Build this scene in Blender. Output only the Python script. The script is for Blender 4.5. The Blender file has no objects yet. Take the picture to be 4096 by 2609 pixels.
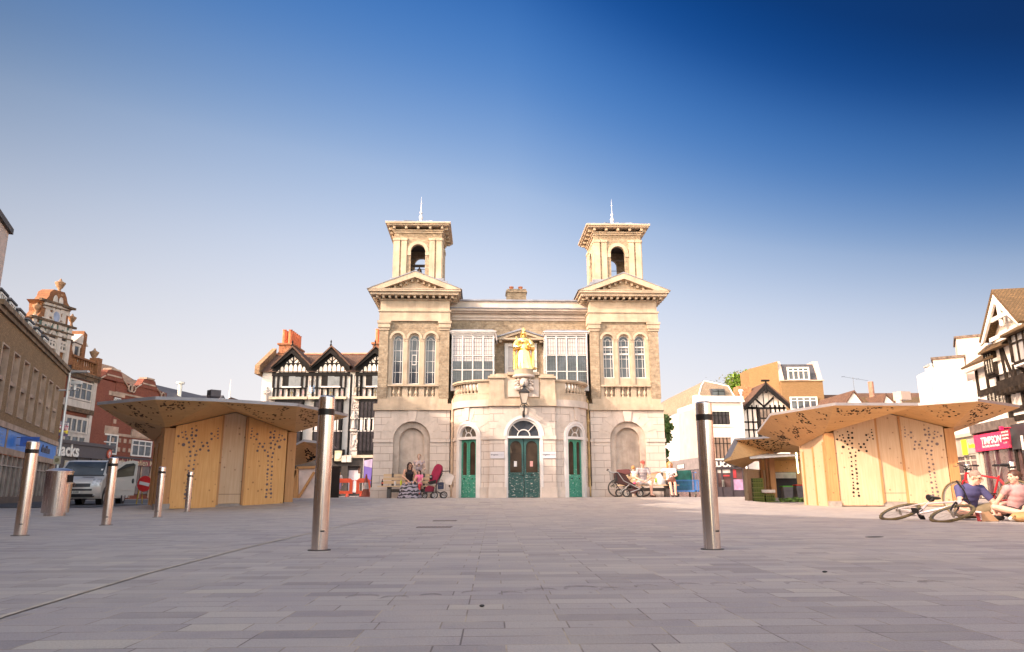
import bpy, bmesh, math, random
from mathutils import Vector, Matrix
from mathutils.geometry import tessellate_polygon
random.seed(7)
R=math.radians
scene=bpy.context.scene
COL=scene.collection
# ---------------------------------------------------------------- camera, sky, sun, exposure
F_PX=2898.6; CXP,CYP=2048.0,1304.5; EYE=.5
PITCH=math.atan2(1966.4-CYP,F_PX); ROLL=R(.25)
cam_d=bpy.data.cameras.new('camera'); cam=bpy.data.objects.new('camera',cam_d); COL.objects.link(cam)
cam_d.sensor_width=36; cam_d.lens=36*F_PX/4096; cam_d.clip_start=.05; cam_d.clip_end=3000
cam.matrix_world=Matrix.Translation((0,0,EYE))@Matrix.Rotation(math.pi/2+PITCH,4,'X')@Matrix.Rotation(-ROLL,4,'Z')
scene.camera=cam
SKY_FILL_TINT=(4.0,2.75,1.75); SKY_GAIN=1.06; SKY_K=2.66      # warm fill added to the sky behind the camera, and overall gain
SUN_EL=R(30.0); SUN_AZ=math.atan2(-.88,-.475)       # direction TO the sun, measured from +Y towards +X
S=Vector((math.sin(SUN_AZ)*math.cos(SUN_EL),math.cos(SUN_AZ)*math.cos(SUN_EL),math.sin(SUN_EL)))
w=bpy.data.worlds.new('World'); scene.world=w; w.use_nodes=True
nt=w.node_tree; nt.nodes.clear()
sky=nt.nodes.new('ShaderNodeTexSky'); sky.sky_type='NISHITA'; sky.sun_disc=False
sky.sun_elevation=SUN_EL; sky.sun_rotation=SUN_AZ; sky.altitude=20; sky.air_density=1.0; sky.dust_density=1.2; sky.ozone_density=2.2
def wn(t,**k):
    o=nt.nodes.new(t)
    for q,v in k.items(): setattr(o,q,v)
    return o
def wm(op,a,b=None):
    o=wn('ShaderNodeMath',operation=op)
    for i,x in enumerate((a,b)):
        if x is None: continue
        if hasattr(x,'links'): nt.links.new(x,o.inputs[i])
        else: o.inputs[i].default_value=x
    return o.outputs[0]
# clear evening sky: deep blue opposite the sun, pale haze low down, sky behind the camera brightened as added fill
tcw=wn('ShaderNodeTexCoord'); sxw=wn('ShaderNodeSeparateXYZ'); nt.links.new(tcw.outputs['Generated'],sxw.inputs[0]); dx,dy,dz=sxw.outputs
x2=wm('MULTIPLY',dx,dx)
s_sky=wm('MULTIPLY',dz,wm('ADD',wm('ADD',wm('ADD',wm('MULTIPLY',dx,.35),wm('MULTIPLY',wm('MAXIMUM',dx,0.0),.45)),1.0),wm('MULTIPLY',x2,.35)))
cr=wn('ShaderNodeValToRGB'); cr.color_ramp.interpolation='B_SPLINE'; el=cr.color_ramp.elements
def lin(c): return tuple((x/255/12.92 if x<10.3 else ((x/255+.055)/1.055)**2.4) for x in c)+(1,)
el[0].position=0; el[0].color=lin((246,238,236)); el[1].position=1; el[1].color=lin((0,40,95))
for p,c in((.10,(243,238,239)),(.19,(233,233,240)),(.30,(205,216,237)),(.40,(156,182,219)),(.458,(124,160,210)),(.523,(84,133,197)),(.59,(58,113,184)),(.66,(10,76,152)),(.74,(0,56,122))):
    k=el.new(p); k.color=lin(c)
nt.links.new(s_sky,cr.inputs[0])
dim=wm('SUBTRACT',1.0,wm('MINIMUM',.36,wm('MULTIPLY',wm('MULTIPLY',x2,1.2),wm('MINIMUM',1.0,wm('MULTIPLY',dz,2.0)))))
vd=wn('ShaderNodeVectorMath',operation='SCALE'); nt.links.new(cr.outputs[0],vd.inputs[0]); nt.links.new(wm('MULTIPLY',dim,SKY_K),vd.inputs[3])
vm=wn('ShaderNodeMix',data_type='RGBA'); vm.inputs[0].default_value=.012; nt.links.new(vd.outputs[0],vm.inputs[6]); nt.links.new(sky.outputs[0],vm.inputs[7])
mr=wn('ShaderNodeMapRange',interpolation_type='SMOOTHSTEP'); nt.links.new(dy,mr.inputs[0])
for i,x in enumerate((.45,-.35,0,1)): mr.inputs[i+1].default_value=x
hz_=wn('ShaderNodeVectorMath',operation='MULTIPLY'); nt.links.new(sky.outputs[0],hz_.inputs[0]); hz_.inputs[1].default_value=SKY_FILL_TINT
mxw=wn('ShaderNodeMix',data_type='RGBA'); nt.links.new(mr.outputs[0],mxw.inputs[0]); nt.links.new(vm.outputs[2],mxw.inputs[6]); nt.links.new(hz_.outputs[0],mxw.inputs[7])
bg=nt.nodes.new('ShaderNodeBackground'); bg.inputs['Strength'].default_value=.15
wo=nt.nodes.new('ShaderNodeOutputWorld')
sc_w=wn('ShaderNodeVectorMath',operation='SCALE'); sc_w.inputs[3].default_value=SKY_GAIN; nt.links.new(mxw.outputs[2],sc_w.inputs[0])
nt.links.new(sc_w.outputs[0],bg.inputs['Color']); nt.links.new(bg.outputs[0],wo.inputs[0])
sd=bpy.data.lights.new('sun','SUN'); sd.energy=2.7; sd.angle=R(.53); sd.color=(1,.84,.68)
so=bpy.data.objects.new('sun',sd); COL.objects.link(so); so.rotation_euler=(-S).to_track_quat('-Z','Y').to_euler()
so.location=(-60,-45,55)
scene.view_settings.view_transform='Standard'; scene.view_settings.look='None'; scene.view_settings.gamma=1
scene.view_settings.exposure=1.3
scene.cycles.max_bounces=8; scene.cycles.diffuse_bounces=4; scene.cycles.use_denoising=True
# ---------------------------------------------------------------- photograph geometry helpers (full-size photo pixels -> metres)
def ray(u,v):
    a=(u-CXP)/F_PX; b=-(v-CYP)/F_PX
    a,b=a*math.cos(ROLL)-b*math.sin(ROLL), a*math.sin(ROLL)+b*math.cos(ROLL)
    return (a, math.cos(PITCH)-b*math.sin(PITCH), math.sin(PITCH)+b*math.cos(PITCH))
def atY(u,v,Y):
    d=ray(u,v);k=Y/d[1];return Vector((d[0]*k,Y,EYE+d[2]*k))
def atZ(u,v,z):
    d=ray(u,v);k=(z-EYE)/d[2];return Vector((d[0]*k,d[1]*k,z))
def sm(t): t=max(0,min(1,t)); return t*t*(3-2*t)
def gz(x,y):
    k=sm((y-20.5)/7.0)
    wl=sm((x+15)/5); wr=1-sm((x-6.5)/4.5)
    far=1-.6*sm((y-45)/20)
    return .27*k*min(wl,wr)*far-.05*sm((x-7)/4)*sm((y-9)/6)
def ground(u,v):
    z=0
    for _ in range(12):
        p=atZ(u,v,z); z=.5*z+.5*gz(p.x,p.y)
    return Vector((p.x,p.y,gz(p.x,p.y)))
class Fac:
    """a facade: local x along it, local y into the building"""
    def __init__(s,p0,p1,z0=0):
        s.p0=Vector((p0[0],p0[1])); d=Vector((p1[0],p1[1]))-s.p0; s.L=d.length; s.e=d/s.L; s.n=Vector((-s.e.y,s.e.x)); s.z0=z0
        s.rz=math.atan2(s.e.y,s.e.x)
    def st(s,u,v,dy=0):
        d=ray(u,v);o=s.p0+s.n*dy
        k=(o.x*s.n.x+o.y*s.n.y)/(d[0]*s.n.x+d[1]*s.n.y)
        x,y=d[0]*k,d[1]*k
        return ((x-o.x)*s.e.x+(y-o.y)*s.e.y, EYE+d[2]*k-s.z0)
# ---------------------------------------------------------------- object helpers
def thing(name,label,cat,loc=(0,0,0),rz=0,group=None):
    o=bpy.data.objects.new(name,None); COL.objects.link(o); o.empty_display_size=.2
    o.location=loc; o.rotation_euler=(0,0,rz); o['label']=label; o['category']=cat
    if group: o['group']=group
    return o
def tag(o,label,cat,group=None,kind=None):
    if label: o['label']=label
    if cat: o['category']=cat
    if group: o['group']=group
    if kind: o['kind']=kind
    return o
def dup(root,loc=None,rz=None,label=None,scale=None):
    def cp(o,par):
        c=o.copy(); COL.objects.link(c)
        if par: c.parent=par
        for ch in list(o.children): cp(ch,c)
        return c
    r=cp(root,None)
    if loc is not None: r.location=loc
    if rz is not None: r.rotation_euler=(0,0,rz)
    if label: r['label']=label
    if scale: r.scale=scale
    return r
def arch(xc,w,z0,zs,n=12,r=None):
    """closed outline of an arched opening, anticlockwise from lower left"""
    r=w/2 if r is None else r
    pts=[(xc-w/2,z0),(xc+w/2,z0)]
    for i in range(n+1):
        a=math.pi*i/n; pts.append((xc+w/2*math.cos(a),zs+r*math.sin(a)))
    return pts
def rect(x0,x1,z0,z1): return [(x0,z0),(x1,z0),(x1,z1),(x0,z1)]
def ring(xc,zs,r0,r1,n=14,a0=0,a1=math.pi):
    o=[(xc+r1*math.cos(a0+(a1-a0)*i/n),zs+r1*math.sin(a0+(a1-a0)*i/n)) for i in range(n+1)]
    i_=[(xc+r0*math.cos(a0+(a1-a0)*i/n),zs+r0*math.sin(a0+(a1-a0)*i/n)) for i in range(n,-1,-1)]
    return o+i_
class MB:
    def __init__(s): s.v=[]; s.f=[]
    def add(s,v,f):
        b=len(s.v); s.v+= [Vector(p) for p in v]; s.f+=[[i+b for i in q] for q in f]; return s
    def box(s,x0,x1,y0,y1,z0,z1):
        return s.add([(x0,y0,z0),(x1,y0,z0),(x1,y1,z0),(x0,y1,z0),(x0,y0,z1),(x1,y0,z1),(x1,y1,z1),(x0,y1,z1)],
          [(0,3,2,1),(4,5,6,7),(0,1,5,4),(1,2,6,5),(2,3,7,6),(3,0,4,7)])
    def plate(s,outer,holes=(),y0=0,y1=.1):
        loops=[list(outer)]+[list(h) for h in holes]
        tri=tessellate_polygon([[Vector((p[0],p[1],0)) for p in l] for l in loops])
        fl=[p for l in loops for p in l]; n=len(fl)
        fs=[]
        for t in tri:
            a,b,c=[fl[i] for i in t]
            if (b[0]-a[0])*(c[1]-a[1])-(b[1]-a[1])*(c[0]-a[0])<0: t=(t[0],t[2],t[1])
            fs.append((t[0],t[1],t[2])); fs.append((t[2]+n,t[1]+n,t[0]+n))
        b=0
        for l in loops:
            for i in range(len(l)):
                j=(i+1)%len(l); fs.append((b+i,b+i+n,b+j+n,b+j))
            b+=len(l)
        return s.add([(p[0],y0,p[1]) for p in fl]+[(p[0],y1,p[1]) for p in fl],fs)
    def prz(s,poly,z0,z1):      # polygon in plan, extruded up
        m=MB().plate(poly,(),0,1)
        return s.add([(v.x,v.z,z0+(z1-z0)*v.y) for v in m.v],m.f)
    def prx(s,poly,x0,x1):      # polygon (y,z) extruded along x
        m=MB().plate(poly,(),0,1)
        return s.add([(x0+(x1-x0)*v.y,v.x,v.z) for v in m.v],m.f)
    def cyl(s,p0,p1,r0,r1=None,n=12,cap=True):
        r1=r0 if r1 is None else r1
        p0=Vector(p0);p1=Vector(p1);d=(p1-p0).normalized()
        a=d.orthogonal().normalized();b=d.cross(a)
        vs=[];fs=[]
        for p,r in((p0,r0),(p1,r1)):
            for i in range(n):
                t=2*math.pi*i/n; vs.append(p+a*(r*math.cos(t))+b*(r*math.sin(t)))
        for i in range(n): j=(i+1)%n; fs.append((i,j,n+j,n+i))
        if cap: fs.append(tuple(range(n-1,-1,-1))); fs.append(tuple(range(n,2*n)))
        return s.add(vs,fs)
    def tube(s,pts,r,n=8,rs=None):
        pts=[Vector(p) for p in pts]; vs=[];fs=[]
        up=None
        for k,p in enumerate(pts):
            d=(pts[min(k+1,len(pts)-1)]-pts[max(k-1,0)]).normalized()
            if up is None: up=d.orthogonal().normalized()
            a=(up-d*up.dot(d)).normalized(); up=a; b=d.cross(a); rr=rs[k] if rs else r
            for i in range(n):
                t=2*math.pi*i/n; vs.append(p+a*(rr*math.cos(t))+b*(rr*math.sin(t)))
        for k in range(len(pts)-1):
            for i in range(n): j=(i+1)%n; fs.append((k*n+i,k*n+j,(k+1)*n+j,(k+1)*n+i))
        m=(len(pts)-1)*n
        fs.append(tuple(range(n-1,-1,-1))); fs.append(tuple(range(m,m+n)))
        return s.add(vs,fs)
    def lathe(s,prof,c=(0,0,0),n=16,sq=(1,1)):
        vs=[];fs=[];c=Vector(c)
        for r,z in prof:
            for i in range(n):
                t=2*math.pi*(i+.5)/n; vs.append(c+Vector((r*sq[0]*math.cos(t),r*sq[1]*math.sin(t),z)))
        for k in range(len(prof)-1):
            for i in range(n): j=(i+1)%n; fs.append((k*n+i,k*n+j,(k+1)*n+j,(k+1)*n+i))
        m=(len(prof)-1)*n
        fs.append(tuple(range(n-1,-1,-1))); fs.append(tuple(range(m,m+n)))
        return s.add(vs,fs)
    def sph(s,c,r,n=12,m=8,M=None):
        if not hasattr(r,'__len__'): r=(r,r,r)
        vs=[];fs=[];c=Vector(c)
        for k in range(m+1):
            ph=math.pi*k/m
            for i in range(n):
                t=2*math.pi*i/n
                p=Vector((r[0]*math.sin(ph)*math.cos(t),r[1]*math.sin(ph)*math.sin(t),-r[2]*math.cos(ph)))
                if k in(0,m): p.x*=0;p.y*=0
                if M: p=M@p
                vs.append(c+p)
        for k in range(m):
            for i in range(n): j=(i+1)%n; fs.append((k*n+i,k*n+j,(k+1)*n+j,(k+1)*n+i))
        return s.add(vs,fs)
    def torus(s,c,R_,r,ax=(0,1,0),n=28,m=8,a0=0,a1=2*math.pi,sx=1):
        c=Vector(c);ax=Vector(ax).normalized();a=ax.orthogonal().normalized();b=ax.cross(a)
        full=abs(a1-a0-2*math.pi)<1e-4; N=n if full else n+1; vs=[];fs=[]
        for i in range(N):
            t=a0+(a1-a0)*i/n; d=a*math.cos(t)+b*math.sin(t)
            for j in range(m):
                q=2*math.pi*j/m; vs.append(c+d*(R_+r*math.cos(q))+ax*(r*sx*math.sin(q)))
        for i in range(n):
            i2=(i+1)%N
            for j in range(m): j2=(j+1)%m; fs.append((i*m+j,i2*m+j,i2*m+j2,i*m+j2))
        return s.add(vs,fs)
    def quad(s,*p): return s.add(p,[tuple(range(len(p)))])
    def slab(s,pts,t,down=True):   # polygon in 3-D given thickness along its normal
        pts=[Vector(p) for p in pts]; n=(pts[1]-pts[0]).cross(pts[2]-pts[0]).normalized()*t; k=len(pts)
        fs=[tuple(range(k-1,-1,-1)),tuple(range(k,2*k))]+[(i,(i+1)%k,k+(i+1)%k,k+i) for i in range(k)]
        return s.add(pts+[p+n for p in pts],fs)
    def xf(s,M): s.v=[M@p for p in s.v]; return s
    def mv(s,x=0,y=0,z=0): s.v=[p+Vector((x,y,z)) for p in s.v]; return s
    def join(s,o): return s.add(o.v,o.f)
    def bend(s,fn,step=.12):
        bm=s.bm(); xs=[v.co.x for v in bm.verts]; a=min(xs)+step
        while a<max(xs)-1e-4:
            bmesh.ops.bisect_plane(bm,geom=bm.verts[:]+bm.edges[:]+bm.faces[:],plane_co=(a,0,0),plane_no=(1,0,0)); a+=step
        for v in bm.verts: v.co=Vector(fn(v.co.x,v.co.y,v.co.z))
        bm.verts.index_update(); s.v=[v.co.copy() for v in bm.verts]; s.f=[[q.index for q in f.verts] for f in bm.faces]; bm.free(); return s
    def bm(s):
        bm=bmesh.new(); vs=[bm.verts.new(p) for p in s.v]
        for f in s.f:
            try: bm.faces.new([vs[i] for i in f])
            except ValueError: pass
        return bm
    def mesh(s,name,mat,smooth=False,fix=True):
        me=bpy.data.meshes.new(name)
        bm=s.bm()
        if fix: bmesh.ops.recalc_face_normals(bm,faces=bm.faces)
        bm.to_mesh(me); bm.free()
        if mat: me.materials.append(mat)
        if smooth:
            me.polygons.foreach_set('use_smooth',[True]*len(me.polygons))
            me.set_sharp_from_angle(angle=R(40))
        return me
    def build(s,name,mat,parent=None,smooth=False,label=None,loc=None,rot=None):
        o=bpy.data.objects.new(name,s.mesh(name,mat,smooth)); COL.objects.link(o)
        if parent: o.parent=parent
        if loc is not None: o.location=loc
        if rot is not None: o.rotation_euler=rot
        if label: o['label']=label
        return o
def text(body,size,mat,parent,name='lettering',loc=(0,0,0),ext=.012,bold=0,align='CENTER',xs=1,rot=(math.pi/2,0,0),space=1,font=None,label=None,fit=None):
    cu=bpy.data.curves.new(name,'FONT'); cu.body=body; cu.size=size; cu.extrude=ext; cu.align_x=align; cu.align_y='CENTER'; cu.offset=bold; cu.space_character=space; cu.resolution_u=3
    t=bpy.data.objects.new(name,cu); COL.objects.link(t)
    bpy.context.view_layer.update()
    me=bpy.data.meshes.new_from_object(t); bpy.data.objects.remove(t)
    me.materials.clear(); me.materials.append(mat)
    if fit: xx=[v.co.x for v in me.vertices]; xs=fit/(max(xx)-min(xx))
    o=bpy.data.objects.new(name,me); COL.objects.link(o); o.parent=parent; o.location=loc; o.rotation_euler=rot; o.scale=(xs,1,1)
    if label: o['label']=label
    return o
# ---------------------------------------------------------------- materials
MATS={}
def new(name):
    m=bpy.data.materials.new(name); m.use_nodes=True; n=m.node_tree; b=n.nodes['Principled BSDF']; return m,n,b
def N(n,t,**k):
    o=n.nodes.new(t)
    for a,b in k.items():
        if a[0]=='_': o.inputs[a[1:]].default_value=b
        else: setattr(o,a,b)
    return o
def mixc(n,fac,a,b,mode='MIX'):
    m=N(n,'ShaderNodeMix',data_type='RGBA',blend_type=mode)
    for i,x in((0,fac),(6,a),(7,b)):
        if hasattr(x,'links'): n.links.new(x,m.inputs[i])
        elif i==0: m.inputs[0].default_value=x
        else: m.inputs[i].default_value=(*x,1) if len(x)==3 else x
    return m.outputs[2]
def ramp(n,src,lo,hi,a=0,b=1):
    r=N(n,'ShaderNodeMapRange'); n.links.new(src,r.inputs[0])
    for i,x in enumerate((lo,hi,a,b)): r.inputs[i+1].default_value=x
    return r.outputs[0]
def boxmap(n,sc=(1,1,1)):
    tc=N(n,'ShaderNodeTexCoord'); s1=N(n,'ShaderNodeSeparateXYZ'); s2=N(n,'ShaderNodeSeparateXYZ')
    n.links.new(tc.outputs['Object'],s1.inputs[0]); n.links.new(tc.outputs['Normal'],s2.inputs[0])
    ax=N(n,'ShaderNodeMath',operation='ABSOLUTE'); ay=N(n,'ShaderNodeMath',operation='ABSOLUTE')
    n.links.new(s2.outputs[0],ax.inputs[0]); n.links.new(s2.outputs[1],ay.inputs[0])
    g=N(n,'ShaderNodeMath',operation='GREATER_THAN'); n.links.new(ax.outputs[0],g.inputs[0]); n.links.new(ay.outputs[0],g.inputs[1])
    mx=N(n,'ShaderNodeMix',data_type='FLOAT'); n.links.new(g.outputs[0],mx.inputs[0]); n.links.new(s1.outputs[0],mx.inputs[2]); n.links.new(s1.outputs[1],mx.inputs[3])
    c=N(n,'ShaderNodeCombineXYZ'); n.links.new(mx.outputs[0],c.inputs[0]); n.links.new(s1.outputs[2],c.inputs[1])
    return c.outputs[0],tc.outputs['Object']
def noise(n,vec,scale,detail=4,rough=.55,out='Fac'):
    t=N(n,'ShaderNodeTexNoise',_Scale=scale,_Detail=detail,_Roughness=rough); n.links.new(vec,t.inputs['Vector']); return t.outputs[0 if out=='Fac' else 1]
def bump(n,b,h,dist=.01,strength=.6):
    k=N(n,'ShaderNodeBump',_Distance=dist,_Strength=strength); n.links.new(h,k.inputs['Height']); n.links.new(k.outputs[0],b.inputs['Normal'])
def weathered(n,ob,c,k):
    # rain streaks running down, sooty patches, and pale washed patches
    mp=N(n,'ShaderNodeMapping'); mp.inputs['Scale'].default_value=(5,5,.35); n.links.new(ob,mp.inputs[0])
    c=mixc(n,ramp(n,noise(n,mp.outputs[0],1,5,.65),.48,.78,0,k),c,(.16,.125,.10))
    c=mixc(n,ramp(n,noise(n,ob,1.1,6,.7),.52,.75,0,k*.8),c,(.20,.15,.11))
    return mixc(n,ramp(n,noise(n,ob,2.3,5,.7),.55,.8,0,k*.5),c,(.80,.74,.66))
def mat(name,col,rough=.6,metal=0,var=.18,ns=2.5,bmp=0,bs=60,dark=None,spec=.5,fine=.1,weather=0):
    if name in MATS: return MATS[name]
    m,n,b=new(name); b.inputs['Roughness'].default_value=rough; b.inputs['Metallic'].default_value=metal; b.inputs['Specular IOR Level'].default_value=spec
    tc=N(n,'ShaderNodeTexCoord'); ob=tc.outputs['Object']
    d=dark or tuple(c*(1-var*2) for c in col); l=tuple(min(1,c*(1+var*.6)) for c in col)
    f=ramp(n,noise(n,ob,ns),.3,.7)
    c=mixc(n,f,d,l)
    if fine: c=mixc(n,fine,c,noise(n,ob,bs,3,.6,'Color'),'SOFT_LIGHT')
    if weather: c=weathered(n,ob,c,weather)
    n.links.new(c,b.inputs['Base Color'])
    if bmp: bump(n,b,noise(n,ob,bs,4),bmp)
    MATS[name]=m; return m
def brick(name,c1,c2,mortar,bw,bh,ms=.01,rough=.85,dist=.006,var=.35,offs=.5,stain=.25,ns=1.2,noisemix=.5,mfade=1,weather=0):
    if name in MATS: return MATS[name]
    m,n,b=new(name); b.inputs['Roughness'].default_value=rough
    uv,ob=boxmap(n)
    t=N(n,'ShaderNodeTexBrick',offset=offs,_Scale=1.0); t.inputs['Brick Width'].default_value=bw; t.inputs['Row Height'].default_value=bh; t.inputs['Mortar Size'].default_value=ms; t.inputs['Mortar Smooth'].default_value=.15; t.inputs['Bias'].default_value=0
    n.links.new(uv,t.inputs['Vector'])
    t.inputs['Color1'].default_value=(*c1,1); t.inputs['Color2'].default_value=(*c2,1); t.inputs['Mortar'].default_value=(*mortar,1)
    c=t.outputs[0]
    dk=tuple(x*(1-var) for x in c1)
    c=mixc(n,ramp(n,noise(n,ob,6/bw*.25,5,.7),.35,.75,0,noisemix),c,dk)
    c=mixc(n,ramp(n,noise(n,ob,ns,5),.45,.8,0,stain),c,tuple(x*.45 for x in c1))
    if weather: c=weathered(n,ob,c,weather)
    n.links.new(c,b.inputs['Base Color'])
    inv=N(n,'ShaderNodeMath',operation='MULTIPLY_ADD'); n.links.new(t.outputs[1],inv.inputs[0]); inv.inputs[1].default_value=-1; n.links.new(noise(n,ob,30,3),inv.inputs[2])
    bump(n,b,inv.outputs[0],dist,.8)
    MATS[name]=m; return m
def glass(name='window glass',tint=(.03,.035,.045),rough=.06,var=1.0):
    if name in MATS: return MATS[name]
    m,n,b=new(name); tc=N(n,'ShaderNodeTexCoord')
    c=mixc(n,ramp(n,noise(n,tc.outputs['Object'],1.3,3),.35,.7),tint,tuple(x*(1+1.6*var) for x in tint))
    n.links.new(c,b.inputs['Base Color']); b.inputs['Roughness'].default_value=rough; b.inputs['Specular IOR Level'].default_value=.45
    bump(n,b,noise(n,tc.outputs['Object'],2.2,2),.01,.25)
    MATS[name]=m; return m
def wood(name,c1,c2,axis='Z',sc=1,knots=True,rough=.6,plank=0):
    if name in MATS: return MATS[name]
    m,n,b=new(name); b.inputs['Roughness'].default_value=rough
    tc=N(n,'ShaderNodeTexCoord'); mp=N(n,'ShaderNodeMapping')
    s={'Z':(22,22,1.2),'X':(1.2,22,22),'Y':(22,1.2,22)}[axis]; mp.inputs['Scale'].default_value=[x*sc for x in s]
    n.links.new(tc.outputs['Object'],mp.inputs[0])
    c=mixc(n,ramp(n,noise(n,mp.outputs[0],1,5,.6),.3,.72),c1,c2)
    c=mixc(n,ramp(n,noise(n,tc.outputs['Object'],.9,2),.35,.75,0,.4),c,tuple(x*.8 for x in c1))
    if knots:
        v=N(n,'ShaderNodeTexVoronoi',_Scale=4.2); v.inputs['Randomness'].default_value=1; n.links.new(tc.outputs['Object'],v.inputs['Vector'])
        c=mixc(n,ramp(n,v.outputs['Distance'],.07,.16,.75,0),c,(c1[0]*.35,c1[1]*.25,c1[2]*.2))
    if plank:
        sx=N(n,'ShaderNodeSeparateXYZ'); n.links.new(tc.outputs['Object'],sx.inputs[0])
        fr=N(n,'ShaderNodeMath',operation='PINGPONG'); n.links.new(sx.outputs[0],fr.inputs[0]); fr.inputs[1].default_value=plank
        c=mixc(n,ramp(n,fr.outputs[0],0,.008,.6,0),c,(c1[0]*.3,c1[1]*.25,c1[2]*.2))
    n.links.new(c,b.inputs['Base Color']); MATS[name]=m; return m
def metal(name,col,rough=.28,streak=True,metalness=1.0):
    if name in MATS: return MATS[name]
    m,n,b=new(name); b.inputs['Metallic'].default_value=metalness; b.inputs['Anisotropic'].default_value=.0
    tc=N(n,'ShaderNodeTexCoord'); mp=N(n,'ShaderNodeMapping'); mp.inputs['Scale'].default_value=(60,60,.8)
    n.links.new(tc.outputs['Object'],mp.inputs[0]); f=noise(n,mp.outputs[0],1.4,4,.6)
    c=mixc(n,ramp(n,f,.3,.7),tuple(x*.93 for x in col),tuple(min(1,x*1.04) for x in col))
    c=mixc(n,ramp(n,noise(n,tc.outputs['Object'],5,4),.6,.85,0,.2),c,tuple(x*.7 for x in col))
    n.links.new(c,b.inputs['Base Color']); n.links.new(ramp(n,f,.2,.8,rough*.75,rough*1.3),b.inputs['Roughness'])
    if streak: bump(n,b,f,.0004,.08)
    MATS[name]=m; return m
def emit(name,col,st):
    m,n,b=new(name); b.inputs['Base Color'].default_value=(*col,1); b.inputs['Emission Color'].default_value=(*col,1); b.inputs['Emission Strength'].default_value=st; return m
# ================================================================ materials of the place
ASH=brick('pale ashlar stone',(.56,.475,.42),(.63,.54,.475),(.32,.24,.195),.74,.285,.008,.8,.012,var=.18,stain=.15,ns=1.6,noisemix=.5,weather=.16)
STONE=mat('honey bath stone',(.50,.395,.29),.8,0,.14,2.0,.01,50,weather=.42)
NICHE=mat('stained niche stone',(.50,.41,.345),.85,0,.22,1.3,.01,30,weather=.5)
STONEP=mat('pale bath stone',(.60,.51,.445),.8,0,.12,1.8,.01,50,weather=.2)
BRK=brick('yellow stock brick',(.34,.25,.165),(.48,.38,.27),(.38,.31,.23),.23,.076,.010,.9,.006,var=.62,stain=.3,ns=1.1,noisemix=.9)
WHT=mat('white painted timber',(.66,.62,.60),.45,0,.06)
GLS=glass()
LEAD=mat('grey lead sheet',(.25,.26,.31),.6,0,.2,3)
IRONB=mat('black painted iron',(.03,.03,.03),.4,0,.2)
BLIND=mat('pale roller blind',(.52,.475,.47),.8,0,.05)
def chip(name,base,under,lo,hi,sc):
    m,n,b=new(name); tc=N(n,'ShaderNodeTexCoord'); ob=tc.outputs['Object']; b.inputs['Roughness'].default_value=.5
    mp=N(n,'ShaderNodeMapping'); mp.inputs['Scale'].default_value=(.8,1,2.2); n.links.new(ob,mp.inputs[0])
    f=ramp(n,noise(n,mp.outputs[0],sc,5,.65),lo,hi); z=N(n,'ShaderNodeSeparateXYZ'); n.links.new(ob,z.inputs[0])
    k=N(n,'ShaderNodeMath',operation='MULTIPLY'); n.links.new(f,k.inputs[0]); n.links.new(ramp(n,z.outputs[2],.75,1.25,1,.12),k.inputs[1])
    n.links.new(mixc(n,k.outputs[0],base,under),b.inputs['Base Color']); return m
DGRN=chip('flaking dark green paint',(.016,.075,.07),(.52,.50,.46),.585,.62,13)
LGRN=chip('flaking bright green paint',(.04,.25,.17),(.46,.58,.52),.575,.63,12)
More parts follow.
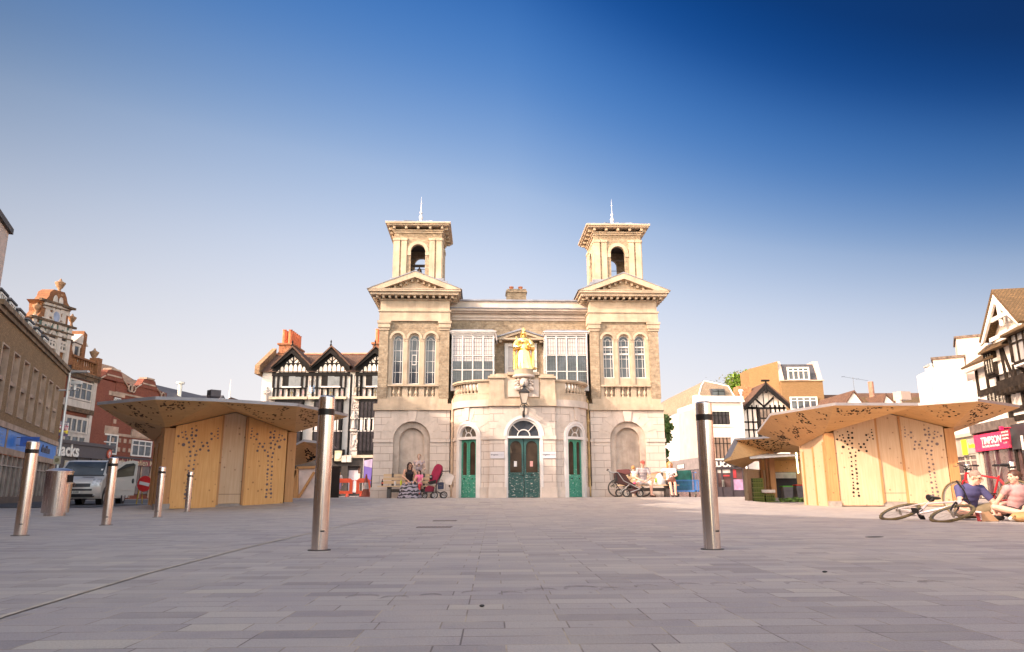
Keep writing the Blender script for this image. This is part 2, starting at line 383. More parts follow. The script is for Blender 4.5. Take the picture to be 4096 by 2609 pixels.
# ================================================================ the ground
def paving():
    m,n,b=new('grey sandstone setts'); tc=N(n,'ShaderNodeTexCoord'); ob=tc.outputs['Object']; b.inputs['Roughness'].default_value=.62; b.inputs['Specular IOR Level'].default_value=.35
    mp=N(n,'ShaderNodeMapping'); mp.inputs['Rotation'].default_value=(0,0,R(-1.5)); mp.inputs['Location'].default_value=(73.37,41.2,0); n.links.new(ob,mp.inputs[0])
    def bt(bw,off,fr,ms,sq=1,sqf=2):
        t=N(n,'ShaderNodeTexBrick',offset=off,offset_frequency=fr,squash=sq,squash_frequency=sqf,_Scale=1.0); t.inputs['Brick Width'].default_value=bw; t.inputs['Row Height'].default_value=.150; t.inputs['Mortar Size'].default_value=ms; t.inputs['Mortar Smooth'].default_value=.1; t.inputs['Bias'].default_value=0
        n.links.new(mp.outputs[0],t.inputs['Vector']); return t
    t=bt(.37,.37,3,.0032,.66,3)
    t.inputs['Color1'].default_value=(0,0,0,1); t.inputs['Color2'].default_value=(1,1,1,1); t.inputs['Mortar'].default_value=(.5,.5,.5,1)
    tone=N(n,'ShaderNodeRGBToBW'); n.links.new(t.outputs[0],tone.inputs[0])
    cr=N(n,'ShaderNodeValToRGB'); cr.color_ramp.interpolation='LINEAR'
    e=cr.color_ramp.elements; e[0].position=0; e[0].color=(.20,.175,.185,1); e[1].position=1; e[1].color=(.56,.50,.41,1)
    for p,c in((.16,(.30,.265,.27)),(.5,(.385,.335,.335)),(.8,(.43,.385,.37)),(.92,(.50,.45,.42))):
        k=e.new(p); k.color=(*c,1)
    n.links.new(tone.outputs[0],cr.inputs[0])
    c=mixc(n,.30,cr.outputs[0],(.40,.345,.325))
    c=mixc(n,ramp(n,noise(n,ob,.35,4),.35,.7,0,.35),c,(.46,.41,.39))
    c=mixc(n,ramp(n,noise(n,ob,1.4,5,.65),.5,.8,0,.4),c,(.23,.20,.205))
    c=mixc(n,ramp(n,noise(n,ob,140,2,.7),.3,.7,0,.32),c,(.12,.105,.11))
    c=mixc(n,ramp(n,noise(n,ob,95,2,.7),.62,.72,0,.5),c,(.42,.38,.36))
    
    c=mixc(n,ramp(n,noise(n,ob,22,2,.5),.70,.74,0,.55),c,(.16,.14,.14))   # gum spots and grit
    c=mixc(n,ramp(n,noise(n,ob,.55,6,.75),.42,.7,0,.45),c,(.50,.43,.34))
    jn=mixc(n,ramp(n,noise(n,ob,3,3),.4,.6),(.16,.13,.12),(.44,.36,.27))
    c=mixc(n,t.outputs[1],c,jn)
    n.links.new(c,b.inputs['Base Color'])
    h=N(n,'ShaderNodeMath',operation='MULTIPLY_ADD'); n.links.new(t.outputs[1],h.inputs[0]); h.inputs[1].default_value=-1.2; n.links.new(noise(n,ob,70,3,.7),h.inputs[2])
    bump(n,b,h.outputs[0],.005,.7)
    return m
PAVE=paving()
def axis(a,b,fine0,fine1,st,big):
    o=[];x=a
    while x<b: o.append(x); x+= st if fine0<=x<fine1 else big
    return o+[b]
xs=axis(-260,260,-32,34,1.0,12); ys=axis(-60,420,-4,72,1.0,12)
g=MB(); nx=len(xs)
g.v=[Vector((x,y,gz(x,y))) for y in ys for x in xs]
g.f=[[j*nx+i,j*nx+i+1,(j+1)*nx+i+1,(j+1)*nx+i] for j in range(len(ys)-1) for i in range(nx-1)]
go=g.build('ground',PAVE,smooth=True); tag(go,None,None,kind='structure')
def strip(name,mat_,pts,wd,dz=.005):
    g=MB(); o=[]
    P=[]
    for a,b_ in zip(pts,pts[1:]):
        n_=max(1,int((Vector(b_)-Vector(a)).length/.5)); P+=[Vector(a).lerp(Vector(b_),k/n_) for k in range(n_)]
    P.append(Vector(pts[-1]))
    for k,p in enumerate(P):
        d=(P[min(k+1,len(P)-1)]-P[max(k-1,0)]).normalized(); q=Vector((-d.y,d.x))*wd/2
        for s_ in(1,-1): r=p+q*s_; o.append((r.x,r.y,gz(r.x,r.y)+dz))
    g.add(o,[(2*k,2*k+1,2*k+3,2*k+2) for k in range(len(P)-1)])
    return tag(g.build(name,mat_),None,None,kind='structure')
def gxy(u,v): p=ground(u,v); return (p.x,p.y)
JNT=mat('sandy joint filler',(.50,.43,.36),.9,0,.15,6)
strip('paving_joint',JNT,[gxy(-300,2560),gxy(0,2451),gxy(581,2282),gxy(976,2183),gxy(1400,2090),gxy(1592,2058)],.03)
strip('paving_joint',mat('dark joint filler',(.12,.09,.07),.9,0,.3,6),[gxy(800,2188),gxy(1400,2128),gxy(1900,2134),gxy(2800,2141),gxy(3800,2150)],.010)
ASPH=mat('worn asphalt',(.075,.07,.075),.85,0,.25,1.2,.004,90)
LINEP=mat('white road paint',(.62,.58,.55),.7,0,.2,5)
rd=[(-33,10),(-31,24),(-28.6,34),(-29.5,60),(-30,120)]
g=MB();P=[Vector(p) for p in rd]
W_=[(-12,22.5),(-13.2,30),(-15,38),(-17,60),(-19,120)]
for i in range(5): g.v+=[Vector((P[i].x,P[i].y,gz(*P[i])+.004)),Vector((W_[i][0],W_[i][1],gz(*W_[i])+.004))]
E_=[(-21.5,26.5),(-15,26.5),(-15.4,36),(-24,60),(-24,130),(-29.5,130),(-29.5,60),(-29,42)]
g=MB(); gg=[(x,y,gz(x,y)+.02) for x,y in E_]; g.quad(*gg[:3],gg[7]).quad(gg[7],gg[2],gg[3],gg[6]).quad(gg[6],gg[3],gg[4],gg[5])
tag(g.build('road',ASPH),None,None,kind='structure')
for y in(33.5,35.2):
    g=MB(); g.quad((-18.6,y,.026),(-15.3,y,.026),(-15.35,y+.35,.026),(-18.6,y+.35,.026)); tag(g.build('road_marking',LINEP),None,None,kind='structure')
# ================================================================ the market hall
HZ=.27
pl=atY(1473,1988,29.0); pr=atY(2660,1990,29.5)
HF=Fac(((pl.x+pr.x)/2+.06,(pl.y+pr.y)/2),(pr.x+.06,pr.y),HZ)
hall=thing('market_hall','cream stone and brick market hall with two bell towers and a curved entrance bay','building',(HF.p0.x,HF.p0.y,HZ),HF.rz)
def hp(mb,name,m,parent=None,**k): return mb.mv(0,0,-HZ).build(name,m,parent or hall,**k)
gb=HZ-.35
gf=MB(); vs_=MB(); st=MB(); up=MB(); pan=MB(); cor=MB()
for sx in(-1,1):
    gf=MB(); vs_=MB(); st=MB(); up=MB(); cor=MB(); nl=MB(); bal=MB()
    c=4.33*sx; a,b_=c-1.5,c+1.5
    # ground storey front with the blind arch
    gf.plate(rect(a,b_,gb,3.68),[arch(c,1.46,.66,2.52)],0,.35)
    gf.prz([(a,.35),(b_,.35),(b_,3.6),(a,3.6)],gb,3.68)
    nl.plate(arch(c,1.456,.66,2.52),[arch(c,1.0,.85,2.5)],.11,.25)
    nl.plate(arch(c,1.0,.66,2.5),(),.26,.33)
    for s2 in(-1,1): gf.box(*sorted((c+s2*1.53,c+s2*.735)),-.04,.02,2.42,2.56)   # impost band
    gf.box(a-.05,b_+.05,-.07,.3,gb,.68)
    # voussoirs of the blind arch
    for k in range(9):
        t=math.pi*(k+.5)/9
        r1=1.22 if k!=4 else 1.14
        pts=[]
        for tt,rr in((t-.165,.735),(t+.165,.735),(t+.165,r1),(t-.165,r1)):
            pts.append((c+rr*math.cos(tt),2.52+rr*math.sin(tt)))
        if k in(1,2,3,5,6,7,0,8): vs_.plate(pts,(),-.013 if k%2 else -.016,.02)
    vs_.plate([(c-.13,3.24),(c+.13,3.24),(c+.19,3.679),(c-.19,3.679)],(),-.05,.02)
    # belt
    cor.box(a-.05,b_+.05,-.09,3.62,3.69,3.95)
    st.box(a+.10,b_-.10,-.01,3.5,3.951,4.17)
    # upper storey brick front with the tripartite opening
    half=1.02
    rr=.33
    out=[(c-half,4.17),(c+half,4.17),(c+half,6.62)]
    for cx in(.68,0,-.68):
        for i in range(9):
            q=math.pi*i/8; out.append((c+cx+rr*math.cos(q),6.62+rr*math.sin(q)))
    out.append((c-half,6.62))
    P0,P1=c-1.4,c+1.44
    P0,P1=c-1.42,c+1.42
    up.plate(rect(P0,P1,4.171,7.36),[out],.03,.3)
    for s2 in(-1,1): up.box(*sorted((c+s2*1.43,c+s2*1.06)),-.02,.03,4.172,6.98)
    up.prz([(P0,.3),(P1,.3),(P1,3.4),(P0,3.4)],4.17,8.3)
    wz=4.76 if sx<0 else 5.02; wd=.42 if sx<0 else .44
    st.plate(out,[arch(c+cx,wd,wz,6.60,10) for cx in(-.66,0,.66)]+[rect(c+cx-.22,c+cx+.22,4.25,4.66) for cx in(-.66,0,.66)],.09,.25)
    for cx in(-.68,0,.68):
        st.plate(ring(c+cx,6.62,.24,.335),(),.0,.1)                  # archivolts
        for q in(-.11,.11):
            st.lathe([(.05,4.25),(.05,4.28),(.03,4.30),(.062,4.38),(.055,4.43),(.028,4.52),(.04,4.58),(.05,4.62),(.05,4.66)],(c+cx+q,.12,0),8)
    for cx in(-.34,.34,-1.0,1.0): st.box(c+cx-.07,c+cx+.07,.05,.1,4.75,6.60); st.box(c+cx-.09,c+cx+.09,.03,.1,6.54,6.62)
    st.box(c-1.04,c+1.04,.0,.12,4.665,4.735); st.box(c-1.04,c+1.04,.02,.12,4.171,4.245)
    st.box(c-.98,c+.98,.2,.24,4.2,4.7)
    # pier capitals, architrave, frieze
    for s2 in(-1,1):
        x0,x1=sorted((c+s2*1.46,c+s2*1.02)); st.box(x0,x1,-.05,.4,6.98,7.08); st.box(x0-.03,x1+.03,-.09,.4,7.08,7.26); st.box(x0-.06,x1+.06,-.12,.4,7.26,7.36)
    cor.box(P0-.03,P1+.03,-.05,3.45,7.361,7.75); cor.box(P0-.07,P1+.07,-.09,3.5,7.751,7.81); cor.box(P0,P1,-.02,3.42,7.811,8.24)
    cor.box(P0-.06,P1+.06,-.08,3.5,8.241,8.29)
    # modillions, corona, pediment
    for i in range(13):
        x=P0-.12+(P1-P0+.24)*i/12; cor.box(x-.045,x+.045,-.30,-.02,8.291,8.40)
    for s2,xx in((-1,P0),(1,P1)):
        for i in range(11):
            y=-.05+3.3*i/10; cor.box(*sorted((xx,xx+s2*.30)),y-.045,y+.045,8.291,8.40)
    cor.box(P0-.38,P1+.38,-.38,3.8,8.401,8.52); cor.box(P0-.46,P1+.46,-.46,3.88,8.521,8.60)
    ped=MB(); hw=P1+.5-c; ped.plate([(c-hw,8.601),(c+hw,8.601),(c,9.36)],[[(c-hw+.62,8.63),(c+hw-.62,8.63),(c,9.12)]],-.48,-.20)
    ped.plate([(c-hw+.2,8.601),(c+hw-.2,8.601),(c,9.26)],(),-.19,-.1)
    for s2 in(-1,1):
        for i in range(6):
            x=(.12+i*.235)*s2; z=9.10-abs(x)*.395; ped.box(c+x-.04,c+x+.04,-.34,-.18,z-.10,z+.02)
    hp(gf,'ground_floor_wall',ASH); hp(vs_,'voussoirs',STONEP); hp(st,'stone_dressings',STONE); hp(nl,'blind_niche',NICHE)
    hp(up,'brick_wall',BRK); hp(cor,'cornice',STONE); hp(ped,'pediment',STONE)
for sx in(-1,1):
    lr=MB()
    c=4.33*sx; hw=1.94
    lr.plate([(c-hw,8.625),(c-hw,8.60),(c,9.365),(c+hw,8.60),(c+hw,8.625),(c,9.40)],(),-.5,3.9)
    for i,(h,z0,z1) in enumerate(((1.48,8.6,9.02),(1.3,9.0,9.2),(1.14,9.18,9.37))): lr.box(c-h,c+h,1.65-h,1.65+h,z0,z1)
    hp(lr,'lead_roof',LEAD)
# windows of the towers
for sx in(-1,1):
    c=4.33*sx; wz=4.76 if sx<0 else 5.02
    for cx in(-.66,0,.66):
        x=c+cx; w_=.415 if sx<0 else .435
        fr=MB().plate(arch(x,w_,wz,6.60),[arch(x,w_-.06,wz+.04,6.59)],.17,.23)
        for xx in(-.10,.10): fr.box(x+xx-.008,x+xx+.008,.185,.21,wz+.05,6.6)
        for k in range(1,5): z=wz+.05+(6.55-wz)*k/4.0*1; fr.box(x-w_/2+.04,x+w_/2-.04,.186,.211,z-.009,z+.009)
        fr.plate(ring(x,6.58,.075,.095,10),(),.187,.212)
        if sx>0:
            fr.box(x-.2,x+.2,.16,.2,6.0,6.07); fr.box(x-.2,x+.2,.16,.2,6.3,6.36); fr.box(x-.25,x+.25,.12,.2,wz-.04,wz+.04)
        elif cx==0: fr.plate(rect(x-.1,x+.1,5.55,5.98),[rect(x-.07,x+.07,5.58,5.95)],.15,.19)
        f=hp(fr,'window',WHT); g=MB().plate(arch(x,w_-.02,wz+.02,6.59),(),.205,.215); hp(g,'pane',GLS,f)
# ---- belfries
for sx in(-1,1):
    c=4.33*sx; h=1.03; cy=1.65
    bw=MB(); bs=MB()
    for rot in range(4):
        t=MB().plate(rect(-h,h,9.37,11.42),[arch(0,.62,9.37,10.60)],-h+.02,-h+.2)
        s_=MB()
        for s2 in(-1,1):
            for q in(.90,.60):
                s_.box(s2*q-.115,s2*q+.115,-h-.035,-h+.03,9.371,11.08); s_.box(s2*q-.14,s2*q+.14,-h-.06,-h+.03,11.08,11.19)
            s_.box(*sorted((s2*.31,s2*.47)),-h-.01,-h+.12,10.42,10.60)
        s_.plate(ring(0,10.6,.315,.45),(),-h-.02,-h+.05)
        M=Matrix.Translation((c,cy,0))@Matrix.Rotation(rot*math.pi/2,4,'Z')
        bw.join(t.xf(M)); bs.join(s_.xf(M))
        e=MB()
        for i in range(5): x=-h+2*h*i/4*1; e.box(x-.05,x+.05,-h-.24,-h,11.56,11.68)
        bs.join(e.xf(M))
    def sqr(m,r,z0,z1): m.box(c-r,c+r,cy-r,cy+r,z0,z1)
    bs2=MB(); sqr(bs2,h+.03,11.421,11.50); sqr(bs2,h+.08,11.501,11.559); sqr(bs2,h+.30,11.685,11.75); sqr(bs2,h+.36,11.751,11.80)
    hp(bw,'belfry_wall',BRK); hp(bs.join(bs2),'belfry_dressings',STONE)
    hp(MB().lathe([((h+.37)*1.414,11.801),((h+.37)*1.414,11.83),(.12,12.28)],(c,cy,0),4).box(c-.03,c+.03,cy-.03,cy+.03,12.2,12.3),'belfry_roof',mat('pale lead roof',(.48,.42,.42),.5,.2,.2,3))
    for k in range(4):
        t=MB()
        for q in(-.6,0,.6): t.box(q-.02,q+.02,-(h+.33),-.25,-.0,.035) if 0 else t.add([(q-.02,-h-.36,11.83),(q+.02,-h-.36,11.83),(q*.2+.02,-.2,12.26),(q*.2-.02,-.2,12.26),(q-.02,-h-.36,11.87),(q+.02,-h-.36,11.87),(q*.2+.02,-.2,12.3),(q*.2-.02,-.2,12.3)],[(0,3,2,1),(4,5,6,7),(0,1,5,4),(1,2,6,5),(2,3,7,6),(3,0,4,7)])
        hp(t.xf(Matrix.Translation((c,cy,0))@Matrix.Rotation(k*math.pi/2,4,'Z')),'roof_batten',LEAD)
    fn=MB().lathe([(.10,12.2),(.10,12.36),(.05,12.42),(.09,12.50),(.09,12.56),(.035,12.66),(.04,12.69),(.07,12.76),(.04,12.83),(.018,12.87),(.014,13.1),(.012,13.3),(.003,13.55)],(c,cy,0),12)
    for a in range(4): fn.tube([(c,cy,13.18),(c+.05*math.cos(a*1.57),cy+.05*math.sin(a*1.57),13.24)],.006,5)
    hp(fn,'finial',mat('white zinc',(.50,.50,.55),.45,.2,.05),smooth=True)
    hp(MB().box(c-.95,c+.95,cy-.95,cy+.95,11.2,11.3),'belfry_ceiling',mat('dark timber',(.05,.035,.03),.8))
    if sx<0:
        bell=MB().lathe([(.005,10.02),(.06,10.02),(.09,9.99),(.10,9.93),(.115,9.84),(.15,9.76),(.20,9.70),(.20,9.68),(.15,9.70)],(c+.02,cy-.35,0),16).tube([(c+.02,cy-.35,10.0),(c+.02,cy-.35,10.12)],.025).sph((c+.02,cy-.35,9.67),.03)
        hp(bell,'bell',mat('bronze bell',(.16,.10,.07),.45,.7,.2),smooth=True)
        hp(MB().box(c-.95,c+.95,cy-.40,cy-.30,10.1,10.2),'bell_beam',MATS['dark timber'])
    hp(MB().cyl((c-.95,cy-.9,10.28),(c+.95,cy-.9,10.28),.012,n=6).cyl((c-.95,cy-.9,9.82),(c+.95,cy-.9,9.82),.012,n=6),'tie_rod',IRONB)
# ---- middle: brick wall, bay windows, parapet, chimney
mw=MB().plate(rect(-2.95,2.95,4.0,7.62),[rect(-.62,.78,4.6,6.6)],.92,1.2).box(-2.95,2.95,1.2,9,3.4,8)
hp(mw,'middle_brick_wall',BRK)
mc=MB()
for i,(o,z0,z1) in enumerate(((.05,7.621,7.72),(.12,7.721,7.79),(.06,7.791,7.90),(.22,7.901,7.97),(.36,7.971,8.06))): mc.box(-2.98,2.98,.92-o,1.1,z0,z1)
mc.box(-2.98,2.98,.78,1.1,8.061,8.44)
hp(mc,'parapet',STONEP); hp(MB().box(-2.97,2.97,.70,1.2,8.441,8.50).box(-2.97,2.97,.50,.77,8.061,8.10),'parapet_flashing',LEAD)
ch=MB().box(-.43,.47,3,3.7,8,9.62).box(-.47,.51,2.96,3.74,9.45,9.53)
c_=hp(ch,'chimney',BRK)
for x in(-.2,.22): hp(MB().lathe([(.11,9.6),(.09,9.72),(.11,9.76),(.11,9.8)],(x,3.3,0),10),'chimney_pot',mat('terracotta',(.42,.15,.08),.8),c_)
for s in(-1,1):
    x0,x1=sorted((s*2.82,s*1.05))
    bx=MB().box(x0,x1,.09,.95,6.78,6.86).box(x0-.05,x1+.05,.03,.95,6.861,6.93).box(x0-.08,x1+.08,-.02,.95,6.931,6.97)
    bx.box(x0,x1,.1,.93,4.5,4.72)
    # four lights wide, four high on the front; one light return on the inner side
    def grid(m,a,b,z0,z1,cols,rows,y,t=.024):
        for i in range(cols+1): q=a+(b-a)*i/cols; m.box(q-t,q+t,y,y+.06,z0,z1)
        for z in rows: m.box(a+t,b-t,y+.003,y+.057,z-t*.7,z+t*.7)
    grid(bx,x0+.04,x1-.04,4.72,6.78,4,(4.75,5.35,5.95,6.72) if s<0 else (4.75,5.3,5.98,6.72),.1)
    hp(bx,'bay_window',WHT)
    pn=MB().box(x0+.03,x1-.03,.135,.145,4.72,6.78)
    w_=hp(pn,'pane',GLS)
    ld=MB()
    for i in range(16):
        q=x0+.08+(x1-x0-.16)*(i+.5)/16; ld.box(q-.005,q+.005,.126,.134,4.72,6.78)
    for i in range(12): z=4.8+i*.17; ld.box(x0+.04,x1-.04,.126,.134,z-.005,z+.005)
    hp(ld,'leading',mat('dark lead came',(.12,.13,.15),.6))
    hp(MB().box(x0+.05,x1-.05,.148,.152,5.7 if s<0 else 6.05,6.75).box(x0+.05,x1-.05,.22,.90,4.73,4.76),'roller_blind',BLIND) if 0 else hp(MB().box(x0+.05,x1-.05,.1315,.1345,5.72 if s<0 else 6.02,6.72),'roller_blind',BLIND)
    si=MB(); xi=x1 if s<0 else x0
    for q in(.16,.5,.9): si.box(xi-.02,xi+.02,q-.03,q+.03,4.72,6.78)
    for z in(4.75,5.35,5.95,6.72): si.box(xi-.018,xi+.018,.1,.93,z-.025,z+.025)
    hp(si,'side_light',WHT); hp(MB().box(xi-.006,xi+.006,.12,.92,4.72,6.78),'side_pane',GLS)
    hp(MB().box(x0,x1,.1,.95,6.975,7.03).box(x0+.05,x1-.05,.2,.95,7.03,7.07),'bay_roof',LEAD)
    hp(MB().tube([(xi-s*.06,.06,6.86),(xi-s*.10,.1,6.6),(xi-s*.10,.4,6.5)] if s<0 else [(x1-.05,.02,6.9),(x1-.05,.0,6.5),(x1-.05,.02,4.8)],.03,8),'rain_pipe',MATS.get('x') or mat('grey pipe',(.5,.46,.47),.5))
# central window and its little pediment
cw=MB().plate(rect(-.60,.76,4.7,6.62),[rect(-.44,.60,4.78,6.48)],.84,.98); cw.box(-.44,.60,.9,.94,5.6,5.65)
hp(cw,'central_window',WHT); hp(MB().box(-.44,.6,.95,.96,4.78,6.48),'pane',GLS); hp(MB().box(-.43,.59,.93,.945,5.25,6.47),'blind',BLIND)
hp(MB().plate([(-.95,6.72),(1.10,6.72),(1.10,6.79),(.08,7.12),(-.95,6.79)],[[(-.6,6.80),(.76,6.80),(.08,7.02)]],.55,.9).box(-.85,-.72,.62,.9,6.62,6.72).box(.87,1.0,.62,.9,6.62,6.72).plate([(-.6,6.8),(.76,6.8),(.08,7.02)],(),.75,.8),'small_pediment',STONE)
hp(MB().plate([(-1.0,6.795),(.08,7.125),(1.15,6.795),(1.15,6.84),(.08,7.20),(-1.0,6.84)],(),.5,.92),'pediment_flashing',LEAD)
# ---- entrance bay
CX,CY,RB=1.3,.15,1.38
def curve(sgn):
    def fn(x,y,z):      # x = arc length measured outwards from the centre block, y = depth inwards
        t=x/RB; r=RB-y
        return (sgn*(CX+r*math.sin(t)),CY-r*math.cos(t),z)
    return fn
T1=RB*R(96); DC=RB*R(36)
for s in(-1,1):
    f=curve(s)
    wl=MB().plate(rect(-.1,T1,gb,3.70),[arch(DC,.96,HZ-.02,2.56,14)],0,.22).bend(f,.1)
    hp(wl,'curved_wall',ASH)
    tr=MB()
    tr.box(-.1,T1,-.06,.1,gb,.66).box(0,T1,-.09,.2,3.701,3.96).box(0,T1,-.02,.2,3.961,4.19) if 0 else None
    for a0,a1 in((-.1,DC-.56),(DC+.56,T1)): hp(MB().box(a0,a1,-.05,.02,gb,.66).bend(f,.1),'curved_plinth',STONEP); hp(MB().box(a0,a1,-.04,.02,2.43,2.56).bend(f,.1),'impost_band',STONEP)
    hp(MB().box(-.1,T1,-.08,.24,3.701,3.96).bend(f,.1),'belt_course',STONEP); tr.box(-.1,T1,-.02,.22,3.961,4.2)
    tr.box(-.1,T1,-.04,.24,4.64,4.68); tr.box(-.1,T1,-.08,.26,4.681,4.75); tr.box(-.1,.42,-.01,.2,4.2,4.64); tr.box(T1-.15,T1,-.01,.2,4.2,4.64); tr.box(-.1,T1,-.03,.23,4.2,4.235)
    hp(tr.bend(f,.1),'curved_cornice',STONEP if 0 else STONE)
    for k in range(9):
        q=.55+k*(T1-.75)/8.6; p=f(q,.09,0)
        hp(MB().lathe([(.062,4.235),(.062,4.26),(.035,4.28),(.075,4.36),(.065,4.42),(.03,4.52),(.045,4.58),(.06,4.61),(.06,4.64)],(p[0],p[1],0),8),'baluster',STONE,smooth=True)
    vv=MB()
    for k in(1,2,4,5,7,8):
        t=math.pi*(k+.0)/9; pts=[(DC+r_*math.cos(tt),2.58+r_*math.sin(tt)) for tt,r_ in((t-.16,.60),(t+.16,.60),(t+.16,1.0),(t-.16,1.0))]
        vv.plate(pts,(),-.012,.02)
    vv.plate([(DC-.07,3.2),(DC+.07,3.2),(DC+.11,3.699),(DC-.11,3.699)],(),-.045,.02)
    hp(vv.bend(f,.08),'voussoirs',STONEP)
    # door case, fanlight and a pair of leaves set in the curve
    cs=MB().plate(arch(DC,.98,HZ,2.57,14),[rect(DC-.40,DC+.40,HZ,2.46),arch(DC,.80,2.56,2.57,12)],-.03,.16)
    cs.plate(ring(DC,2.57,.49,.58,14),(),-.05,.03)
    for x in(-.53,.53): cs.box(DC+x-.05,DC+x+.05,-.04,.03,HZ,2.57)
    dc=hp(cs.bend(f,.08),'side_door_case',WHT)
    fl=MB().plate(ring(DC,2.57,.14,.17,10),(),.06,.1)
    for a in(60,120): fl.plate([(DC+.16*math.cos(R(a-3)),2.57+.16*math.sin(R(a-3))),(DC+.40*math.cos(R(a-2)),2.57+.40*math.sin(R(a-2))),(DC+.40*math.cos(R(a+2)),2.57+.40*math.sin(R(a+2))),(DC+.16*math.cos(R(a+3)),2.57+.16*math.sin(R(a+3)))],(),.06,.1)
    hp(fl.bend(f,.1),'fanlight_bars',WHT,dc); hp(MB().plate(arch(DC,.8,2.56,2.57,12),(),.10,.11).bend(f,.1),'fanlight_pane',glass('warm fanlight glass',(.10,.085,.07)),dc)
    for q in(-1,1):
        x0,x1=sorted((DC+q*.008,DC+q*.395)); xm=(x0+x1)/2
        d=MB().plate(rect(x0,x1,HZ+.01,2.455),[arch(xm,.25,1.12,2.26,8),rect(xm-.13,xm+.13,.42,.62),rect(xm-.13,xm+.13,.68,.86)],.08,.13)
        for (a,b2) in((.43,.61),(.69,.85)): d.box(xm-.11,xm+.11,.095,.125,a,b2)
        d.box(xm-.13,xm+.13,.11,.128,.40,.9)
        dd=hp(d.bend(f,.1),'side_door_leaf',LGRN); hp(MB().box(xm-.125,xm+.125,.112,.118,1.1,2.4).bend(f,.1),'door_pane',glass('door glass',(.035,.025,.018),.03),dd)
        p=f(xm,.06,.98); hp(MB().sph(p,.03,8,6),'door_knob',IRONB,dd)
cb=MB()
W2=1.255; Y0=-1.40
cb.plate(rect(-W2,W2,gb,3.70),[arch(.05,1.36,HZ-.02,2.56,16)],Y0,Y0+.22)
for s in(-1,1): cb.box(*sorted((s*W2,s*(W2-.2))),Y0+.22,.2,gb,3.70)
cb.box(-W2,W2,-.9,-.7,gb,4.2)
hp(cb,'entrance_wall',ASH)
ct=MB()
for s in(-1,1):
    hp(MB().box(*sorted((s*(W2+.04),s*.66+.05)),Y0-.05,Y0+.02,gb,.66),'entrance_plinth',STONEP); hp(MB().box(*sorted((s*(W2+.03),s*.70+.05)),Y0-.045,Y0+.02,2.43,2.57),'impost_band',STONEP)
    ct.box(*sorted((s*(W2+.02),s*.70)),Y0-.02,-.9,3.96,4.78) ; ct.box(*sorted((s*(W2+.06),s*.66)),Y0-.05,-.86,4.22,4.30) if 0 else None
    ct.box(*sorted((s*(W2+.07),s*.65)),Y0-.08,-.85,4.781,4.86); ct.box(*sorted((s*(W2+.03),s*.68)),Y0-.04,-.88,3.962,4.21); ct.box(*sorted((s*(W2-.02),s*.72)),Y0+.0,-.9,4.861,4.93)
ct.box(-W2-.05,W2+.05,Y0-.09,.2,3.701,3.959)
ct.box(-.72,.72,Y0+.05,-.9,3.96,4.78)
ct.box(-1.6,1.6,-.95,.1,4.0,4.22)
ct.box(-1.0,1.0,Y0+.25,-.9,4.78,5.0)
hp(ct,'entrance_cornice',STONE)
v2=MB()
for k in range(9):
    t=math.pi*(k+.5)/9
    if k==4: continue
    pts=[(.05+r_*math.cos(tt),2.57+r_*math.sin(tt)) for tt,r_ in((t-.165,.80),(t+.165,.80),(t+.165,1.12),(t-.165,1.12))]; v2.plate(pts,(),Y0-.013,Y0+.02)
v2.plate([(-.06,3.36),(.16,3.36),(.22,3.699),(-.12,3.699)],(),Y0-.05,Y0+.02)
v2.box(-.55,.65,Y0+.0,Y0+.05,4.06,4.72)
hp(v2,'voussoirs',STONEP)
cs=MB().plate(arch(.05,1.35,HZ,2.57,16),[rect(.05-.6,.05+.6,HZ,2.47),arch(.05,1.16,2.56,2.575,16)],Y0+.05,Y0+.2)
cs.plate(ring(.05,2.57,.66,.78,18),(),Y0-.03,Y0+.03)
for x in(-.68,.68): cs.box(.05+x-.05,.05+x+.05,Y0-.02,Y0+.06,HZ,2.57)
cs.box(.05-.66,.05+.66,Y0-.01,Y0+.06,2.48,2.56)
mc_=hp(cs,'main_door_case',WHT)
fl=MB().plate(ring(.05,2.57,.22,.26,10),(),Y0+.10,Y0+.14)
for a in(45,90,135) : fl.plate([(.05+.24*math.cos(R(a-3)),2.57+.24*math.sin(R(a-3))),(.05+.58*math.cos(R(a-1.4)),2.57+.58*math.sin(R(a-1.4))),(.05+.58*math.cos(R(a+1.4)),2.57+.58*math.sin(R(a+1.4))),(.05+.24*math.cos(R(a+3)),2.57+.24*math.sin(R(a+3)))],(),Y0+.10,Y0+.14) if a!=90 else None
hp(fl,'fanlight_bars',WHT,mc_); hp(MB().plate(arch(.05,1.16,2.56,2.575,14),(),Y0+.15,Y0+.16),'fanlight_pane',GLS,mc_)
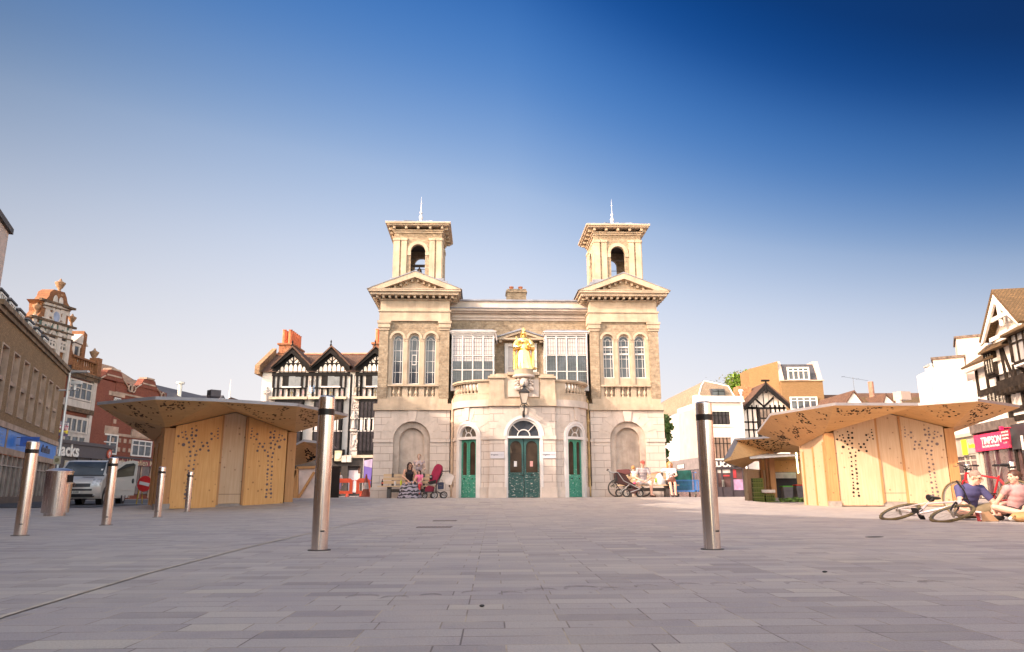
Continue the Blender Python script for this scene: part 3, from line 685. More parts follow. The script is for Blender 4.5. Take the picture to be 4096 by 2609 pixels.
for q in(-1,1):
    x0,x1=sorted((.05+q*.012,.05+q*.595)); xm=(x0+x1)/2
    d=MB().plate(rect(x0,x1,HZ+.01,2.465),[arch(xm,.44,1.20,2.16,12),rect(xm-.19,xm+.19,.36,.52),rect(xm-.19,xm+.19,.60,.98),rect(xm-.19,xm+.19,1.05,1.15)],Y0+.10,Y0+.16)
    d.box(xm-.2,xm+.2,Y0+.13,Y0+.155,.34,1.16); d.box(xm-.13,xm+.13,Y0+.115,Y0+.15,.66,.92)
    dd=hp(d,'main_door_leaf',DGRN); hp(MB().plate(arch(xm,.44,1.19,2.16,12),(),Y0+.135,Y0+.145),'door_pane',glass('door glass',(.035,.025,.018),.03),dd)
    hp(MB().box(xm-.07,xm+.04,Y0+.128,Y0+.134,1.42,1.62),'notice',mat('white paper',(.75,.72,.72)) if q<0 else mat('red and white paper',(.7,.35,.33)),dd)
    hp(MB().sph((x1-.05 if q<0 else x0+.28,Y0+.08,1.1),.03,8,6),'door_knob',IRONB,dd)
    pl_=hp(MB().box(q*.98-.26+.02,q*.98+.26+.02,Y0-.03,Y0+.0,1.72,1.97),'name_plate',mat('grey enamel plate',(.58,.55,.58),.4,0,.03))
    text('kingston',.085,mat('dark grey letters',(.08,.08,.10)),pl_,loc=(q*.98-.08,Y0-.032,1.86-HZ),ext=.002,bold=.001); text('museum',.085,mat('pale grey letters',(.42,.40,.44)),pl_,loc=(q*.98+.17,Y0-.032,1.86-HZ),ext=.002,xs=.6)
# drain pipes beside the bay
for s,mt in((-1,mat('painted stone coloured pipe',(.52,.38,.27),.5)),(1,mat('rusty yellow pipe',(.42,.28,.12),.6,0,.4,3))):
    hp(MB().tube([(s*2.70,.1,4.15),(s*2.72,-.04,4.05),(s*2.72,-.06,3.9),(s*2.72,-.06,.3)],.055,8).cyl((s*2.72,-.06,3.2),(s*2.72,-.06,3.3),.08).cyl((s*2.72,-.06,1.85),(s*2.72,-.06,1.92),.075),'down_pipe',mt,smooth=True)
# lion mask, wall lantern
lm=MB().sph((.07,Y0-.10,4.60),(.17,.17,.20)).sph((.07,Y0-.24,4.53),(.10,.09,.09)).sph((.07,Y0-.31,4.57),(.04,.03,.025)).sph((0,Y0-.22,4.66),(.045,.03,.03)).sph((.14,Y0-.22,4.66),(.045,.03,.03)).sph((.07,Y0-.27,4.46),(.05,.05,.03))
for k in range(26):
    a=k*2*math.pi/26+.1; r=.22+.06*(k%2); lm.sph((.07+r*math.cos(a)*1.15,Y0-.05,4.60+r*math.sin(a)*.95-.02),(.065,.06,.05),6,5)
for q in(-.2,.34):
    for k in range(4): lm.sph((q+k*.045-.06,Y0-.16,4.33),(.026,.05,.05),6,5)
    lm.sph((q,Y0-.1,4.38),(.11,.1,.06),8,6)
lm.plate([(-.13,4.30),(.27,4.30),(.2,4.14),(.07,4.06),(-.06,4.14)],(),Y0-.08,Y0)
lm.lathe([(.40,4.80),(.44,4.84),(.44,4.90),(.40,4.92)],(.07,Y0+.15,0),20)
hp(lm,'lion_mask',STONEP,smooth=True)
hp(MB().lathe([(.36,4.92),(.37,4.94),(.36,5.10),(.38,5.14)],(.07,Y0+.15,0),20).box(-.55,.68,Y0+.1,-.9,4.93,5.04),'statue_pedestal',STONE,smooth=True)
lan=thing('wall_lantern','black wall lantern on a scrolled bracket above the dark green main doors','lantern',HF.p0.to_3d()+Vector((0,0,3.3)),HF.rz)
def lp(mb,nm,m,par=None,**k): return mb.mv(0,0,-3.3).build(nm,m,par or lan,**k)
yl=Y0-.42
lp(MB().tube([(.05,Y0-.04,3.30),(.05,Y0-.12,3.42),(.05,yl,3.52),(.05,yl,3.72)],.028,8).tube([(.05,Y0-.03,3.72),(-.05,yl+.1,3.66),(.05,yl,3.58)],.014,6).tube([(.05,Y0-.03,3.72),(.15,yl+.1,3.66),(.05,yl,3.58)],.014,6).box(0,.10,Y0-.05,Y0-.02,3.26,3.5).torus((-.05,yl,3.66),.05,.012).torus((.15,yl,3.66),.05,.012),'bracket',IRONB)
fr=MB().lathe([(.14,3.74),(.14,3.76)],(.05,yl,0),4).lathe([(.27,4.14),(.29,4.17),(.10,4.30),(.06,4.36),(.10,4.40),(.05,4.46),(.02,4.50),(.03,4.54),(.005,4.62)],(.05,yl,0),4)
for a in range(4):
    t=math.pi/4+a*math.pi/2; fr.tube([(.05+.12*math.cos(t),yl+.12*math.sin(t),3.76),(.05+.25*math.cos(t),yl+.25*math.sin(t),4.15)],.012,5)
lp(fr,'frame',IRONB); lp(MB().lathe([(.125,3.765),(.245,4.135)],(.05,yl,0),4),'lantern_glass',glass('frosted lantern glass',(.42,.36,.30),.25,.3)); 
# gilded queen
QP=HF.p0.to_3d()+Vector((0,0,5.14)); 
q=thing('queen_statue','gilded statue of a crowned queen in long robes with sceptre on the balcony pedestal','statue',QP,HF.rz); q.scale=(.9,.95,1)
sx_,sy_=.09,Y0+.15
GOLD=metal('bright gilding',(.95,.68,.28),.24,False)
qb=MB()
vs=[];fs=[];n=40
prof=[(.40,0),(.395,.06),(.37,.25),(.33,.5),(.29,.75),(.25,.9),(.23,.97),(.25,1.05),(.27,1.15),(.27,1.22),(.22,1.28),(.10,1.33),(.07,1.36)]
for k,(r,z) in enumerate(prof):
    for i in range(n):
        t=2*math.pi*i/n; fold=1+(.07*math.cos(11*t+.6*math.sin(3*z))+.04*math.cos(17*t))*max(0,1-z/1.1)
        rx=r*fold*(1.0 if z>.9 else .95); ry=r*fold*.72
        if z<.1 and math.cos(t)>.3: rx*=1.15
        vs.append((rx*math.cos(t),ry*math.sin(t),z))
for k in range(len(prof)-1):
    for i in range(n): j=(i+1)%n; fs.append((k*n+i,k*n+j,(k+1)*n+j,(k+1)*n+i))
fs.append(tuple(range(n-1,-1,-1))); fs.append(tuple(range((len(prof)-1)*n,len(prof)*n)))
qb.add(vs,fs)
for s in(-1,1):   # sleeves and arms
    qb.tube([(s*.22,0,1.22),(s*.36,-.02,1.02),(s*.35,-.10,.86),(s*.24,-.24,.86)],.1,10,[.10,.13,.15,.07]); qb.tube([(s*.24,-.24,.86),(s*.16,-.30,.88),(s*.10,-.33,.90)],.045,8,[.05,.045,.04])
    qb.tube([(s*.37,.0,1.1),(s*.41,.03,.7),(s*.40,.06,.3),(s*.40,.05,.02)],.1,10,[.05,.065,.075,.08])
qb.sph((-.16,-.33,.90),(.05,.05,.04)).sph((.18,-.34,.93),(.06,.06,.06)).sph((.18,-.34,1.0),(.02,.02,.03))
qb.sph((.42,-.05,.05),(.16,.14,.06)); qb.sph((0,-.20,1.1),(.12,.07,.1)); qb.tube([(0,-.25,1.0),(0,-.29,.7),(0,-.34,.25)],.02,6)
for k in range(7): a=math.pi*(.15+.7*k/6); qb.sph((.17*math.cos(a),-.15,1.26-.09*math.sin(a)),.022,6,5)
qb.mv(sx_,sy_,0).build('robed_body',GOLD,q,smooth=True)
hd=MB().cyl((0,0,1.30),(0,-.005,1.44),.055,.05,10).sph((0,-.01,1.47),(.078,.095,.11),14,10).sph((0,-.105,1.465),(.014,.02,.02),6,5).sph((0,-.10,1.425),(.025,.012,.008),6,4).sph((-.03,-.09,1.49),(.016,.01,.008),6,4).sph((.03,-.09,1.49),(.016,.01,.008),6,4)
hd.mv(sx_,sy_,0).build('head',GOLD,q,smooth=True)
hr=MB()
for s in(-1,1):
    for k in range(6): hr.sph((s*(.085+.01*k),.02,1.50-.045*k),(.035,.05,.035),7,5)
hr.sph((0,.04,1.48),(.09,.085,.11)).mv(sx_,sy_,0).build('ringlets',GOLD,q,smooth=True)
cr=MB().lathe([(.075,1.55),(.085,1.56),(.085,1.60),(.08,1.60)],n=14)
for k in range(4): a=k*math.pi/4; cr.tube([(.08*math.cos(a),.08*math.sin(a),1.6),(.06*math.cos(a),.06*math.sin(a),1.67),(0,0,1.66),(-.06*math.cos(a),-.06*math.sin(a),1.67),(-.08*math.cos(a),-.08*math.sin(a),1.6)],.012,5)
cr.sph((0,0,1.69),.02,6,5).mv(sx_,sy_,0).build('crown',GOLD,q,smooth=True)
MB().tube([(-.14,-.36,.82),(-.27,-.34,1.02),(-.33,-.33,1.22)],.013,6).sph((-.335,-.33,1.25),.03,8,6).tube([(-.37,-.33,1.28),(-.30,-.33,1.28)],.008,5).mv(sx_,sy_,0).build('sceptre',GOLD,q,smooth=True)

# crescent scuffs left by turning tyres, a row across the foreground
m_,n_,b_n=new('tyre scuff'); b_n.inputs['Base Color'].default_value=(.17,.145,.15,1); b_n.inputs['Roughness'].default_value=.7
tr_=N(n_,'ShaderNodeBsdfTransparent'); ms_=N(n_,'ShaderNodeMixShader'); tcx=N(n_,'ShaderNodeTexCoord'); n_.links.new(ramp(n_,noise(n_,tcx.outputs['Object'],9,4,.7),.35,.7,.0,.38),ms_.inputs[0]); n_.links.new(tr_.outputs[0],ms_.inputs[1]); n_.links.new(b_n.outputs[0],ms_.inputs[2]); n_.links.new(ms_.outputs[0],n_.nodes['Material Output'].inputs[0])
for k,(u,v) in enumerate([(1400+x/1.72,2000+y/1.72) for x,y in((105,662),(345,660),(590,645),(850,638),(1105,628),(1340,622),(1580,612),(1830,606),(2060,606),(2300,600))]+[(2700+x/1.725,2000+y/1.725) for x,y in((320,595),(560,592),(810,588),(1050,588),(1300,588),(1540,596),(1790,604))]):
    p=ground(u+random.uniform(-25,25),v+random.uniform(-5,9)); g=MB(); ks=random.uniform(.7,1.15)
    for i in range(11):
        t=i/10; a=R(40+125*t); wd=.05*math.sin(math.pi*min(1,t+.02))+.004
        for s in(0,1): g.v.append(Vector((p.x+(.085+wd*s)*ks*math.cos(a),p.y+(.10+wd*s)*ks*math.sin(a)*1.3-.1,p.z+.0025)))
    g.f=[(2*i,2*i+1,2*i+3,2*i+2) for i in range(10)]
    tag(g.build('tyre_mark',m_),None,None,kind='structure')
# ================================================================ the left-hand row
def crop(ox,oy,sc): return lambda x,y:(ox+x/sc,oy+y/sc)
K7=crop(0,1100,2.556); K8=crop(0,1600,2.789); KA=crop(0,1600,3.653); KB=crop(0,800,2.1925); KC=crop(200,1500,3.409)
BRB=brick('brown stock brick',(.24,.135,.06),(.34,.205,.10),(.22,.15,.095),.23,.076,.012,.9,.006,var=.5,stain=.4,ns=.4,noisemix=.8)
BRR=brick('dark red brick',(.21,.05,.032),(.27,.08,.045),(.15,.07,.05),.23,.076,.01,.9,.006,var=.4,stain=.4,ns=.5,noisemix=.7)
TERR=brick('orange terracotta',(.20,.075,.03),(.27,.12,.05),(.12,.05,.03),.4,.15,.01,.85,.005,var=.4,stain=.45,ns=.8)
CONC=mat('warm grey stone frame',(.42,.30,.235),.85,0,.2,1.5)
CREAM=mat('cream painted stone',(.50,.44,.41),.7,0,.12,1.5,weather=.3)
SLATE=mat('dark slate',(.06,.06,.075),.7,0,.3,6)
DKIN=mat('dark shop interior',(.045,.035,.035),.5,0,.4,.8)
BLUE=mat('sky blue fascia',(.035,.20,.66),.45,0,.08)
PLAIN=mat('pinkish render',(.46,.36,.33),.8,0,.08)
CF=Fac((-23.0,31.4),(-31.08,50.0),0.0)
clas=thing('brick_store','brown brick store with tall stone framed window strips and small dormers, far left','building',(CF.p0.x,CF.p0.y,0),CF.rz)
L=CF.L
b=MB().box(-.2,L,.05,11,2.9,8.7).box(-.2,L,.05,.3,8.7,8.75)
frm=MB(); inf=MB()
tops=[((25,640),(95,695)),((145,735),(205,785)),((245,820),(300,865)),((340,895),(388,935)),((425,965),(465,1000)),((500,1025),(537,1055)),((565,1085),(603,1110))]
S0=[(CF.st(*K7(*a)),CF.st(*K7(*c_))) for a,c_ in tops]
zt=sum(a[0][1] for a in S0)/7
sp=(S0[6][0][0]-S0[0][0][0])/6; wd=sum(a[1][0]-a[0][0] for a in S0)/7
slots=[S0[0][0][0]+k*sp for k in range(-1,7)]
wall=MB().plate(rect(-.2,L,3.9,8.75),[rect(s_,s_+wd,4.35,zt) for s_ in slots if s_>0],0,.28).box(-.2,L,.28,11,3.9,8.7)
wall.build('brick_wall',BRB,clas)
for s_ in slots:
    if s_<0: continue
    f=MB().plate(rect(s_+.002,s_+wd-.002,4.352,zt-.002),[rect(s_+.07,s_+wd-.07,4.42,zt-.08)],-.04,.24).box(s_+.07,s_+wd-.07,.02,.24,5.75,5.95)
    fo=f.build('window_strip_frame',CONC,clas); MB().box(s_+.07,s_+wd-.07,.2,.22,4.42,zt-.08).build('pane',mat('dusty pane',(.30,.205,.165),.25,0,.3,.7),fo)
MB().box(-.2,L+.25,-.25,.3,8.76,9.0).box(-.2,L+.15,-.12,.3,8.55,8.755).build('gutter_cornice',mat('brown cornice',(.20,.13,.08),.8,0,.3),clas)
MB().prx([(.5,9.0),(2.2,10.9),(9,11.2),(11,9)],-.2,L).build('mansard_roof',SLATE,clas)
for a in((0,150),(95,250),(190,350),(285,440),(365,535),(440,605)):
    s0,z0=CF.st(*K7(a[0],a[1]),.9)
    d=MB().box(s0-.1,s0+1.35,.9,2.6,9.3,10.35).box(s0-.2,s0+1.45,.8,2.7,10.35,10.45)
    do=d.build('dormer',SLATE,clas)
    MB().plate(rect(s0,s0+1.25,9.4,10.3),[rect(s0+.08,s0+.4,9.48,10.22),rect(s0+.46,s0+.78,9.48,10.22),rect(s0+.84,s0+1.17,9.48,10.22)],.84,.9).build('dormer_window',WHT,do); MB().box(s0+.05,s0+1.2,.885,.895,9.45,10.25).build('pane',GLS,do)
# shopfront
MB().box(-.2,L+.12,-.12,.3,3.62,3.9).box(-.2,L+.05,-.05,.3,2.62,2.72).box(L-.35,L+.05,-.04,.3,0,3.6).box(-.2,L,-.06,.02,2.40,2.62).build('stone_surround',CONC,clas)
sx=[CF.st(*KA(*p))[0] for p in((90,300),(490,430))]
MB().box(sx[0]-.06,sx[0]+.22,-.06,.02,2.72,3.62).box(sx[1]-.06,sx[1]+.16,-.06,.02,2.72,3.62).build('fascia_pier',CONC,clas)
mul=MB()
s_=L-2.2
MB().box(s_-.35,s_+.1,-.03,.25,0,2.4).box(-.2,s_,-.02,.25,0,.35).build('shopfront_pier',mat('brown shopfront',(.10,.06,.045),.6),clas)
k=s_-.35
while k>.3: mul.box(k-.04,k+.04,.0,.1,.35,2.4); k-=1.15
mul.box(-.2,s_,.0,.1,1.85,1.90).build('shopfront_mullion',mat('steel mullion',(.35,.30,.28),.4,.5),clas)
MB().box(-.2,s_,.08,.12,.3,2.4).build('shop_window',glass('shop window glass',(.05,.03,.03),.04),clas)
MB().box(s_+.1,L-.35,.35,.5,0,2.62).build('recessed_door_wall',PLAIN,clas)
bs=thing('shop_sign','blue fascia sign above the store windows behind the leftmost steel bollard','sign',(CF.p0.x,CF.p0.y,2.7),CF.rz)
for a,b2 in((-.2,sx[0]-.06),(sx[0]+.22,sx[1]-.06),(sx[1]+.16,L-.12)): MB().box(a,b2,-.03,.04,.02,.92).build('panel',BLUE,bs)
GR=mat('grey blue letters',(.08,.08,.13),.5)
text('clas ohlson',.62,GR,bs,loc=((sx[1]+L)/2-.25,-.06,.48),ext=.03,bold=.012,xs=1.0)
for k in range(5): text(('home','hardware','electrical','leisure','multimedia')[k],.13,mat('pale blue letters',(.35,.45,.7)),bs,loc=(L-.55,-.035,.78-.15*k),ext=.002)
for k in range(5): text(('home','hardware','electrical','leisure','multimedia')[k],.15,MATS['pale blue letters'],bs,loc=(sx[0]-.9,-.035,.78-.16*k),ext=.002)
text('clas ohlson',.62,WHT,bs,loc=(sx[0]-3.4,-.06,.48),ext=.03,bold=.012)
hs_=thing('hanging_sign','small dark blue hanging sign projecting from the blue fascia','sign',(CF.p0.x,CF.p0.y,2.7),CF.rz)
hx,hz=CF.st(*KA(430,440),-.6)
MB().box(hx-.03,hx+.03,-1.05,-.2,.22,.72).build('board',mat('deep blue board',(.03,.10,.42)),hs_); MB().box(hx-.02,hx+.02,-.2,-.03,.25,.29).box(hx-.02,hx+.02,-.2,-.03,.65,.69).build('bracket',GR,hs_)
text('clas\nohlson',.2,GR,hs_,loc=(hx-.035,-.62,.47),rot=(math.pi/2,0,-math.pi/2),ext=.003)
# ---- the taller rendered block nearer the camera on the same side (its roofline shades the square)
TF=Fac((-23.0+.398*24,31.4-.917*24),(-23.0,31.35),0)
tb=thing('rendered_block','tall pinkish rendered block with a dark coping at the far left edge','building',(TF.p0.x,TF.p0.y,0),TF.rz)
LT=TF.L
MB().box(0,LT,0,12,0,12.1).build('rendered_wall',PLAIN,tb); MB().box(4,15.5,0,8,12.37,13.55).build('added_shade_box',PLAIN,tb); MB().box(-.2,LT+.12,-.15,12.1,12.101,12.36).build('coping',mat('dark coping',(.05,.04,.04),.7),tb)  # unseen box added above the coping to push the roofline's shadow further out
wn=[]
for fl_ in range(3):
    for k in range(7): MB().plate(rect(1.5+k*3.2,3.1+k*3.2,4.6+fl_*2.5,6.2+fl_*2.5),[rect(1.58+k*3.2,2.26+k*3.2,4.68+fl_*2.5,6.12+fl_*2.5),rect(2.34+k*3.2,3.02+k*3.2,4.68+fl_*2.5,6.12+fl_*2.5)],-.06,-.002).build('window',WHT,tb)
MB().box(.4,LT-.4,-.05,-.002,.4,3).build('shop_window',MATS['shop window glass'],tb)
T2=Fac((.8,-21),(TF.p0.x-.02,TF.p0.y-.02),0)
t2=thing('corner_block','plain brick block closing the square beside the camera','building',(T2.p0.x,T2.p0.y,0),T2.rz)
MB().box(0,T2.L,0,10,0,11.1).build('brick_wall',BRB,t2); MB().box(-.1,T2.L,-.12,10,11.101,11.3).build('coping',MATS['dark coping'],t2)
for fl_ in range(2):
    for k in range(6): MB().plate(rect(2+k*4.5,3.6+k*4.5,4.6+fl_*3,6.4+fl_*3),[rect(2.08+k*4.5,3.52+k*4.5,4.68+fl_*3,6.32+fl_*3)],-.06,-.002).build('window',WHT,t2)
# ---- ornate gabled building over the outdoor shop
OF=Fac((-32.6,50.4),(-33.11,60.1),0)
orn=thing('gabled_building','ornate terracotta and white building with a curly stepped gable and urns','building',(OF.p0.x,OF.p0.y,0),OF.rz)
def q7(x,y,dy=0): return OF.st(*K7(x,y),dy)
LO=OF.L
zb=q7(900,985)[1]; 
MB().box(-.5,LO,.02,12,0,zb).build('lower_wall',BRR,orn)
# white framed upper storey windows
s1,z1=q7(690,1000); s2,z2=q7(960,1030); s3,z3=q7(905,1335)
def framed(nm,a,b_,z0,z1,cols,rows,par,m=CREAM,d=-.12,t=.08,base=.0):
    xs=[a+(b_-a)*i/cols for i in range(cols+1)]; hs=[]
    zs=[z0]+[z0+(z1-z0)*r for r in rows]+[z1]
    for i in range(cols):
        for j in range(len(zs)-1): hs.append(rect(xs[i]+t*.6,xs[i+1]-t*.6,zs[j]+t*.5,zs[j+1]-t*.5))
    f=MB().plate(rect(a-t,b_+t,z0-t,z1+t),hs,d,d+.1).build(nm,m,par); MB().box(a,b_,d+.06,d+.075,z0,z1).build('pane',GLS,f); return f
framed('white_window_bay',s1+.1,s2-.5,z3+.55,z1-.15,4,(.62,),orn,d=-.2)
MB().box(s2-.45,s2+.05,-.25,.05,z3-.1,z1+.1).box(s1-.5,s2+.05,-.22,.02,z3-.1,z3+.42).box(s1-.5,s2+.1,-.3,.02,z1+.05,z1+.5).build('white_pilaster',CREAM,orn)
MB().box(-.5,s2+.15,-.5,.1,zb-.25,zb-.05).box(-.5,s2+.15,-.38,.1,zb-.5,zb-.25).box(-.5,s2+.1,-.25,.1,z3-.45,z3-.1).build('brown_cornice',mat('mossy brown cornice',(.13,.08,.05),.9,0,.4,4),orn)
zl=q7(800,1530)[1]
framed('lower_white_window',s1+.2,s2-.6,zl-.35,z3-.9,4,(),orn,d=-.2,t=.14); framed('lower_white_window',s1+.2,s2-.6,zl-1.9,zl-.6,3,(),orn,d=-.2,t=.2)
MB().box(s2-.4,s2,-.2,.02,zl-2.0,z3-.5).build('diamond_pilaster',CREAM,orn)
# gable: outline from the photograph on the facade plane
def gp(x,y): return q7(x,y,.05)
go_=[gp(*p) for p in((565,800),(705,870),(735,700),(722,640),(742,520),(690,470),(705,330),(752,322),(720,290),(695,250),(685,190),(668,140),(620,125),(560,108),(520,130),(505,175),(480,205),(402,205),(430,245),(425,330),(385,375),(305,380),(345,420),(345,560),(400,600),(480,700))]
MB().plate(go_,(),.05,.9).build('gable_wall',TERR,orn)
def band(a,b_,h,m,nm,d=.0,t=.13):
    p,q_=gp(*a),gp(*b_); MB().plate([(p[0],p[1]),(q_[0],q_[1]),(q_[0],q_[1]+h),(p[0],p[1]+h)],(),d-t,d+.06).build(nm,m,orn)
MOS=MATS['mossy brown cornice']
for a,b_,h in(((300,385),(760,520),.16),((400,212),(755,325),.16),((345,470),(730,585),.12),((420,560),(720,640),.10),((430,268),(700,335),.07)): band(a,b_,h,MOS,'gable_moulding')
wp=[]
for (x,y,w_,h_) in((345,440,.42,1.0),(430,460,.3,1.0),(485,480,.42,1.1),(545,500,.3,1.0),(600,520,.42,1.1),(655,540,.3,1.0),(705,560,.4,1.1),(360,500,.4,.8),(480,540,.35,.9),(590,575,.35,.9),(700,610,.42,.8)):
    s_,z_=gp(x,y); wp.append(MB().box(s_-w_/2,s_+w_/2,-.04,.06,z_-h_/2,z_+h_/2).build('white_pier',CREAM,orn))
for x,y in((467,262),(525,283),(585,300),(637,322),(690,345)): s_,z_=gp(x,y); MB().plate([(s_-.25,z_-.25),(s_+.25,z_-.25),(s_+.2,z_+.2),(s_-.2,z_+.2)],(),-.03,.06).build('white_voussoir',CREAM,orn)
for x,y in((480,350),(645,410)): s_,z_=gp(x,y); MB().box(s_-.25,s_+.25,-.02,.06,z_-.8,z_+.8).build('white_relief_panel',CREAM,orn)
for x,y in((562,228),(617,250)): s_,z_=gp(x,y); MB().sph((s_,0,z_),(.3,.08,.45),8,6).build('white_relief_scroll',CREAM,orn)
s_,z_=gp(567,388); rd_=MB().plate(ring(s_,z_,.38,.55,20,0,2*math.pi),(),-.04,.05)
for k in range(8): a=k*math.pi/4; rd_.plate([(s_+r_*math.cos(t),z_+r_*math.sin(t)) for t,r_ in((a-.22,.55),(a+.22,.55),(a+.2,.95),(a-.2,.95))],(),-.06,.05)
rd_.build('roundel',CREAM,orn); MB().cyl((s_,.0,z_),(s_,-.05,z_),.38,n=18).build('roundel_shield',mat('blue grey shield',(.28,.33,.48)),orn)
for x,y in((418,545),(530,565),(640,600)):
    s_,z_=gp(x,y); MB().plate(ring(s_,z_-.2,.33,.5,10),(),-.05,.05).build('fan_arch',CREAM,orn); MB().plate(arch(s_,.66,z_-.22,z_-.2,8),(),-.0,.055).build('fan_light',SLATE,orn)
for a,b_ in(((490,610),(548,745)),((590,640),(655,790))):
    p,q_=gp(*a),gp(*b_); framed('gable_window',p[0]+.05,q_[0]-.1,q_[1]+.3,p[1],2,(.6,),orn,d=-.06,t=.12)
for x,y in((570,720),(670,700)): s_,z_=gp(x,y); MB().box(s_-.25,s_+.25,-.12,.05,z_-1.4,z_+1.2).build('white_pilaster',CREAM,orn)
for x,y in((410,460),(465,478),(522,497),(575,515),(632,533),(680,547)):
    s_,z_=gp(x,y); MB().box(s_-.22,s_+.22,-.0,.055,z_-.4,z_+.4).build('green_panel',mat('dull green panel',(.08,.13,.12)),orn)
def urn(x,y,h,dy=.3):
    s_,z_=q7(x,y,dy); k=h/1.3
    return MB().lathe([(.30*k,-.5*k),(.30*k,-.42*k),(.16*k,-.3*k),(.10*k,-.1*k),(.10*k,0),(.2*k,.12*k),(.34*k,.42*k),(.36*k,.5*k),(.22*k,.56*k),(.1*k,.66*k),(.05*k,.8*k)],(s_,dy,z_),10).build('urn',mat('weathered terracotta',(.30,.18,.11),.9,0,.3,5),orn,smooth=True)
urn(612,108,1.3); urn(373,325,1.0); urn(732,450,1.1); urn(955,815,1.3,.5)
# scrolled side wing, balustrade, mansard with dormer
sc=[gp(*p) for p in((690,650),(722,640),(735,700),(765,800),(820,880),(690,880))]
MB().plate(sc,(),.1,.7).build('scroll_wing',TERR,orn)
a=gp(745,890); b_=gp(975,960)
MB().box(a[0]-.3,b_[0]+.25,-.15,.4,zb-.05,zb+.12).box(a[0]-.3,b_[0]-.3,-.1,.3,zb+1.0,zb+1.15).box(b_[0]-.3,b_[0]+.3,-.2,.5,zb+.1,zb+1.5).build('balustrade_rail',TERR,orn)
for k in range(9): s_=a[0]+(b_[0]-.3-a[0])*(k+.3)/9; MB().lathe([(.09,zb+.12),(.12,zb+.35),(.05,zb+.7),(.08,zb+1.0)],(s_,.1,0),7).build('baluster',TERR,orn)
r0=gp(740,600); MB().prx([(1.0,zb),(2.2,zb+3.2),(7,zb+4.2),(11,zb)],a[0]-1,b_[0]-.3).build('mansard_roof',SLATE,orn)
MB().plate([(b_[0]-.6,zb),(b_[0]-.1,zb),(b_[0]-.1,zb+3.4),(b_[0]-.6,zb+3.6)],(),1.0,3.0).build('end_chimney_stack',TERR,orn)
m_=q7(790,760,1.3); framed('dormer_window',m_[0]-.9,m_[0]+.6,zb+1.1,zb+2.3,2,(),orn,d=1.1,t=.14)
MB().plate([(m_[0]-1.2,zb+2.5),(m_[0]+.9,zb+2.5),(m_[0]-.15,zb+3.3)],(),1.0,2.6).build('dormer_pediment',CREAM,orn)
# outdoor shop fascia
f0=OF.st(*KC(60,850)); f1=OF.st(*KC(790,920)); fb=OF.st(*KC(720,1110))
bl=thing('shop_sign','wide charcoal fascia with white letters and a red badge above the van','sign',(OF.p0.x,OF.p0.y,fb[1]),OF.rz)
CH=mat('charcoal fascia',(.045,.035,.045),.5,0,.1)
hgt=f1[1]-fb[1]
MB().box(-.4,f1[0]-.05,-.35,.0,0,hgt-.25).box(-.4,f1[0]+.08,-.5,.0,hgt-.25,hgt).build('fascia_board',CH,bl)
lx=OF.st(*KC(315,985)); text('Blacks',1.25,WHT,bl,loc=(lx[0]+.0,-.37,lx[1]-fb[1]-.05),ext=.02,bold=.035,align='RIGHT',xs=1.15)
bx=OF.st(*KC(725,1030)); MB().cyl((bx[0],-.36,bx[1]-fb[1]),(bx[0],-.42,bx[1]-fb[1]),.36,n=24).build('red_badge',mat('orange red badge',(.55,.10,.05)),bl)
z_=bx[1]-fb[1]; MB().plate([(bx[0]-.03,z_-.22),(bx[0]+.03,z_-.22),(bx[0]+.03,z_+.1),(bx[0]+.2,z_-.1),(bx[0]+.2,z_-.02),(bx[0],z_+.24),(bx[0]-.2,z_-.02),(bx[0]-.2,z_-.1),(bx[0]-.03,z_+.1)],(),-.44,-.42).build('arrow_mark',WHT,bl)
MB().box(-.4,f1[0],-.1,0,0.02,fb[1]).build('shop_window',DKIN,orn)
for x in(100,330,520,700): s_,z_=OF.st(*KC(x,1150)); MB().box(s_-.12,s_+.12,-.2,.0,0,fb[1]).build('shop_pier',CH,orn)
s_,z_=OF.st(*KC(190,1150)); MB().box(s_-.3,s_+.35,-.13,-.09,.5,z_+.2).build('shop_poster',mat('cream window poster',(.50,.42,.33)),orn)
tl=OF.st(*KC(90,600)); tr=OF.st(*KC(245,800))
ts=thing('letting_board','white yellow and purple letting board fixed to the gabled building','sign',(OF.p0.x,OF.p0.y,tr[1]),OF.rz)
sd0=OF.st(*KC(75,590),-.7); sd1=OF.st(*KC(247,590),-.7); w0=sd0[0]; w1=sd1[0]; hh=tl[1]-tr[1]
PUR=mat('dark purple board',(.08,.05,.13))
MB().box(w0-.02,w1+.03,-.72,-.68,-.05,hh+.04).build('board_edge',PUR,ts)
MB().box(w0,w1-.02,-.735,-.721,hh*.42,hh).build('white_panel',WHT,ts); MB().box(w0,w1-.02,-.735,-.721,hh*.15,hh*.42).build('yellow_panel',mat('yellow panel',(.75,.60,.03)),ts)
cxm=(w0+w1)/2; text('OFFICES',.34,PUR,ts,loc=(cxm,-.74,hh*.93),xs=1.0,ext=.004); text('775 sq ft',.34,PUR,ts,loc=(cxm,-.74,hh*.76),ext=.004); text('TO LET',.44,mat('crimson letters',(.55,.02,.08)),ts,loc=(cxm,-.74,hh*.56),ext=.004,bold=.01)
text('MARTIN\nCAMPBELL',.25,PUR,ts,loc=(cxm,-.74,hh*.28),ext=.004,bold=.006)
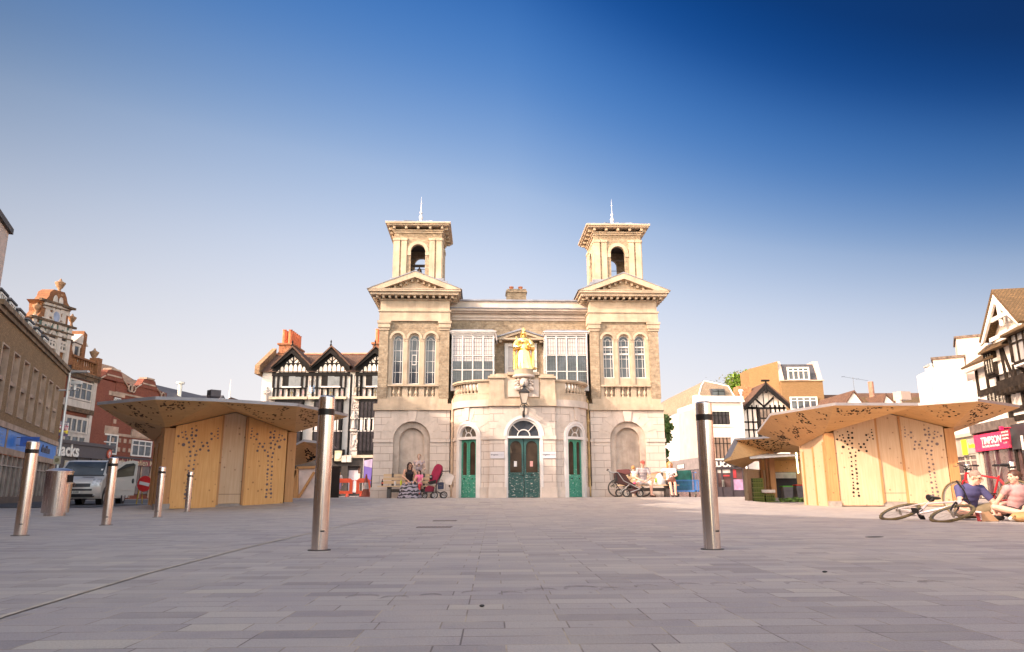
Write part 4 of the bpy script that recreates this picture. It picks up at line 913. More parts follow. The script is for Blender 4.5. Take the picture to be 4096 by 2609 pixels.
# ---- red brick block
RF=Fac((-33.11,60.12),(-31.9,73.5),0)
red=thing('red_brick_building','dark red brick block with stone quoins and shaped parapet gables above a red shop fascia','building',(RF.p0.x,RF.p0.y,0),RF.rz)
def qc(x,y,dy=0): return RF.st(*KC(x,y),dy)
LR=qc(1585,205)[0]
zp=(qc(620,80)[1]+qc(1100,165)[1])/2
zc=qc(1060,80)[1]
MB().box(0,LR,.0,12,0,zc).build('brick_wall',BRR,red)
def curvy(c,zb_,w,h):
    pts=[(c-w,zb_)]
    for x,z in((-1,.02),(-.72,.06),(-.55,.2),(-.42,.5),(-.33,.95),(-.2,1),(.2,1),(.33,.95),(.42,.5),(.55,.2),(.72,.06),(1,.02)): pts.append((c+w*x,zb_+h*z))
    return pts+[(c+w,zb_)]
g2=qc(1340,20); c2,z2_=g2
g1c=c2-(qc(1180,180)[0]-qc(680,60)[0])
zz=z2_-zc
for c in(g1c,c2):
    MB().plate(curvy(c,zc-.02,2.6,zz),(),-.12,.5).build('shaped_gable',BRR,red)
    MB().box(c-1.0,c+.95,-.16,-.1,zc+zz*.35,zc+zz*.5).build('stone_band',CONC,red)
    MB().box(c-.62,c+.62,-.2,.55,zc+zz-.02,zc+zz+.12).build('gable_coping',CONC,red)
    for s in(-1,1): MB().torus((c+s*2.3,-.14,zc-.35),.28,.07,(0,1,0),16,6).tube([(c+s*2.05,-.14,zc-.3),(c+s*1.6,-.14,zc-.0),(c+s*1.2,-.14,zc+zz*.25)],.06,6).build('stone_scroll',CONC,red)
MB().prx([(1,zc),(5.5,zc+2.6),(10,zc)],.2,LR-.2).build('tiled_roof',mat('dull clay tiles',(.25,.15,.10),.9,0,.3,5),red)  # plain brown tile colour, varied at random
MB().box(0,LR,-.10,.0,zc-1.0,zc-.85).box(0,LR,-.06,.0,qc(560,420)[1]-.12,qc(560,420)[1]+.12).build('string_course',CONC,red)
zm=qc(700,740)[1]
MB().box(0,LR,-.06,.0,zm-.12,zm+.1).build('string_course',CONC,red)
# quoin blocks
for x0_ in((630,250),(940,640),(1095,730),(1020,700),(540,780)):
    pass
for x in(.35,qc(1000,900)[0]-.75,qc(1000,900)[0],qc(1000,900)[0]+.75,LR-.4):
    z=3.9
    while z<zm-.2 or (z<zc-1.2 and x in(.35,LR-.4)): MB().box(x-.17,x+.17,-.05,.0,z,z+.34).build('quoin_block',CONC,red); z+=.75
w_a=qc(600,745); w_b=qc(870,1030)
framed('wide_window',w_a[0],w_b[0],w_b[1],w_a[1],3,(.6,),red,m=WHT,d=-.1); framed('wide_window',qc(1110,830)[0],qc(1340,1070)[0],qc(1340,1070)[1],qc(1110,830)[1]-.1,3,(.7,),red,m=WHT,d=-.1)
for a in(((690,230),(768,325)),((868,268),(938,330))):
    p,q_=qc(*a[0]),qc(*a[1]); framed('small_window',p[0],q_[0],q_[1]-.3,p[1],3,(.35,.7),red,m=WHT,d=-.1,t=.05)
    MB().box(p[0]-.5,q_[0]+.5,-.12,.0,p[1]+.15,p[1]+.5).build('window_head',CONC,red)
for a,b_ in((600,900),(1110,1390)): p=qc(a,745 if a<900 else 815); q_=qc(b_,745); MB().box(p[0]-.3,q_[0] if a<900 else qc(1390,850)[0],-.12,.0,w_a[1]+.08,w_a[1]+.7).build('window_head',CONC,red)
fs_=thing('shop_sign','long dark red fascia with cream serif letters behind the open van door','sign',(RF.p0.x,RF.p0.y,2.9),RF.rz)
zt_=qc(1000,1075)[1]-2.9; zb2=qc(1400,1215)[1]-2.9; s0=0.1
MB().box(s0,LR,-.3,.0,zb2,zt_-.14).build('fascia_board',mat('oxblood fascia',(.20,.02,.03),.4,0,.1),fs_); MB().box(s0,LR+.05,-.5,.0,zt_-.14,zt_).build('fascia_cornice',CH,fs_)
me=qc(1405,1175); text('The Edinburgh Woollen Mill',.74,mat('cream letters',(.60,.50,.36)),fs_,loc=(me[0],-.32,me[1]-2.9),ext=.01,align='RIGHT',bold=.004,xs=1.12,space=1.05)
MB().box(.1,LR,-.1,.0,.4,2.9+zb2).build('shop_window',glass('shop window glass',(.05,.03,.03),.04),red)
for k in range(6): s_=.4+k*(LR-.5)/5; MB().box(s_-.08,s_+.08,-.16,-.1,.1,2.9+zb2).build('shop_pier',CONC,red)
# ---- roofs beyond
def house(nm,lab,p0,p1,ze,ridge,depth,wallm,roofm,z0=0,gable=False):
    F=Fac(p0,p1,z0); t=thing(nm,lab,'building',(F.p0.x,F.p0.y,z0),F.rz)
    MB().box(0,F.L,0,depth,-.2,ze).build('wall',wallm,t)
    if gable: MB().plate([(-.3,ze-.1),(F.L+.3,ze-.1),(F.L/2,ridge)],(),-.25,depth).build('roof',roofm,t); MB().plate([(.2,ze-.02),(F.L-.2,ze-.02),(F.L/2,ridge-.4)],(),-.3,-.2).build('gable_wall',wallm,t)
    else: MB().prx([(-.3,ze),(depth/2,ridge),(depth+.3,ze)],-.2,F.L+.2).build('roof',roofm,t)
    q=.8
    while q<F.L-1.4:
        for z_ in(4.0,6.4):
            if z_+1.6<ze: fo=MB().plate(rect(q,q+1.0,z_,z_+1.5),[rect(q+.08,q+.92,z_+.08,z_+.7),rect(q+.08,q+.92,z_+.8,z_+1.42)],-.05,-.003).build('window',WHT,t); MB().box(q+.05,q+.95,-.02,-.01,z_+.05,z_+1.45).build('pane',GLS,fo)
        q+=2.6
    return t,F
RT=brick('brown clay tiles',(.10,.05,.035),(.16,.085,.055),(.04,.024,.02),.18,.11,.012,.9,.01,var=.5,stain=.4,ns=.8)
RT2=brick('mossy clay tiles',(.11,.065,.025),(.17,.10,.045),(.04,.025,.012),.17,.085,.014,.9,.014,var=.5,stain=.4,ns=1.2)
REND=mat('white render',(.66,.615,.59),.75,0,.06,1.2,weather=.22)
a=RF.p0+RF.e*(LR+.1)
t,_=house('slate_house','low slate roofed house with a metal flue beyond the red brick block',(a.x,a.y),(a.x+1.8,a.y+14),9.0,11.0,7,REND,SLATE)
MB().cyl((4.5,1.6,9.5),(4.5,1.6,11.2),.2,n=10).cyl((4.5,1.6,11.2),(4.5,1.6,11.4),.4,n=10).build('metal_flue',mat('galvanised steel',(.6,.58,.56),.4,.7),t)
KD=crop(760,1400,5.473)
p=atY(*KD(790,1080),95); q_=atY(*KD(1260,1105),95); r_=atY(*KD(870,975),95)
t,F=house('gabled_house','small far house with a spiked white gable and red roof, above the left kiosk roof',(p.x,p.y),(p.x+2*(r_.x-p.x),p.y),p.z-1,r_.z,9,REND,RT,gable=True)
MB().prx([(0,p.z-1),(4,r_.z-.1),(8,p.z-1)],F.L/2,F.L+8).build('side_roof',RT,t); MB().cyl((F.L/2,-.3,r_.z-.2),(F.L/2,-.3,r_.z+2.3),.12,.01,8).build('spike_finial',REND,t)
p=atY(*KD(60,1050),85)
t,F=house('slate_house','far dark slate roof showing above the middle of the left kiosk',(p.x-7,p.y),(p.x+1.5,p.y),p.z-1.5,p.z+1.2,9,REND,SLATE)
# ================================================================ half-timbered house with three gables
K6=crop(1000,1280,1.993); KG=crop(1100,1300,4.3825); KH=crop(1140,1700,4.947)
PANEL=mat('cream plaster panel',(.64,.59,.55),.8,0,.06,2.5,weather=.2); BLK=mat('black tarred timber',(.010,.009,.010),.8,0,.3,spec=.2)
TZ=.15
TD=Fac((-20.2,58),(-8,58),TZ)
tud=thing('timbered_house','three gabled black and white half timbered house with carved statues, left of the hall','building',(TD.p0.x,TD.p0.y,TZ),0)
def g(x,y,dy=0): return TD.st(*KG(x,y),dy)
def h6(x,y,dy=0): return TD.st(*K6(x,y),dy)
def kh(x,y,dy=0): return TD.st(*KH(x,y),dy)
zE=h6(150,400)[1]
MB().box(0,12.2,.05,9,3.2,zE+.1).build('plaster_wall',PANEL,tud)
rz_=h6(800,250,2.6)[1]
MB().prx([(-.2,zE),(3.4,rz_),(7,zE)],-.1,12.4).build('main_roof',RT,tud); MB().prx([(3.2,rz_-.02),(3.4,rz_+.14),(3.6,rz_-.02)],-.1,12.4).build('ridge_tiles',mat('red ridge tiles',(.45,.20,.13),.8),tud)
MB().prx([(-.45,zE-.2),(-.45,zE+.5),(3.4,rz_+.55),(3.4,rz_-.2),(3.6,zE-.2)],-.5,-.12).build('gable_parapet',mat('brown brick parapet',(.30,.18,.10),.9,0,.3,5),tud)
tips=[h6(345,205),h6(652,205)]; hw=tips[1][0]-tips[0][0]; tips.append((tips[1][0]+hw+.45,tips[1][1])); hw=hw/2
valley=h6(480,360)[1]; drop=tips[0][1]-valley
for i,(c,zt_) in enumerate(tips):
    lo=zt_-drop*1.28 ; w2=hw*1.12
    ze_=g(320,810)[1]
    MB().plate([(c-hw*1.02,zt_-drop),(c,zt_-.12),(c+hw*1.02,zt_-drop),(c+hw*1.02,zt_-drop-.3),(c,zt_-.55),(c-hw*1.02,zt_-drop-.3)],(),-.42,-.3).build('barge_board',BLK,tud)
    m=MB()
    for s in(-1,1): m.slab([(c,-.5,zt_),(c+s*hw*1.03,-.5,zt_-drop-.02),(c+s*hw*1.03,2.6,zt_-drop-.02),(c,2.6,zt_)],.1)
    m.build('gable_roof',RT,tud)
    MB().plate([(c-hw,ze_-.25),(c+hw,ze_-.25),(c+hw,zt_-drop-.15),(c,zt_-.35),(c-hw,zt_-drop-.15)],(),-.10,.04).build('gable_timber',BLK,tud)
    k=hw/ (h6(480,360)[0]-tips[0][0]) if 0 else 1
    def G(x,y): 
        s_,z_=g(x,y); return (s_-tips[0][0]+c,z_)
    pan=MB()
    def lancet(x0,x1,y0,yt,n=5):
        a,b_=G(x0,y0),G(x1,y0); t=G((x0+x1)/2,yt); sh=G(x0,y0-(y0-yt)*.68)[1]; xm=(a[0]+b_[0])/2
        pan.plate([a,b_,(b_[0],sh),(b_[0]-(b_[0]-xm)*.35,sh+(t[1]-sh)*.7),(xm,t[1]),(a[0]+(xm-a[0])*.35,sh+(t[1]-sh)*.7),(a[0],sh)],(),-.125,-.11)
    for x0,x1,yt in((165,228,660),(243,305,660),(322,383,660),(400,460,660),(98,148,700),(478,528,705)): lancet(x0,x1,803,yt)
    for pts in(((22,808),(75,808),(75,755)),((543,808),(590,808),(543,765)),((285,590),(318,597),(318,535),(282,560)),((342,597),(378,565),(345,528),(342,535)),((240,600),(262,572),(300,620),(300,640),(258,640)),((345,640),(345,622),(395,575),(418,605),(385,640)),((200,640),(215,615),(235,640)),((413,640),(430,620),(443,640))):
        pan.plate([G(*q) for q in pts],(),-.125,-.11)
    pan.build('gable_panel',PANEL,tud)
    # storey under the gable: dark boards over the plaster
    tm=MB()
    def bar(x0,y0,x1,y1,d=-.06):
        a,b_=G(x0,y0),G(x1,y1); tm.box(min(a[0],b_[0]),max(a[0],b_[0]),d,.045,min(a[1],b_[1]),max(a[1],b_[1]))
    bar(-35,1065,545,1085); bar(-50,810,590,860)
    for x in(-40,42,136,462,540): bar(x-4,850,x+18,1065)
    for x in(-40,30,120,222,325,430,515): bar(x-4,1080,x+18,1240)
    bar(150,855,455,1050,-.05)
    tm.build('timber_frame',BLK,tud)
    a=G(245,870); b_=G(345,1045); MB().box(a[0],b_[0],-.09,-.07,b_[1],a[1]).build('leaded_window',mat('leaded diamond glass',(.13,.14,.16),.15),tud)
    a=G(355,880); b_=G(440,1045); MB().box(a[0],b_[0],-.08,-.065,b_[1],a[1]).build('leaded_window',MATS['leaded diamond glass'],tud)
    a=G(130,1050); b_=G(460,1075); MB().box(a[0],b_[0],-.3,.0,b_[1],a[1]).build('window_sill',WHT,tud)
    a=G(-90,1235); b_=G(570,1280); MB().box(a[0],b_[0],-.45,.0,b_[1],a[1]).build('bay_cornice',mat('pale stone moulding',(.52,.42,.32),.8),tud)
    a=G(10,1285); b2_=G(510,1285); zb_=h6(700,1075)[1]
    MB().box(a[0],b2_[0],-.35,.0,zb_+.1,a[1]).build('oriel_timber',BLK,tud)
    z5=h6(700,780)[1]; z6=h6(700,870)[1]
    MB().box(a[0]+.12,b2_[0]-.12,-.365,-.352,z5+.1,a[1]-.2).box(a[0]+.12,b2_[0]-.12,-.365,-.352,zb_+.4,z6-.1).build('oriel_glass',mat('dark leaded glass',(.04,.035,.04),.12),tud)
    m=MB(); n_=7
    for q in range(n_+1): s_=a[0]+.1+(b2_[0]-a[0]-.2)*q/n_; m.box(s_-.035,s_+.035,-.39,-.352,zb_+.3,a[1]-.1)
    m.build('oriel_mullion',BLK,tud)
    m=MB()
    for q in range(4): s_=a[0]+.15+(b2_[0]-a[0]-.3)*q/4; m.box(s_,s_+(b2_[0]-a[0])/4-.2,-.372,-.353,z6,z5-.05)
    m.build('oriel_panel',PANEL,tud)
    MB().box(a[0]-.03,b2_[0]+.03,-.38,-.30,z5-.0,z5+.06).box(a[0]-.03,b2_[0]+.03,-.38,-.3,z6-.1,z6-.04).build('oriel_ledge',WHT,tud)
    for x,y in((282,1155),):
        s_,z_=G(x,y); MB().plate([(s_-.03,z_-.3),(s_+.03,z_-.3),(s_+.03,z_-.05),(s_+.13,z_),(s_+.04,z_+.08),(s_,z_+.3),(s_-.04,z_+.08),(s_-.13,z_),(s_-.03,z_-.05)],(),-.02,.045).build('fleur_mark',mat('olive brown paint',(.20,.16,.08)),tud)
    for x in(85,480): s_,z_=G(x,1155); MB().plate([(s_,z_-.24),(s_+.12,z_),(s_,z_+.24),(s_-.12,z_)],(),.03,.046).build('pink_lozenge',mat('faded pink paint',(.72,.48,.46)),tud)
    MB().lathe([(.05,zt_-.1),(.1,zt_+.1),(.03,zt_+.25),(.07,zt_+.38),(.01,zt_+.55)],(c,-.35,0),6).build('ridge_finial',BLK,tud)
# plaster piers between the bays: shields, statues, reliefs
def relief(x,y0,y1,conv):
    s_,zt_=conv(x,y0); _,zb_=conv(x,y1); h=zt_-zb_
    m=MB().lathe([(.16,0),(.22,.04*h),(.17,.3*h),(.13,.5*h),(.19,.66*h),(.20,.78*h),(.08,.84*h),(.10,.9*h),(.08,.98*h)],(s_,-.02,zb_),10)
    for q in(-1,1): m.tube([(s_+q*.18,-.03,zb_+.78*h),(s_+q*.26,-.1,zb_+.6*h),(s_+q*.08,-.2,zb_+.55*h)],.06,6)
    m.box(s_-.28,s_+.28,-.15,.03,zb_-.15,zb_)
    return m.build('carved_statue',CREAM,tud,smooth=True)
relief(828,715,860,h6); relief(132,515,640,h6)
for x,y0,y1 in((845,420,590),(835,640,710),(820,890,1030),(490,435,580)):
    s_,z0_=h6(x,y1); _,z1_=h6(x,y0); MB().plate(rect(s_-.36,s_+.36,z0_,z1_),[rect(s_-.27,s_+.27,z0_+.1,z1_-.1)],-.02,.05).build('relief_frame',CREAM,tud)
    m=MB()
    for k in range(9): m.sph((s_+random.uniform(-.2,.2),.03,z0_+.2+(z1_-z0_-.4)*random.random()),(.11,.06,.12),6,5)
    m.build('relief_carving',CREAM,tud)
s_,z_=g(636,1105); MB().plate([(s_-.2,z_+.32),(s_+.2,z_+.32),(s_+.2,z_-.15),(s_,z_-.32),(s_-.2,z_-.15)],(),-.06,.03).build('blue_shield',mat('pale blue shield',(.28,.42,.66)),tud)
MB().box(s_-.1,s_+.1,-.075,-.06,z_+.12,z_+.19).box(s_-.1,s_+.1,-.075,-.06,z_-.02,z_+.05).box(s_-.1,s_+.1,-.075,-.06,z_-.16,z_-.09).build('shield_bars',CREAM,tud)
s_,z_=g(1423,1105); MB().cyl((s_,-.05,z_),(s_,.03,z_),.24,n=18).build('round_plaque',mat('grey bronze plaque',(.22,.19,.15)),tud)
m=MB()
for x in(875,797): a=h6(x,590); m.box(a[0]-.07,a[0]+.07,-.06,.045,h6(x,1075)[1],zE-.2)
m.build('corner_post',BLK,tud)
# ground floor
zs=kh(1300,600)[1]; zf=kh(1300,790)[1]
MB().box(0,12.2,-.3,.04,zf,zs).build('shop_fascia',mat('dark brown fascia',(.045,.035,.03),.5,0,.3),tud)
MB().box(0,12.2,-.5,-.3,zs-.12,zs+.1).build('fascia_ledge',mat('pale stone moulding',(.5,.4,.3)),tud)
MB().box(0,12.2,.0,.1,-.3,zf).build('shop_interior',DKIN,tud)
for x in(40,330,1170,1540): s_,_=kh(x,900); MB().box(s_-.25,s_+.25,-.3,.0,-.3,zf).build('shop_pier',MATS['dark brown fascia'],tud)
a=kh(1240,870); b_=kh(1530,1310); po=MB().box(a[0],b_[0],-.05,-.02,b_[1],a[1]).build('window_poster',mat('pale lilac poster',(.58,.50,.54),.5,0,.1,1),tud)
s_=(a[0]+b_[0])/2+.35; zz=b_[1]
MB().plate([(s_-.55,zz+.1),(s_+.45,zz+.1),(s_+.28,zz+1.1),(s_+.2,zz+1.45),(s_-.2,zz+1.45),(s_-.25,zz+1.1)],(),-.062,-.051).build('poster_dress',mat('poster white dress',(.66,.62,.58)),po)
MB().plate([(s_-.22,zz+1.45),(s_+.22,zz+1.45),(s_+.25,zz+1.8),(s_+.12,zz+2.05),(s_-.12,zz+2.05),(s_-.25,zz+1.8)],(),-.068,-.063).build('poster_hair',mat('poster brown hair',(.13,.05,.03)),po); MB().plate([(s_-.1,zz+1.55),(s_+.1,zz+1.55),(s_+.1,zz+1.85),(s_-.1,zz+1.85)],(),-.074,-.069).build('poster_face',mat('poster skin',(.55,.33,.25)),po)
s_,z_=kh(1065,590); MB().box(s_-.28,s_+.28,-.6,-.52,z_-.4,z_+.4).build('clock_case',mat('pale gold clock case',(.50,.44,.30)),tud); MB().cyl((s_,-.61,z_),(s_,-.63,z_),.24,n=20).build('clock_dial',mat('cream dial',(.66,.60,.45)),tud); MB().box(s_-.4,s_+.4,-.55,-.1,z_-.5,z_+.5).build('clock_bracket',BLK,tud)
for x in(1175,1275): s_,z_=kh(x,650); MB().box(s_-.18,s_+.18,-.6,-.3,z_-.25,z_+.25).build('wall_lamp',mat('pale lamp box',(.6,.55,.5)),tud)
# chimneys
for j,((x0,y0),(x1,y1),dy) in enumerate((((215,170),(350,250),3.2),((965,170),(1060,250),3.2))):
    a=h6(x0+10,y1,dy); b_=h6(x1-10,y0,dy)
    cs=MB().box(a[0],a[0]+1.1,dy,dy+3.5,zE,b_[1]-.15).box(a[0]-.12,a[0]+1.22,dy-.12,dy+3.6,b_[1]-.15,b_[1]).box(a[0]-.05,a[0]+1.15,dy-.05,dy+3.55,b_[1]-.9,b_[1]-.8).build('chimney',mat('brown chimney brick',(.30,.12,.06),.9,0,.35,5),tud)
    for q in(.3,.82):
        for r in range(6): MB().lathe([(.19,b_[1]),(.16,b_[1]+.1),(.15,b_[1]+1.15),(.18,b_[1]+1.25)],(a[0]+q,dy+.35+r*.55,0),8).build('chimney_pot',mat('orange chimney pot',(.55,.14,.06),.8),cs)
# ================================================================ right-hand background
KK=crop(2640,1400,2.36); KL=crop(2600,1600,3.652); KM=crop(2850,1550,2.79)
WB=Fac((16.9,66),(21.3,66.4),-.1)
wb=thing('white_corner_building','white rendered corner building with a brown mansard roof, right of the hall','building',(WB.p0.x,WB.p0.y,-.1),WB.rz)
def k2(x,y,dy=0): return WB.st(*KK(x,y),dy)
def kl(x,y,dy=0): return WB.st(*KL(x,y),dy)
zp_=k2(600,480)[1]; LW=k2(775,520)[0]
w1a,w1b=kl(905,195),kl(1165,388); w2a,w2b=kl(925,573),kl(1187,885)
MB().plate(rect(0,LW,-.3,zp_-.3),[rect(w1a[0]-.9,w1b[0],w1b[1],w1a[1]),rect(w2a[0]-.9,w2b[0],w2b[1],w2a[1])],0,.3).box(0,LW,.3,6,-.3,zp_-.3).build('rendered_front',REND,wb)
MB().box(-.25,LW+.05,-.3,.4,zp_-.3,zp_-.12).box(-.2,LW,-.22,.35,zp_-.12,zp_+.25).box(-.3,.25,-.35,.5,zp_-.4,zp_+.3).build('parapet',REND,wb)
for (a,b_),mm in(((w1a,w1b),'dark leaded glass'),((w2a,w2b),'curtained glass')):
    MB().box(a[0]-.9,b_[0],.14,.17,b_[1],a[1]).build('window_glass',mat('curtained glass',(.30,.20,.15),.3,0,.3,1) if mm!='dark leaded glass' else MATS[mm],wb)
    m=MB()
    for k in range(8): s_=a[0]-.9+(b_[0]-a[0]+.9)*k/7; m.box(s_-.03,s_+.03,.1,.14,b_[1],a[1])
    m.box(a[0]-.9,b_[0],.1,.14,a[1]-(a[1]-b_[1])*.3,a[1]-(a[1]-b_[1])*.27); m.build('window_bars',BLK,wb)
    MB().box(a[0]-1,b_[0]+.1,-.1,.1,b_[1]-.2,b_[1]-.02).build('window_sill',REND,wb)
# long side wall running back, stepping up as in the photograph
sd_=MB().box(.0,.35,.3,20.5,-.3,zp_-.75); sd_.build('side_wall',REND,wb)
MB().prz([(.1,.5),(LW,.5),(LW,6),(4.0,20),(.1,20)],zp_-.75,zp_-.7).build('roof_deck',SLATE,wb)
RT3=brick('pale brown roof tiles',(.22,.165,.12),(.29,.22,.16),(.12,.09,.065),.25,.16,.012,.9,.01,var=.3,stain=.3,ns=.6)
m=MB(); ap=(LW*.42,2.8,k2(460,310,2.8)[1])
e=zp_-.6
A0=(.1,.7,e); A1=(.1,20,e-.1); B0=(1.0,1.6,e+2.0); B1=(1.2,19,e+1.9)
m.quad(A0,A1,B1,B0); m.quad(A0,B0,(LW-.6,1.6,e+2.0),(LW,.7,e)); m.quad(B0,B1,(3.2,19,e+3.0),ap); m.quad(B0,ap,(LW-.6,1.6,e+2.0)); m.quad((LW,.7,e),(LW-.6,1.6,e+2.0),(LW-.4,15,e+1.9),(LW,15,e)); m.quad(ap,(3.2,19,e+3),(LW-.4,15,e+1.9),(LW-.6,1.6,e+2.0)); m.quad(A1,(4,20,e),(3.2,19,e+3),B1)
m.build('mansard_roof',RT3,wb)
m=MB().tube([A0,B0,ap],.07,6).tube([(LW,.7,e),(LW-.6,1.6,e+2.0),ap],.07,6); m.build('white_hip_ridge',REND,wb)
a,b_=k2(480,395,1.2),k2(592,460,1.2)
d_=MB().box(a[0]-.1,b_[0]+.1,1.0,2.4,b_[1]-.05,a[1]+.1).build('dormer',SLATE,wb); MB().box(a[0],b_[0],.97,.99,b_[1],a[1]).build('pane',GLS,d_); MB().box(a[0]-.02,b_[0]+.02,.94,.965,(a[1]+b_[1])/2+.15,(a[1]+b_[1])/2+.22).box((a[0]+b_[0])/2-.03,(a[0]+b_[0])/2+.03,.94,.965,b_[1],a[1]).build('bars',BLK,d_)
for z0_,z1_,y_ in((5.0,7.2,12.2),(3.2,4.2,12.2)): MB().box(-.03,.0,y_,y_+.9,z0_,z1_).build('slit_window',mat('grey slit window',(.28,.24,.24)),wb)
zf0=k2(600,1060)[1]; zf1=k2(600,1140)[1]
MB().box(.0,LW,-.25,-.01,zf1,zf0).build('shop_fascia',CH,wb); MB().box(-.05,LW,-.35,-.01,zf0,zf0+.12).build('fascia_ledge',REND,wb)
MB().box(.2,LW,-.06,-.01,-.2,zf1).build('shop_window',MATS['shop window glass'],wb)
MB().box(-.2,-.02,.2,9.5,zf1-.0,zf0+.25).build('side_fascia',mat('grey glazed fascia',(.20,.17,.17),.3),wb); MB().box(-.12,-.01,.2,9.5,0,zf1).build('side_shop_window',MATS['shop window glass'],wb)
for x0,x1,nm,mm in((955,1020,'transom_light','pale transom'),(1030,1160,'transom_light','pale transom')):
    p,q_=kl(x0,1045),kl(x1,1095); MB().box(p[0],q_[0],-.1,-.07,q_[1],p[1]).build(nm,mat('pale transom',(.5,.47,.45)),wb)
m=MB()
for x in(955,1030,1165,1180,1340): s_=kl(x,1200)[0]; m.box(s_-.07,s_+.07,-.12,-.07,-.2,zf1)
p=kl(960,1300); q_=kl(1165,1400); m.box(p[0],q_[0],-.12,-.07,-.1,kl(1000,1300)[1]); m.box(kl(1180,1340)[0],LW,-.12,-.07,-.2,kl(1200,1345)[1]); m.build('shop_door_frame',CH,wb)
p,q_=kl(1190,1190),kl(1340,1345); MB().box(p[0],q_[0],-.09,-.065,q_[1],p[1]).build('window_poster',mat('lilac pink poster',(.42,.25,.42)),wb)
p,q_=kl(1175,1045),kl(1240,1170); MB().box(p[0],q_[0],-.09,-.065,q_[1],p[1]).build('window_poster',mat('red poster',(.40,.03,.04)),wb)
p,q_=kl(1045,1125),kl(1150,1290); MB().box(p[0],q_[0],-.09,-.065,p[1]-.12,p[1]).build('red_door_rail',MATS['red poster'],wb)
for x in(1025,1045): p,q_=kl(x,1195),kl(x,1295); MB().cyl((p[0],-.16,q_[1]),(p[0],-.16,p[1]),.03,n=6).build('door_handle',mat('brushed handle',(.6,.58,.55),.3,1),wb)
ks=thing('shop_sign','white capital letters on the charcoal fascia of the white corner building','sign',(WB.p0.x,WB.p0.y,zf1-.1),WB.rz)
p=kl(1045,972); text('KUONI',.62,WHT,ks,loc=(p[0],-.28,p[1]-zf1),ext=.02,bold=.03,xs=1.25)
q_=kl(1185,985); text('est. 1906',.2,WHT,ks,loc=(q_[0],-.28,q_[1]-zf1),ext=.01,xs=1.2)
MB().box(p[0]-1.2,q_[0]+.5,-.262,-.254,.1,zf0-zf1-.1).build('sign_back',CH,ks)
k3=thing('shop_sign','small white letters on the side fascia left of the near right bollard','sign',(WB.p0.x,WB.p0.y,zf1-.1),WB.rz)
text('KUONI',.5,WHT,k3,loc=(-.22,5.2,.35),rot=(math.pi/2,0,-math.pi/2),ext=.02,bold=.02,xs=1.2)
MB().box(-.206,-.2,4,6.4,.1,.6).build('sign_back',CH,k3)
# ---- tudor gable next door
UZ=-.1
UF=Fac((21.35,67),(25.5,67),UZ)
ug=thing('timbered_gable_house','narrow black and white timbered gable squeezed between white corner and tan brick buildings','building',(UF.p0.x,UF.p0.y,UZ),0)
def k4(x,y,dy=0): return UF.st(*KK(x,y),dy)
top=k4(975,345); el=k4(785,560); er=k4(1190,545)
MB().plate([(0,-.2),(er[0]-.05,-.2),(er[0]-.05,er[1]),(top[0],top[1]-.25),(0,el[1])],(),.05,.4).box(0,er[0]-.05,.4,9,-.2,el[1]-.1).build('plaster_wall',PANEL,ug)
m=MB()
for s_,e_ in((-1,el),(1,er)): m.slab([(top[0],-.4,top[1]+.05),(e_[0]+s_*.15,-.4,e_[1]),(e_[0]+s_*.15,9,e_[1]),(top[0],9,top[1]+.05)],.14)
m.build('roof',RT,ug)
MB().plate([(el[0]-.1,el[1]),(el[0]-.1,el[1]-.4),(top[0],top[1]-.5),(er[0]+.1,er[1]-.4),(er[0]+.1,er[1]),(top[0],top[1]+.02)],(),-.5,-.4).build('barge_board',BLK,ug)
m=MB()
def hb(x0,y0,x1,y1): a,b_=k4(x0,y0),k4(x1,y1); m.box(min(a[0],b_[0]),max(a[0],b_[0]),-.0,.06,min(a[1],b_[1]),max(a[1],b_[1]))
for x in(780,826,872,915,1045,1090,1130,1172): hb(x-5,540,x+6,870)
for y in(565,700,775): hb(780,y-7,915,y+7)
hb(780,560,1180,580); hb(960,380,980,575)
for x,y in((835,500),(880,460),(920,430),(1020,430),(1065,460),(1110,500)): hb(x-5,y,x+5,570)
for a,b_ in(((885,475),(975,555)),((1065,470),(975,555)),((905,450),(920,470))):
    p,q_=k4(*a),k4(*b_); m.slab([(p[0],.0,p[1]+.1),(q_[0],.0,q_[1]+.1),(q_[0],.0,q_[1]-.12),(p[0],.0,p[1]-.12)],.05)
m.build('timber_frame',BLK,ug)
p,q_=k4(915,580),k4(1045,860); fo=MB().box(p[0],q_[0],-.35,.05,q_[1],p[1]).build('oriel_window',BLK,ug)
m=MB()
for i in range(3):
    for j in range(3): m.box(p[0]+.1+i*(q_[0]-p[0]-.1)/3,p[0]+(i+1)*(q_[0]-p[0]-.1)/3,-.365,-.35,q_[1]+.1+j*(p[1]-q_[1])/3,q_[1]-.05+(j+1)*(p[1]-q_[1])/3)
m.build('oriel_pane',mat('brown leaded glass',(.16,.12,.10),.2,0,.3,2),fo)
MB().lathe([(.04,top[1]-.9),(.14,top[1]-.8),(.12,top[1]-.6),(.05,top[1]-.5),(.06,top[1]+.3)],(top[0],-.5,0),8).box(top[0]-.35,top[0]+.35,-.6,-.3,top[1]+.2,top[1]+.35).build('carved_pendant',BLK,ug)
MB().box(.4,1.7,2.5,4,el[1],k4(850,360,2.5)[1]).build('chimney',mat('orange brown brick',(.40,.20,.10),.9,0,.3,5),ug)
